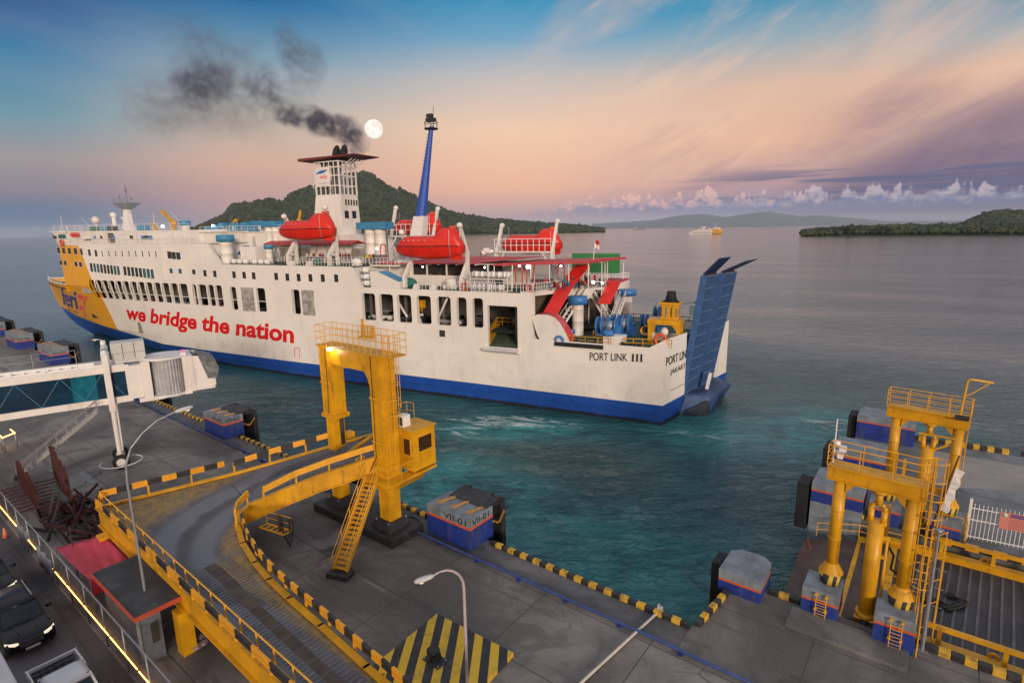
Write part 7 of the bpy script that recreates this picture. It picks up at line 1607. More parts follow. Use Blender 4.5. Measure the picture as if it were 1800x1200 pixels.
mb = MB('s'); f0, f1, g0, g1 = fs0, fs1-.8, ft_+.05, 12.0; z0, z1 = zt1, 30.2
for (s, t) in ((f0, g0), (f1, g0), (f1, g1), (f0, g1)): mb.bar((s, t, z0), (s, t, z1), .22)
for z in (z0+.05, z0+1.5, z0+3.1, z0+4.4, z1): 
    for a, b in (((f0, g0), (f1, g0)), ((f0, g0), (f0, g1)), ((f0, g1), (f1, g1)), ((f1, g0), (f1, g1))): mb.bar((a[0], a[1], z), (b[0], b[1], z), .16)
for k in range(1, 4): t = g0+(g1-g0)*k/4; mb.bar((f0, t, z0), (f0, t, z1), .13); mb.bar((f1, t, z0), (f1, t, z1), .13)
for k in range(1, 5): s = f0+(f1-f0)*k/5; mb.bar((s, g0, z0), (s, g0, z1), .12); mb.bar((s, g1, z0), (s, g1, z1), .12)
for k in range(5): t = g0+.4+k*.8; mb.bar((f0-.05, t, z1-.9), (f0-2.4, t+.2, z1+.25), .09)
mb.build('funnel_grid', FY, WHTS)
mb = MB('s'); mb.box(f0+1.9, f1+.1, g0-.12, g0-.06, z0+1.6, z0+4.5); pnl = mb.build('funnel_panel', FY, bw)
mb = MB('s'); sA, sB = f1-.3, f0+2.3
def wave(n=14):
    up, dn = [], []
    for i in range(n+1):
        x = i/n; c_ = .28*math.sin((x-.5)*math.pi)*1.0+.10*math.sin(x*2*math.pi*1.0); w_ = .22*math.sin(math.pi*min(1, x*.93+.04))+.02
        up.append((sA+(sB-sA)*x, g0-.135, z0+3.75+c_+w_)); dn.append((sA+(sB-sA)*x, g0-.135, z0+3.75+c_-w_))
    return up, dn
u_, d_ = wave(); mb.add(u_+d_, [(i, i+1, len(u_)+i+1, len(u_)+i) for i in range(len(u_)-1)]); mb.build('emblem', pnl, pbr('emblem_blue', (.03, .14, .45), .5), recalc=False)
mb = MB('s'); write(mb, 'asdp', lambda x, y: (f0+4.0-1.6*x, g0-.135, z0+2.55+.75*y), .02); mb.build('lettering', pnl, fp, recalc=False)
mb = MB('s'); write(mb, 'Indonesia Ferry', lambda x, y: (f0+4.4-2.3*x, g0-.135, z0+1.8+.25*y)); mb.build('lettering', pnl, fb, recalc=False)
mb = MB('s')
for k in range(3): mb.cone((f0+1.2+1.5*k, 9.2+.8*(k % 2), z0), (f0+1.2+1.5*k, 9.2+.8*(k % 2), z1), .45, .45, 12)
mb.build('exhaust_trunk', FY, pbr('trunk_grey', (.12, .12, .12), .7))
rA, rB = spt(549, 291, 8), spt(669, 284, 9)
mb = MB('s'); q4 = [(f1+2.0, g0-1.6, z1+.15), (f0-3.6, g0-.2, z1+.75), (f0-3.9, g1+1.6, z1+.75), (f1+1.6, g1+1.6, z1+.15)]
mb.loft([q4, [(s, t, z+.42 if i in (0, 3) else z+.12) for i, (s, t, z) in enumerate(q4)]]); mb.build('funnel_roof', FY, pbr('roof_maroon', (.16, .022, .022), .6, var=.15))
for k, px in enumerate((593, 606.5)):
    p = spt(px, 266, 9.6); mb = MB('s'); c0 = Vector((p.x+.4, 9.6, z1+.3)); mb.loft([[c0+Vector((r_*.75*math.cos(a)+dx, r_*math.sin(a), h_)) for a in [i*math.pi/6 for i in range(12)]] for r_, h_, dx in ((.72, 0, 0), (.72, 1.0, -.1), (.66, 1.6, -.25), (.45, 2.1, -.38), (.12, 2.35, -.45))]); mb.build('exhaust_pipe', FY, BLKR)
# blue mast
m0, m1_, m2_ = spt(733, 415, 9), spt(740, 380, 9), spt(758.5, 222, 9); mb = MB('s')
mb.loft([[(c_.x-w_, 9-w_*.7, c_.z), (c_.x+w_, 9-w_*.7, c_.z), (c_.x+w_, 9+w_*.7, c_.z), (c_.x-w_, 9+w_*.7, c_.z)] for c_, w_ in ((Vector((m0.x+.7, 9, 13.5)), 1.35), (m1_, .94))]); ms_ = mb.build('mast_foot', FY, WHTS)
mb = MB('s'); mb.loft([[(c_.x+w_*math.cos(a)*1.0, 9+w_*math.sin(a)*.9, c_.z) for a in [i*math.pi/5 for i in range(10)]] for c_, w_ in ((m1_, .90), (m1_.lerp(m2_, .5), .58), (m2_, .32))]); mast = mb.build('mast', FY, pbr('mast_blue', (.020, .085, .42), .45, var=.1))
mb = MB('s')
for k in range(24): c_ = m1_.lerp(m2_, .1+.85*k/24); mb.bar((c_.x+.5*(1-.4*k/24), 9, c_.z), (c_.x+1.0*(1-.35*k/24), 9, c_.z), .07)
mb.build('rung', mast, MATS['mast_blue'])
mb = MB('s'); c_ = m1_.lerp(m2_, .97); 
for z in (0, .9): mb.tube([(c_.x+1.0*math.cos(a), 9+1.0*math.sin(a), c_.z+z) for a in [i*math.pi/6 for i in range(13)]], .05, 5)
for i in range(6): a = i*math.pi/3; mb.cone((c_.x+math.cos(a), 9+math.sin(a), c_.z), (c_.x+math.cos(a), 9+math.sin(a), c_.z+.9), .04, .04, 4)
mb.cone((c_.x, 9, c_.z), (c_.x, 9, c_.z+.1), 1.0, 1.0, 12); mb.box(c_.x-.7, c_.x+.7, 8.6, 9.4, c_.z+1.0, c_.z+1.5); mb.box(c_.x-.3, c_.x+.6, 8.7, 9.3, c_.z+1.6, c_.z+2.1); mb.cone((c_.x-.4, 9, c_.z), (c_.x-.5, 9, c_.z+3.2), .06, .03, 5); mb.build('crow_nest', mast, BLK)

# ---- aft house with red canopies
k0, k1 = spt(655, 495, 5).x, spt(820, 495, 5).x
mb = MB('s'); mb.box(k1-4, k0+.4, 5.0, 5.15, 11.0, 12.55); mb.box(k1-5, k0+.4, 5, 14, 14.2, 14.3); mb.box(k0+.2, k0+.4, 5, 14, 11, 14.2); mb.box(k1-5, k0, 13.8, 14, 11, 14.2); mb.build('shelter', FY, bw)
mb = MB('s')
for k in range(7): s = k1-3.5+(k0-k1+3.5)*k/6; mb.box(s-.1, s+.1, 5.0, 5.2, 12.5, 14.25)
mb.build('shelter_post', FY, WHTS)
mb = MB('s'); mb.box(k1-4.5, k0, 7.4, 7.6, 11.0, 14.2); mb.build('shelter_wall', FY, pbr('dark_shelter', (.045, .035, .035), .8, var=.5, vs=1))
a_, b_ = spt(663, 467, 4.5), spt(833, 468, 4.5); mb = MB('s'); zr = 14.15
mb.loft([[(a_.x, 4.5, zr), (b_.x, 4.5, zr+.1), (b_.x-1.5, 13.5, zr+.6), (a_.x-3.0, 13.5, zr+.5)], [(a_.x, 4.5, zr+.14), (b_.x, 4.5, zr+.24), (b_.x-1.5, 13.5, zr+.74), (a_.x-3.0, 13.5, zr+.64)]]); mb.add([(b_.x, 4.5, zr+.18), (b_.x-7, 6, zr+.9), (b_.x-8, 13.5, zr+.9), (b_.x-1.5, 13.5, zr+.68)], [(0, 1, 2, 3)]); mb.build('canopy', FY, RED)
mb = MB('s')
for k in range(12): s = b_.x+(a_.x-b_.x)*k/11; mb.bar((s, 4.7, zr-.04), (s-2.2, 13.3, zr+.45), .08)
mb.build('canopy_frame', FY, WHTS)
a_, b_ = spt(868, 467, 3.2), spt(1034, 463, 5.2)
mb = MB('s'); mb.loft([[(a_.x, 3.2, a_.z), (b_.x, 5.2, b_.z), (b_.x-2.6, 14.2, b_.z+.15), (a_.x-3, 12.2, a_.z+.15)], [(a_.x, 3.2, a_.z+.25), (b_.x, 5.2, b_.z+.25), (b_.x-2.6, 14.2, b_.z+.40), (a_.x-3, 12.2, a_.z+.40)]]); mb.build('canopy', FY, RED)
mb = MB('s')
for k in range(6):
    f = k/5; s = a_.x+(b_.x-a_.x)*f; t = 3.2+2*f; mb.cone((s, t+.1, 11.2), (s, t+.1, a_.z+(b_.z-a_.z)*f), .07, .07, 6); mb.cone((s-2.5, t+8, 11.2), (s-2.5, t+8, a_.z), .07, .07, 6)
mb.build('canopy_post', FY, WHTS)
mb = MB('s'); p = spt(880, 480, 9); mb.box(p.x-3, p.x+3.5, 9, 13, 11.0, 14.0); mb.build('deck_house', FY, bw)
# rails of the upper after deck, following the slanting edge
dk = [(48, .15), (34, .15), (18.3, .15), (16.2, .3), (bkt(10)+.1, 10), (bkt(19.8)+.1, 19.7)]
mb = MB('s'); 
for (s, t), (s2, t2) in zip(dk[1:], dk[2:]): railing(mb, [(s, t, 11.0 if s > 30 else 11.15), (s2, t2, 11.15)], 1.15, 1, .33 if s < 34 else .6, .035)
mb.build('deck_rail', FY, WHTS)
g_ = [spt(1006, 447, 19.6), spt(1090, 447, 19.6)]; zg = 11.2
mb = MB('s'); mb.box(g_[1].x, g_[0].x, 19.5, 19.62, 12.2, 15.15); mb.build('green_screen', FY, pbr('screen_green', (.03, .20, .06), .6, var=.1, vs=.4))
mb = MB('s'); railing(mb, [(bkt(19.8), 19.7, 11.2), (20, 19.7, 11.2)], 1.1, 1, .5, .035); mb.build('deck_rail', FY, WHTS)
# companionway hood and red stair covers
def strip(p0, p1, w, m, name, th=.1, v=None):
    mb = MB('s'); p0, p1 = Vector(p0), Vector(p1); wv = Vector(v) if v else Vector((-w, .25*w, 0)); mb.loft([[p0, p0+wv, p0+wv+Vector((0, 0, th)), p0+Vector((0, 0, th))], [p1, p1+wv, p1+wv+Vector((0, 0, th)), p1+Vector((0, 0, th))]]); return mb.build(name, FY, m)
ch = [spt(1017, 467, 8.0), spt(990, 500, 5.2), spt(985, 507, 4.6), spt(960, 551, 1.6)]
SC_ = pbr('stair_cover_red', (.62, .025, .018), .5, var=.12, vs=1)
for a, b in ((0, 1), (1, 2), (2, 3)): strip(ch[a]+Vector((.4, 0, 0)), ch[b]+Vector((.4, 0, 0)), 1.4, SC_, 'stair_cover', .14, (-2.0, .1, .02))
c2 = [spt(1069, 497, 10.5), spt(1051, 534, 7.6)]; strip(c2[0], c2[1], 1.3, SC_, 'stair_cover', .14, (-1.7, .1, .02))
mb = MB('s'); p = spt(1075, 495, 11.5); mb.loft([[(p.x-1.6, 10.5, p.z), (p.x+1.3, 10.5, p.z), (p.x+1.0, 14, p.z+.1), (p.x-1.8, 14, p.z+.1)], [(p.x-1.6, 10.5, p.z+.2), (p.x+1.3, 10.5, p.z+.2), (p.x+1.0, 14, p.z+.3), (p.x-1.8, 14, p.z+.3)]]); mb.build('stair_hood', FY, RED)
def stairs(p0, p1, wv, name='stair', n=14, m=None):
    mb = MB('s'); p0, p1, wv = Vector(p0), Vector(p1), Vector(wv)
    for o in (Vector((0, 0, 0)), wv): mb.bar(p0+o, p1+o, .1, .3); mb.cone(p0+o+Vector((0, 0, .95)), p1+o+Vector((0, 0, .95)), .04, .04, 5)
    for k in range(n): q = p0.lerp(p1, (k+.5)/n); mb.bar(q, q+wv, .28, .05)
    for k in range(5):
        for o in (Vector((0, 0, 0)), wv): q = p0.lerp(p1, k/4)+o; mb.cone(q, q+Vector((0, 0, .95)), .035, .035, 5)
    return mb.build(name, FY, m or WHTS)
lt = spt(1000, 495, 6.5); stairs((ch[0].x-.3, 8.6, 11.0), (ch[3].x-.2, 2.2, 5.0), (-.8, -.0, 0)); stairs((c2[0].x-1.6, 10.8, 9.6), (c2[1].x-1.5, 6.4, 5.0), (-.8, 0, 0)); stairs((bkt(9.4)-.6, 9.4, 11.1), (bkt(12.5)-1.6, 12.6, 5.8), (-1.0, -.3, 0), n=18)
mb = MB('s'); pc = spt(1040, 500, 9); x0 = pc.x; mb.box(x0-1.6, x0+1.2, 8.6, 11.4, 10.8, 11.0)
for u_, v_ in ((-1.5, 8.7), (1.1, 8.7), (1.1, 11.3), (-1.5, 11.3)): mb.bar((x0+u_, v_, 5.0), (x0+u_, v_, 14.6), .1)
for z in (11.9, 14.5): 
    for a, b in (((-1.5, 8.7), (1.1, 8.7)), ((1.1, 8.7), (1.1, 11.3)), ((-1.5, 8.7), (-1.5, 11.3))): mb.bar((x0+a[0], a[1], z), (x0+b[0], b[1], z), .09)
mb.build('stair_tower', FY, WHTS)
mb = MB('s'); mb.prism([(x0-.6, 8.5, 11.0), (x0+2.0, 8.5, 11.0), (x0+1.4, 8.5, 8.8), (x0-.0, 8.5, 9.7)], (0, .3, 0)); mb.build('stair_web', FY, bw)
fl = spt(1043, 457, 9.5); ftp = spt(1046, 421, 9.5); mb = MB('s'); mb.cone(fl, ftp, .06, .04, 6); fs_ = mb.build('flagstaff', FY, WHTS)
mb = MB('s'); n = 6
for half, z_, m in ((0, 0, BRED), (1, -.55, WHTS)):
    mb.mat(m); pts = [(ftp.x-.12*i, 9.5+.12*math.sin(i*1.3), ftp.z-.05*i+z_) for i in range(n)]
    mb.add(pts+[(x, y, z-.55) for x, y, z in pts], [(i, i+1, n+i+1, n+i) for i in range(n-1)])
mb.build('flag', fs_, recalc=False)
# blue sloped box on the side and canister recess
mb = MB('s'); p0 = spt(652, 505, .05).x; p1 = spt(700, 505, .05).x
mb.prism([(p0, .04, 11.0), (p0, .04, 13.3), (p0-1.4, .04, 13.3), (p1-.3, .04, 11.9), (p1-.3, .04, 11.0)], (0, 2.0, 0)); mb.build('side_box', FY, bw)
mb = MB('s'); mb.add([(p0-1.5, -.02, 13.34), (p1-.2, -.02, 11.95), (p1-.2, 2.1, 11.95), (p0-1.5, 2.1, 13.34)], [(0, 1, 2, 3)]); mb.build('box_lid', FY, pbr('lid_blue', (.06, .26, .45), .5))
for px in (728, 758):
    p = spt(px, 507, .3); mb = MB('s'); mb.prism([(p.x-.8, .1, 11.0), (p.x+.2, .1, 11.0), (p.x-.2, .1, 11.75), (p.x-.9, .1, 11.75)], (0, .5, 0)); mb.build('chock', FY, bw)
for px in (510, 540):
    p = spt(px, 463, .3); mb = MB('s'); mb.prism([(p.x-.9, .1, 13.97), (p.x+.3, .1, 13.97), (p.x-.2, .1, 14.7), (p.x-.9, .1, 14.7)], (0, .5, 0)); mb.build('chock', FY, bw)

# ---- davits
def davit(px, t0, zd, ztop, far=False, name='davit', outr=-1):
    s = spt(px, 500, t0).x if not far else px; o = outr
    mb = MB('s'); A = Vector((s, t0, zd)); mb.bar(A, (s, t0, zd+1.7), .55, .5); mb.bar((s, t0, zd+1.5), (s, t0-o*1.5, zd+3.4), .5, .5); mb.bar((s, t0-o*1.7, zd), (s, t0-o*1.7, zd+5.2), .42, .42)
    mb.bar((s, t0-o*1.7, zd+4.9), (s, t0+o*.1, ztop), .38, .42); mb.ell((s, t0+o*.15, ztop), (.45, .45, .4), 10, 6); mb.bar((s, t0, zd+1.6), (s, t0-o*1.7, zd+1.6), .3)
    mb.build(name, FY, bw); mb = MB('s'); mb.cone((s, t0+o*.15, ztop), (s, t0+o*.15, ztop-1.6), .05, .05, 5); mb.box(s-.16, s+.16, t0+o*.15-.15, t0+o*.15+.15, ztop-2.0, ztop-1.4); mb.build('fall_block', FY, GRYM)
for px, zt in ((712, 18.8), (812, 19.6)): davit(px, 1.3, 11.0, zt)
for px, zt in ((506, 21.5), (578, 22.6)):
    s = spt(px, 440, 1.3).x; davit(s, 1.3, 13.97, zt, True)
for s, zt in ((30.0, 19.6), (20.4, 20.1)): davit(s, 18.2, 11.0, zt, True, outr=1)
for s, zt in ((51.0, 23.0), (42.2, 22.6)): davit(s, 18.2, 13.0, zt, True, outr=1)
for s0, s1, z in ((20.4, 30, 15.6), (42.2, 51, 18.2)):
    mb = MB('s'); mb.box(s0, s1, 15.6, 16.4, z-.22, z); mb.bar((s0+.2, 16, z-2.2), (s0+1.6, 16, z-.2), .25); mb.bar((s1-.2, 16, z-2.2), (s1-1.6, 16, z-.2), .25)
    for s in (s0, s1): mb.bar((s, 16, 11 if s0 < 40 else 13), (s, 16, z), .35)
    railing(mb, [(s0, 15.6, z), (s1, 15.6, z)], 1.9, 1, 1.0, .055); mb.build('boat_platform', FY, WHTS)
# ---- deck gear aft
def winch(px, py, w, name='winch', z=4.95, cap=False, L_=2.6):
    p = sdt(px, py, z); t = p.y; s = p.x; mb = MB('s'); r = w
    mb.cone((s-L_/2, t, z+r+.2), (s+L_/2, t+.4, z+r+.2), r*.62, r*.62, 16); ww = mb.build(name, FY, GRYM)
    for f in (-.5, -.12, .22, .5):
        mb = MB('s'); mb.cone((s+f*L_-.08, t+.2+f*.2, z+r+.2), (s+f*L_+.1, t+.2+f*.2, z+r+.2), r, r, 18); mb.build('flange', ww, WBLU)
    mb = MB('s'); mb.box(s-L_/2, s+L_/2, t-.9, t+1.0, z, z+.35); mb.box(s-L_/2-.7, s-L_/2-.05, t-.4, t+.6, z, z+r+.4); mb.build('winch_bed', ww, WBLU)
    if cap: mb = MB('s'); mb.lathe((s+.2, t-r*.9-.3, z+r*.7), [(.62, 0), (.42, .12), (.42, .4), (.62, .55)], 16, (0, -1, 0)); mb.build('warping_head', ww, YEL); 
    return ww
winch(1066, 590, 1.15); winch(1092, 588, 1.25, L_=2.2); winch(1142, 588, 1.25, cap=True, L_=2.2); winch(1164, 566, 1.1, L_=2.4)
# yellow powered gallows with black cap
p = sdt(1178, 602, 5.4); py_ = spt(1178, 560, p.y); mb = MB('s'); s_, t_ = p.x+1.0, p.y+2.2; z = 5.0
for a, b in ((-1.7, -.9), (1.7, -.9), (1.7, 1.1), (-1.7, 1.1)): mb.bar((s_+a, t_+b, z), (s_+a, t_+b, z+2.4), .45)
mb.box(s_-2.0, s_+2.0, t_-1.2, t_+1.4, z+2.3, z+2.9)
for a in (-1, 1): mb.prism([(s_+a*1.5, t_-1.1, z+2.3), (s_+a*1.5, t_-1.1, z+1.5), (s_+a*.9, t_-1.1, z+2.3)], (0, .3, 0))
mb.box(s_-1.5, s_+.6, t_-.5, t_+1.0, z+2.9, z+5.0); mb.box(s_-1.7, s_+.8, t_-.7, t_+1.2, z+4.7, z+5.0); gl = mb.build('gallows', FY, YEL)
mb = MB('s'); mb.cone((s_-.5, t_+.2, z+5.0), (s_-.5, t_+.2, z+6.3), .72, .5, 14); mb.cone((s_-.5, t_+.2, z+5.0), (s_-.5, t_+.2, z+5.2), .85, .85, 14); mb.build('motor_cap', gl, BLKR)
mb = MB('s'); mb.ell((s_+.1, t_-.2, z+1.3), (.5, .4, .6), 10, 6); mb.build('capstan', gl, WHTS)
for k in range(4): mb = MB('s'); mb.bar((s_-1.3+.6*k, t_-.52, z+3.2), (s_-1.3+.6*k, t_-.52, z+4.4), .12, .1); mb.build('panel', gl, DARK if k % 2 else WBLU)
mb = MB('s'); mb.tube([(s_-2.0, t_+.4, z+4.8), (s_-3.4, t_+1, z+5.0), (s_-3.6, t_+1, z+4.5)], .1, 6); mb.box(s_-3.9, s_-2.6, t_+.6, t_+1.6, z+3.4, z+4.4); mb.build('control_box', FY, pbr('slate_box', (.10, .16, .18), .6))
mb = MB('s'); 
for k in range(4): sdk = sdt(1118+22*k, 600, 5.0); 
railing(mb, [(13.0, .4, 5.0), (6.5, .4, 5.0)], .9, 1, 1.6, .05); railing(mb, [(4.9, .5, 5.0), (-.6, .6, 5.2)], 1.0, 1, 1.1, .06); railing(mb, [(6.5, 1.8, 5), (9.0, 3.0, 5.0), (10.5, 6, 5.0)], .7, 0, 1.4, .06); mb.build('deck_rail', FY, YEL)
mb = MB('s'); railing(mb, [(-4.9, 19.0, 5.0), (9.5, 19.7, 5.0)], 1.1, 1, 1.0, .05); mb.build('deck_rail', FY, BLK)
for k, (px, py) in enumerate(((1013, 603), (1030, 603.5), (1047, 604), (1100, 605), (1115, 605.5), (1131, 605.5))):
    p = sdt(px, py, 5.1); mb = MB('s'); mb.cone((p.x, .7, 4.95), (p.x, .7, 5.5), .32, .38, 10); mb.build('bitt', FY, BLKR if k > 2 else BLK)
mb = MB('s'); p = spt(975, 605, -.1); q = spt(1060, 609, -.1); mb.box(q.x, p.x, -.25, .3, 4.6, 5.1); mb.build('fairlead_lip', FY, BLKR, bevel=.05)
p = sdt(1084, 602, 4.95); mb = MB('s'); mb.box(p.x-1.3, p.x+1.2, .9, 2.6, 4.95, 6.1); mb.build('deck_locker', FY, bw, bevel=.05); mb = MB('s'); mb.cone((p.x+.6, 1.2, 6.1), (p.x+.6, 1.2, 6.7), .7, .6, 12); mb.build('mushroom_vent', FY, WBLU)
def ring_buoy(px, py, t, r=.42, m=None):
    p = spt(px, py, t); mb = MB('s'); n = 16; mb.tube([(p.x+r*math.cos(2*math.pi*i/n), t, p.z+r*math.sin(2*math.pi*i/n)) for i in range(n+1)], r*.28, 8); mb.build('life_ring', FY, m or pbr('ring_orange', (.72, .10, .03), .5))
RP_ = pbr('ring_faded', (.75, .32, .28), .5)
ring_buoy(1161, 597, .35, .62); ring_buoy(931, 506, .0, .45, RP_); ring_buoy(817, 503, .8, .45); ring_buoy(108, 427, .2, .55); ring_buoy(849, 447, 16, .5, RP_); ring_buoy(983, 598, .0, .5, WBLU)
for px, t, z in ((912, 4.5, 11.2), (932, 4.5, 11.2), (986, 7, 11.2), (676, 6, 13.97)):
    s = spt(px, 480, t).x; mb = MB('s'); 
    mb.tube([(s-.5, t, z), (s-.5, t, z+2.6), (s-.3, t, z+3.0), (s+.3, t, z+3.0), (s+.5, t, z+2.6), (s+.5, t, z)], .09, 6); mb.build('embarkation_frame', FY, BRED)
LT = pbr('deck_light', (.9, .9, .9), .4, emit=(1, .93, .8), es=9)
for px, py, t, r in ((928, 469, 4, .26), (913, 467, 4, .17), (663, 437, 5.4, .2), (743, 469, 6, .14), (852, 470, 5, .14), (1043, 496, 8.0, .2), (1058, 498, 9.5, .2), (986, 467, 7.4, .16), (286, 398, 3.5, .28), (374, 396.5, 8, .20), (396, 441, 3.0, .22), (763, 576, 4, .1)):
    p = spt(px, py, t); mb = MB('s'); mb.ell(p, (r, r, r), 10, 6); mb.build('deck_lamp', FY, LT)
mb = MB('s'); mb.tube([spt(850, 445, 14), spt(852, 441, 14), spt(862, 441, 14), spt(864, 445, 14)], .5, 8); mb.build('liferaft_shell', FY, WHTS)

# ================================================================== lifeboats (hang from the davits: things of their own)
def lifeboat(label, s0, s1, t, zk, zt):
    L_ = s1-s0; c_ = Vector(((s0+s1)/2, t, zk)); o = thing('lifeboat', label, 'lifeboat', c_, 's', group='red enclosed lifeboats of the ferry')
    hw = 1.45; H = zt-zk; zg = zk+H*.42
    def sec(f, kind):   # f from aft (0, the raised end with the cabin) to fore (1)
        x = s0+L_*f; e = min(1, math.sin(math.pi*min(max(f*.94+.03, 0), 1))**.42); w = hw*e
        kz = zk+(.55 if kind != 'x' else 0)*0+(1-e)*H*.30
        top = H*(.74 if f > .36 else (.74+.24*min(1, (.42-f)/.12) if f > .12 else .98-.55*((.12-f)/.12)**1.4)); 
        if f > .82: top *= 1-.42*((f-.82)/.18)**1.7
        zt_ = zk+top; pts = []
        for a, b in ((0, 0), (.55, .05), (.93, .30), (1.04, 1.0)): pts.append((w*a, kz+(zg-kz)*b))
        up = [(1.0, .04), (.97, .35), (.80, .72), (.45, .95), (0, 1.0)]
        for a, b in up: pts.append((w*a, zg+(zt_-zg)*b))
        return x, pts
    for nm, rng in (('boat_hull', (0, 4)), ('boat_canopy', (4, 9))):
        mb = MB('s'); mb.smooth = True; rings = []
        for i in range(25):
            x, pts = sec(i/24, ''); pp = pts[rng[0]:rng[1]+0]
            if nm == 'boat_hull': r_ = [(x, t-w, z) for w, z in reversed(pp)] + [(x, t+w, z) for w, z in pp[1:]]
            else: r_ = [(x, t-w, z) for w, z in pp] + [(x, t+w, z) for w, z in reversed(pp[:-1])]
            rings.append(r_)
        mb.loft(rings, close=False); mb.build(nm, o, ORG)
    mb = MB('s')
    for sg in (-1, 1): mb.tube([(sec(i/24, '')[0], t+sg*(sec(i/24, '')[1][3][0]+.03), zg) for i in range(25)], .07, 6)
    mb.build('fender_band', o, pbr('dark_band', (.10, .015, .01), .6))
    for k in range(5):
        f = .50+.085*k; x, pts = sec(f, ''); mb = MB('s'); mb.cone((x, t-pts[6][0]-.10, pts[6][1]-.25), (x, t-pts[6][0]+.1, pts[6][1]-.2), .11, .11, 8); mb.build('porthole', o, WHTS)
    mb = MB('s'); x, pts = sec(.12, ''); mb.box(x-.2, x+.5, t-.45, t+.45, zt-.25, zt+.18); mb.build('hatch', o, pbr('boat_orange', (.75, .10, .03), .4), bevel=.05)
    for f in (.1, .9): x, pts = sec(f, ''); mb = MB('s'); mb.bar((x, t, zt-1.0), (x, t, zt+.25), .12); mb.build('lifting_hook', o, GRYM)
    mb = MB('s'); mb.prism([(s0+.15, t-.06, zg-.5), (s0+2.6, t-.06, zk+.15), (s0+1.1, t-.06, zk-.15), (s0+.3, t-.06, zk-.05)], (0, .12, 0)); mb.cone((s0+.35, t, zk+.35), (s0+.15, t, zk+.35), .28, .28, 10); mb.build('propeller_guard', o, ORG)
    mb = MB('s')
    for f in (.12,): x = s0+L_*f; mb.tube([(x, t-hw-.05, zt-.4), (x, t-hw-.08, zg), (x, t-hw*.9, zk+.4)], .03, 5)
    mb.build('gripe', o, GRYM); return o
lifeboat('larger near-side red lifeboat above the after red awning, beside the blue mast', 27.2, 37.9, 1.2, 15.1, 19.4)
lifeboat('red enclosed lifeboat on the near side just in front of the white funnel tower', 49.6, 60.5, 1.2, 17.8, 21.9)
lifeboat('red lifeboat on the far side half hidden behind the foot of the blue mast', 41.6, 51.0, 18.0, 18.2, 21.9)
lifeboat('red lifeboat on the far side behind a white railed platform, nearest the stern', 19.6, 29.6, 18.0, 15.1, 19.1)
# liferaft canisters
def canister(s, t, z, lab, grp, first=[None]):
    if first[0] is None:
        o = thing('liferaft_canister', lab, 'liferaft', (s, t, z), 's', group=grp); mb = MB('s'); mb.smooth = True
        mb.lathe((s, t, z+.42), [(.05, -.72), (.32, -.68), (.40, -.55), (.40, -.06), (.44, -.05), (.44, .05), (.40, .06), (.40, .55), (.32, .68), (.05, .72)], 14, (1, 0, 0)); mb.build('shell', o, WHTS)
        mb = MB('s')
        for x in (-.4, .4): mb.box(s+x-.06, s+x+.06, t-.42, t+.42, z-.05, z+.18)
        mb.build('cradle', o, GRYM); first[0] = o; return o
    o = copy_tree(first[0]); place(o, 's', (s, t, z), 0, 1, lab, 'liferaft', grp); return o
for row, z in ((0, 12.75), (1, 11.1)):
    for k in range(6): s = spt(838+10*k if row == 0 else 835+9*k, 480, 1.2).x; canister(s, 1.2 if row == 0 else .9, z, 'white liferaft canister in the %s row of the rack right of the near lifeboat' % ('upper' if row == 0 else 'lower'), 'liferaft canisters, %s row' % ('upper' if row == 0 else 'lower'))
mb = MB('s'); a, b = spt(830, 480, 1.2).x, spt(895, 480, 1.2).x
for z in (11.02, 12.62):
    mb.bar((a, .6, z), (b, .6, z), .1); mb.bar((a, 1.8, z), (b, 1.8, z), .1)
for s in (a, (a+b)/2, b):
    for t in (.6, 1.8): mb.bar((s, t, 11), (s, t, 13.6), .1)
mb.build('raft_rack', FY, WHTS)
for px in (411, 421, 431, 447, 458, 469): s = spt(px, 460, .9).x; canister(s, .9, 13.97, 'white liferaft canister on the deck edge between the two capped ventilators forward', 'liferaft canisters forward')
for k in range(3): p = spt(642, 480+10*k, .8); canister(p.x, .9, 11.1+.95*k, 'white liferaft canister stacked beside the blue lidded box', 'liferaft canisters amidships')
for px in (673, 683): s = spt(px, 460, 1.0).x; canister(s-.0, 5.0, 13.97, 'white liferaft canister on the raised landing right of the funnel', 'liferaft canisters on the landing')
mb = MB('s'); p = spt(558, 457, 1.6); mb.ell((p.x, 1.6, 14.5), (.8, .6, .7), 12, 8); mb.build('winch_cover', FY, pbr('cover_teal', (.02, .14, .12), .7)); p = spt(716, 500, 1.6); mb = MB('s'); mb.ell((p.x, 2.2, 11.6), (1.2, .7, .75), 12, 8); mb.build('winch_cover', FY, MATS['cover_teal'])
for px in (623, 552): p = spt(px, 455, 1.6); mb = MB('s'); mb.ell((p.x, 2.0, 14.5), (.9, .6, .6), 12, 8); mb.box(p.x-.6, p.x+.6, 1.6, 2.5, 13.97, 14.4); mb.build('davit_winch', FY, WHTS)
p = spt(790, 500, 2.0); mb = MB('s'); mb.cone((p.x, 2.4, 11), (p.x, 2.4, 12.4), .75, .7, 14); mb.box(p.x-1, p.x+1, 1.8, 3, 11, 11.5); mb.build('davit_winch', FY, WHTS)
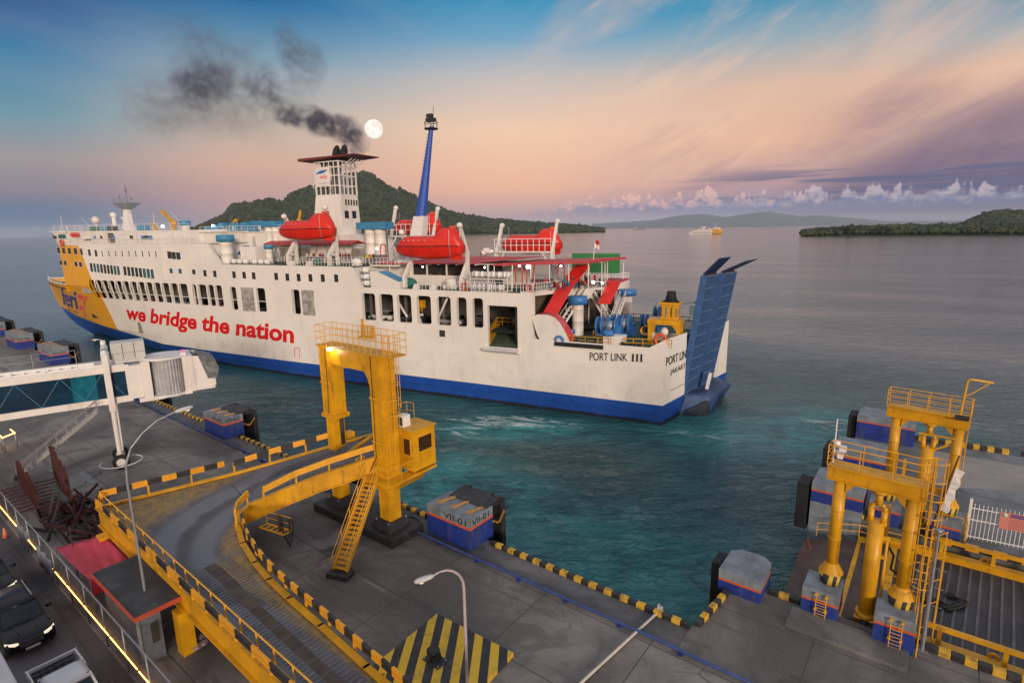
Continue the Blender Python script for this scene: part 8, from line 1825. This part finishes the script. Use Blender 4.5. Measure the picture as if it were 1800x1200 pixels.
# ================================================================== people on the decks
def person_mesh(kind):
    bm_ = bmesh.new()
    if kind == 'stand': J_ = {'pel': (0, 0, .95, .145), 'spi': (0, .01, 1.18, .13), 'che': (0, .01, 1.38, .155), 'nek': (0, .02, 1.52, .058), 'hd1': (0, .03, 1.60, .075), 'hd2': (0, .035, 1.70, .088)}
    else: J_ = {'pel': (0, 0, .50, .155), 'spi': (0, .02, .72, .135), 'che': (0, .0, .93, .155), 'nek': (0, -.01, 1.07, .058), 'hd1': (0, -.02, 1.15, .075), 'hd2': (0, -.02, 1.25, .088)}
    E_ = [('pel', 'spi'), ('spi', 'che'), ('che', 'nek'), ('nek', 'hd1'), ('hd1', 'hd2')]
    for n_, s_ in (('l', 1), ('r', -1)):
        if kind == 'stand':
            J_.update({n_+'sh': (s_*.18, .01, 1.42, .06), n_+'el': (s_*.25, .03, 1.14, .045), n_+'wr': (s_*.24, -.08, .93, .034), n_+'ha': (s_*.235, -.12, .86, .034), n_+'hi': (s_*.10, 0, .90, .10), n_+'kn': (s_*.11, -.02, .50, .065), n_+'an': (s_*.11, .02, .09, .045), n_+'to': (s_*.12, -.15, .04, .035)})
        else:
            J_.update({n_+'sh': (s_*.18, .0, .96, .06), n_+'el': (s_*.24, -.08, .72, .045), n_+'wr': (s_*.16, -.28, .64, .034), n_+'ha': (s_*.13, -.34, .62, .034), n_+'hi': (s_*.10, -.05, .47, .11), n_+'kn': (s_*.12, -.45, .47, .075), n_+'an': (s_*.12, -.42, .09, .045), n_+'to': (s_*.12, -.57, .04, .035)})
        E_ += [('che', n_+'sh'), (n_+'sh', n_+'el'), (n_+'el', n_+'wr'), (n_+'wr', n_+'ha'), ('pel', n_+'hi'), (n_+'hi', n_+'kn'), (n_+'kn', n_+'an'), (n_+'an', n_+'to')]
    vs = {k: bm_.verts.new(v[:3]) for k, v in J_.items()}
    for a, b in E_: bm_.edges.new((vs[a], vs[b]))
    me = bpy.data.meshes.new('p'); bm_.to_mesh(me); bm_.free()
    o = bpy.data.objects.new('p', me); COL.objects.link(o)
    md = o.modifiers.new('skin', 'SKIN'); sk = me.skin_vertices[0].data if me.skin_vertices else None
    if sk is None:
        bpy.context.view_layer.update()
    lay = me.skin_vertices[0].data if me.skin_vertices else me.skin_vertices.new().data
    for i, (k, v) in enumerate(J_.items()): lay[i].radius = (v[3], v[3]*.85); lay[i].use_root = (k == 'pel')
    sb_ = o.modifiers.new('sub', 'SUBSURF'); sb_.levels = 1; sb_.render_levels = 1
    r = bpy.data.meshes.new_from_object(o.evaluated_get(bpy.context.evaluated_depsgraph_get())); bpy.data.objects.remove(o)
    neck, hip = J_['nek'][2], J_['pel'][2]
    for n_ in range(4): r.materials.append(None)
    for p in r.polygons:
        c_ = p.center; p.use_smooth = True
        hand = abs(c_.x) > .1 and (c_.z < (.97 if kind == 'stand' else .68)) and c_.z > (.8 if kind == 'stand' else .58) and (abs(c_.x) > .2 if kind == 'stand' else c_.y < -.24)
        if c_.z > neck+.11 and (c_.y > -.01+J_['hd1'][1] or c_.z > J_['hd2'][2]+.03): p.material_index = 3
        elif c_.z > neck or hand: p.material_index = 0
        elif c_.z > hip-(.02 if kind == 'stand' else .08) and not (kind != 'stand' and c_.y < -.16): p.material_index = 1
        else: p.material_index = 2
    return r
PM = {k: person_mesh(k) for k in ('stand', 'sit')}
SKIN = pbr('skin', (.35, .20, .13), .6); HAIR = pbr('hair', (.012, .01, .01), .7)
SH = {n: pbr('shirt_'+n, c_, .8) for n, c_ in (('black', (.02, .02, .022)), ('red', (.45, .03, .04)), ('white', (.6, .58, .55)), ('blue', (.04, .12, .35)), ('maroon', (.20, .02, .04)), ('teal', (.02, .2, .25)), ('grey', (.16, .16, .17)), ('yellow', (.7, .5, .02)), ('orange', (.7, .25, .02)), ('lightblue', (.25, .5, .65)))}
TR_ = {n: pbr('trousers_'+n, c_, .8) for n, c_ in (('dark', (.02, .022, .03)), ('blue', (.04, .06, .12)), ('brown', (.08, .06, .045)))}
def person(fr, base, rot, kind, shirt, tr_, label, group):
    me = PM[kind]; o = bpy.data.objects.new('person', me); COL.objects.link(o)
    for i, m in enumerate((SKIN, SH[shirt], TR_[tr_], HAIR)): o.material_slots[i].link = 'OBJECT'; o.material_slots[i].material = m
    place(o, fr, base, rot, 1.0, label, 'person', group); return o
rs = random.Random(12); shl = list(SH)[:7]
# standing and seated passengers along the after rail
for k in range(26):
    px = 934+4.0*k+rs.uniform(-1.2, 1.2); t = .9+.055*(px-934)+rs.uniform(-.1, 1.4); s = spt(px, 500, t).x; sh_ = rs.choice(shl); kd = 'stand' if k % 3 == 0 else 'sit'
    person('s', (s, t, 11.12), rs.uniform(0, 6.28), kd, sh_, rs.choice(list(TR_)), 'passenger in a %s top %s on the after deck under the long red canopy' % (sh_, 'standing' if kd == 'stand' else 'sitting'), 'passengers under the long red canopy in %s, %s' % (sh_, kd))
for k in range(14):
    px = 540+5.6*k+rs.uniform(-1.5, 1.5); t = 6.2+rs.uniform(0, 1.2); s = spt(px, 450, t).x; sh_ = rs.choice(shl)
    person('s', (s, t, 13.99), rs.uniform(0, 6.28), 'stand', sh_, rs.choice(list(TR_)), 'passenger in a %s top standing on the middle deck below the funnel' % sh_, 'passengers on the middle deck in %s' % sh_)
for k in range(8):
    px = 712+16*k+rs.uniform(-3, 3); t = 5.7+rs.uniform(0, .8); s = spt(px, 488, t).x; sh_ = rs.choice(shl)
    person('s', (s, t, 11.02), rs.uniform(0, 6.28), 'stand', sh_, 'dark', 'passenger in a %s top inside the shaded shelter behind the big near lifeboat' % sh_, 'passengers in the shelter in %s' % sh_)
for px, sh_, lab in ((641, 'yellow', 'crew member in a yellow vest standing at the deck corner right of the funnel'), (647.5, 'orange', 'crew member in an orange vest standing beside the one in yellow'), (652, 'black', 'person in black standing right of the two in bright vests')):
    s = spt(px, 462, 4.2).x; person('s', (s, 4.9, 13.99), 1.5, 'stand', sh_, 'dark', lab, None)
for px, t, z, sh_, kd, lab in ((381.5, 1.2, 13.99, 'black', 'stand', 'dark clothed person leaning at the foot of the sloped white side plate forward'), (384.5, 1.6, 13.99, 'grey', 'sit', 'person in grey sitting beside the sloped white side plate forward'), (949, 1.6, 5.9, 'black', 'stand', 'dark silhouetted person standing in the square opening at the aft end of the side'), (1128, 12.5, 4.96, 'red', 'stand', 'person in a red shirt standing on the stern deck by the far rail')):
    s = spt(px, 500, t).x; s = spt(px, 450 if z > 10 else 570, t).x; person('s', (s, t, z), .3, kd, sh_, 'dark', lab, None)
for k in range(5):
    px = 1024+9*k; s = spt(px, 480, 8.5).x; sh_ = ['maroon', 'grey', 'red', 'black', 'white'][k]; person('s', (s, 9.4, 11.16), 1+k, 'stand' if k < 3 else 'sit', sh_, 'dark', 'passenger in a %s top at the head of the stairs beside the white stair tower' % sh_, None)

# ================================================================== vehicles on the car deck
def deck_car(s, t, z, L_, W_, H_, m, label, name='parked_car', group='vehicles on the car deck'):
    o = thing(name, label, 'car', (s, t, z), 's', group=group); mb = MB('s'); mb.smooth = True; h = W_/2
    mb.loft([[(s+x, t-w, z+.35), (s+x, t-w, z+a), (s+x, t-w*.8, z+b), (s+x, t+w*.8, z+b), (s+x, t+w, z+a), (s+x, t+w, z+.35)] for x, w, a, b in ((-L_/2, h*.85, .7, .85), (-L_/2+.3, h, .8, 1.0), (L_/2-.9, h, .8, .98), (L_/2-.1, h*.9, .65, .8), (L_/2, h*.8, .5, .6))]); mb.build('body', o, m)
    mb = MB('s'); mb.loft([[(s+x, t-w, z+.98), (s+x, t+w, z+.98), (s+x2, t+w*.82, z+H_), (s+x2, t-w*.82, z+H_)] for x, x2, w in ((-L_/2+.3, -L_/2+.55, h*.92), (L_/2-1.5, L_/2-2.1, h*.92))]); mb.build('cabin', o, GLS)
    mb = MB('s'); mb.box(s-L_/2+.6, s+L_/2-2.1, t-h*.74, t+h*.74, z+H_-.02, z+H_+.05); mb.build('roof', o, m)
    for x in (-L_/2+.9, L_/2-.9): 
        for q in (-1, 1): mb = MB('s'); mb.cone((s+x, t+q*(h-.2), z+.33), (s+x, t+q*(h+.01), z+.33), .33, .33, 12); mb.build('wheel', o, BLKR)
    return o
CS = pbr('car_silver', (.35, .36, .38), .3, .3); CK = pbr('car_dark', (.03, .035, .04), .3); CW = pbr('car_offwhite', (.6, .6, .58), .3); CR = pbr('car_maroon', (.25, .03, .04), .3); CBL = pbr('car_blue', (.05, .12, .3), .3)
for s, t, m, L_, lab in ((20.8, 8.3, CS, 4.6, 'silver car parked at the top of the green ramp inside the big square side opening'), (26.5, 3.2, CK, 4.4, 'dark car behind the rounded side opening next to the big square one'), (30.8, 3.0, CS, 4.6, 'pale grey car low in the fifth rounded side opening from the left'), (37.6, 3.2, CK, 4.4, 'dark car behind the second rounded side opening'), (43.0, 3.1, CW, 4.5, 'whitish car behind the first rounded opening above the yellow access frame'), (57.0, 3.2, CW, 4.2, 'white car nose in the lone dark opening above the last lettering'), (70.0, 3.0, CK, 4.2, 'dark car in the barred opening above the lettering'), (80.0, 3.2, CR, 4.5, 'maroon car in the group of three tall openings'), (85.5, 3.2, CK, 4.3, 'dark car in the leftmost tall openings group of three'), (90.0, 3.4, CS, 4.3, 'silver car in the long row of tall openings, nearest its right end'), (94.8, 3.4, CBL, 4.0, 'blue and white car in the middle of the long row of tall openings'), (100, 3.5, CR, 4.0, 'maroon car left of the middle in the long row of tall openings'), (104.8, 3.7, CW, 4.0, 'white car near the yellow bow end of the long row of openings')):
    deck_car(s, t, 5.62, L_, 1.8, 1.55, m, lab)

# ================================================================== ferry far off, ship at the horizon
def far_ferry():
    c_ = at(1241, 411.5, WZ); d = (at(1270, 411.5, WZ)-c_); d.z = 0; L_ = 96.0; ang = math.atan2(d.y, d.x)+R(14)
    ax = Vector((math.cos(ang), math.sin(ang), 0)); ay = Vector((-ax.y, ax.x, 0))
    t = thing('distant_ferry', 'small distant white ferry with yellow bow sailing on the open sea', 'ferry', c_, 'w')
    P = lambda x, y, z: c_+ax*x+ay*y+Vector((0, 0, z))
    def blk(mb, x0, x1, z0, z1, w=8, x0t=None, x1t=None):
        x0t = x0 if x0t is None else x0t; x1t = x1 if x1t is None else x1t
        return mb.add([P(x0, -w, z0), P(x1, -w, z0), P(x1, w, z0), P(x0, w, z0), P(x0t, -w, z1), P(x1t, -w, z1), P(x1t, w, z1), P(x0t, w, z1)], [(3,2,1,0),(4,5,6,7),(0,1,5,4),(1,2,6,5),(2,3,7,6),(3,0,4,7)])
    wm = pbr('far_white', (.75, .72, .68), .6); ym = pbr('far_yellow', (.75, .38, .02), .6)
    mb = MB('w'); blk(mb, -50, 22, 0, 6.5, 8); blk(mb, -44, 24, 6.5, 11, 7.8, -40); mb.build('hull', t, wm)
    mb = MB('w'); blk(mb, 22, 44, 0, 8, 7.5, 22, 49); blk(mb, 24, 45, 8, 14, 7.4, 24, 44); mb.build('bow', t, ym)
    mb = MB('w'); blk(mb, -50.2, 44.5, -.5, 1.2, 7.7); mb.build('boot_top', t, pbr('far_blue', (.05, .12, .3), .6))
    mb = MB('w'); blk(mb, -30, 38, 11, 14, 6.5); blk(mb, 26, 40, 14, 18, 6.5); mb.build('superstructure', t, wm)
    for x in (-22, -5, 10): mb = MB('w'); mb.cone(P(x, -2, 11), P(x, -2, 19), 1.6, 1.2, 8); mb.build('ventilator', t, wm); mb = MB('w'); mb.cone(P(x, -2, 18.5), P(x, -2, 20), 2, 2, 8); mb.build('cap', t, CYAN)
    mb = MB('w'); mb.cone(P(30, 0, 18), P(30, 0, 30), .8, .4, 6); mb.cone(P(-15, 0, 14), P(-17, 0, 26), .7, .4, 6); mb.build('mast', t, wm)
    mb = MB('w'); blk(mb, -12, -4, 14, 22, 3); mb.build('funnel', t, wm); mb = MB('w')
    for k in range(10): blk(mb, -40+6*k, -37+6*k, 3.6, 5.6, 8.08)
    mb.build('opening', t, DARK)
    for k in (-26, 4): mb = MB('w'); mb.ell(P(k, -7.8, 15), (4, 1.5, 1.6)); mb.build('lifeboat', t, ORG)
    mb = MB('w'); pts = [P(-50, -6, .03), P(-50, 6, .03), P(-150, 9, .03), P(-240, 0, .03), P(-150, -10, .03)]; mb.poly(*pts); mb.build('wake_water', mat=pbr('foam', (.42, .46, .47), .8), kind='structure')
far_ferry()
c_ = at(1124, 394.5+2.6, WZ); c_ = CPOS + (ray(1124, 400.4).normalized())*5200; c_.z = WZ
t = thing('distant_ship', 'tiny grey cargo ship far away near the horizon left of the distant ferry', 'ship', c_, 'w')
mb = MB('w'); mb.loft([[(c_.x+x, c_.y-w, WZ-.5), (c_.x+x, c_.y-w, WZ+h), (c_.x+x, c_.y+w, WZ+h), (c_.x+x, c_.y+w, WZ-.5)] for x, w, h in ((-48, 6, 8), (30, 7, 6), (52, 1, 9))]); mb.build('hull', t, pbr('far_grey', (.10, .11, .13), .7))
mb = MB('w'); mb.box(c_.x-44, c_.x-28, c_.y-5, c_.y+5, WZ+6, WZ+20); mb.box(c_.x-38, c_.x-34, c_.y-2, c_.y+2, WZ+20, WZ+27); mb.build('superstructure', t, pbr('far_pale', (.4, .4, .42), .7))
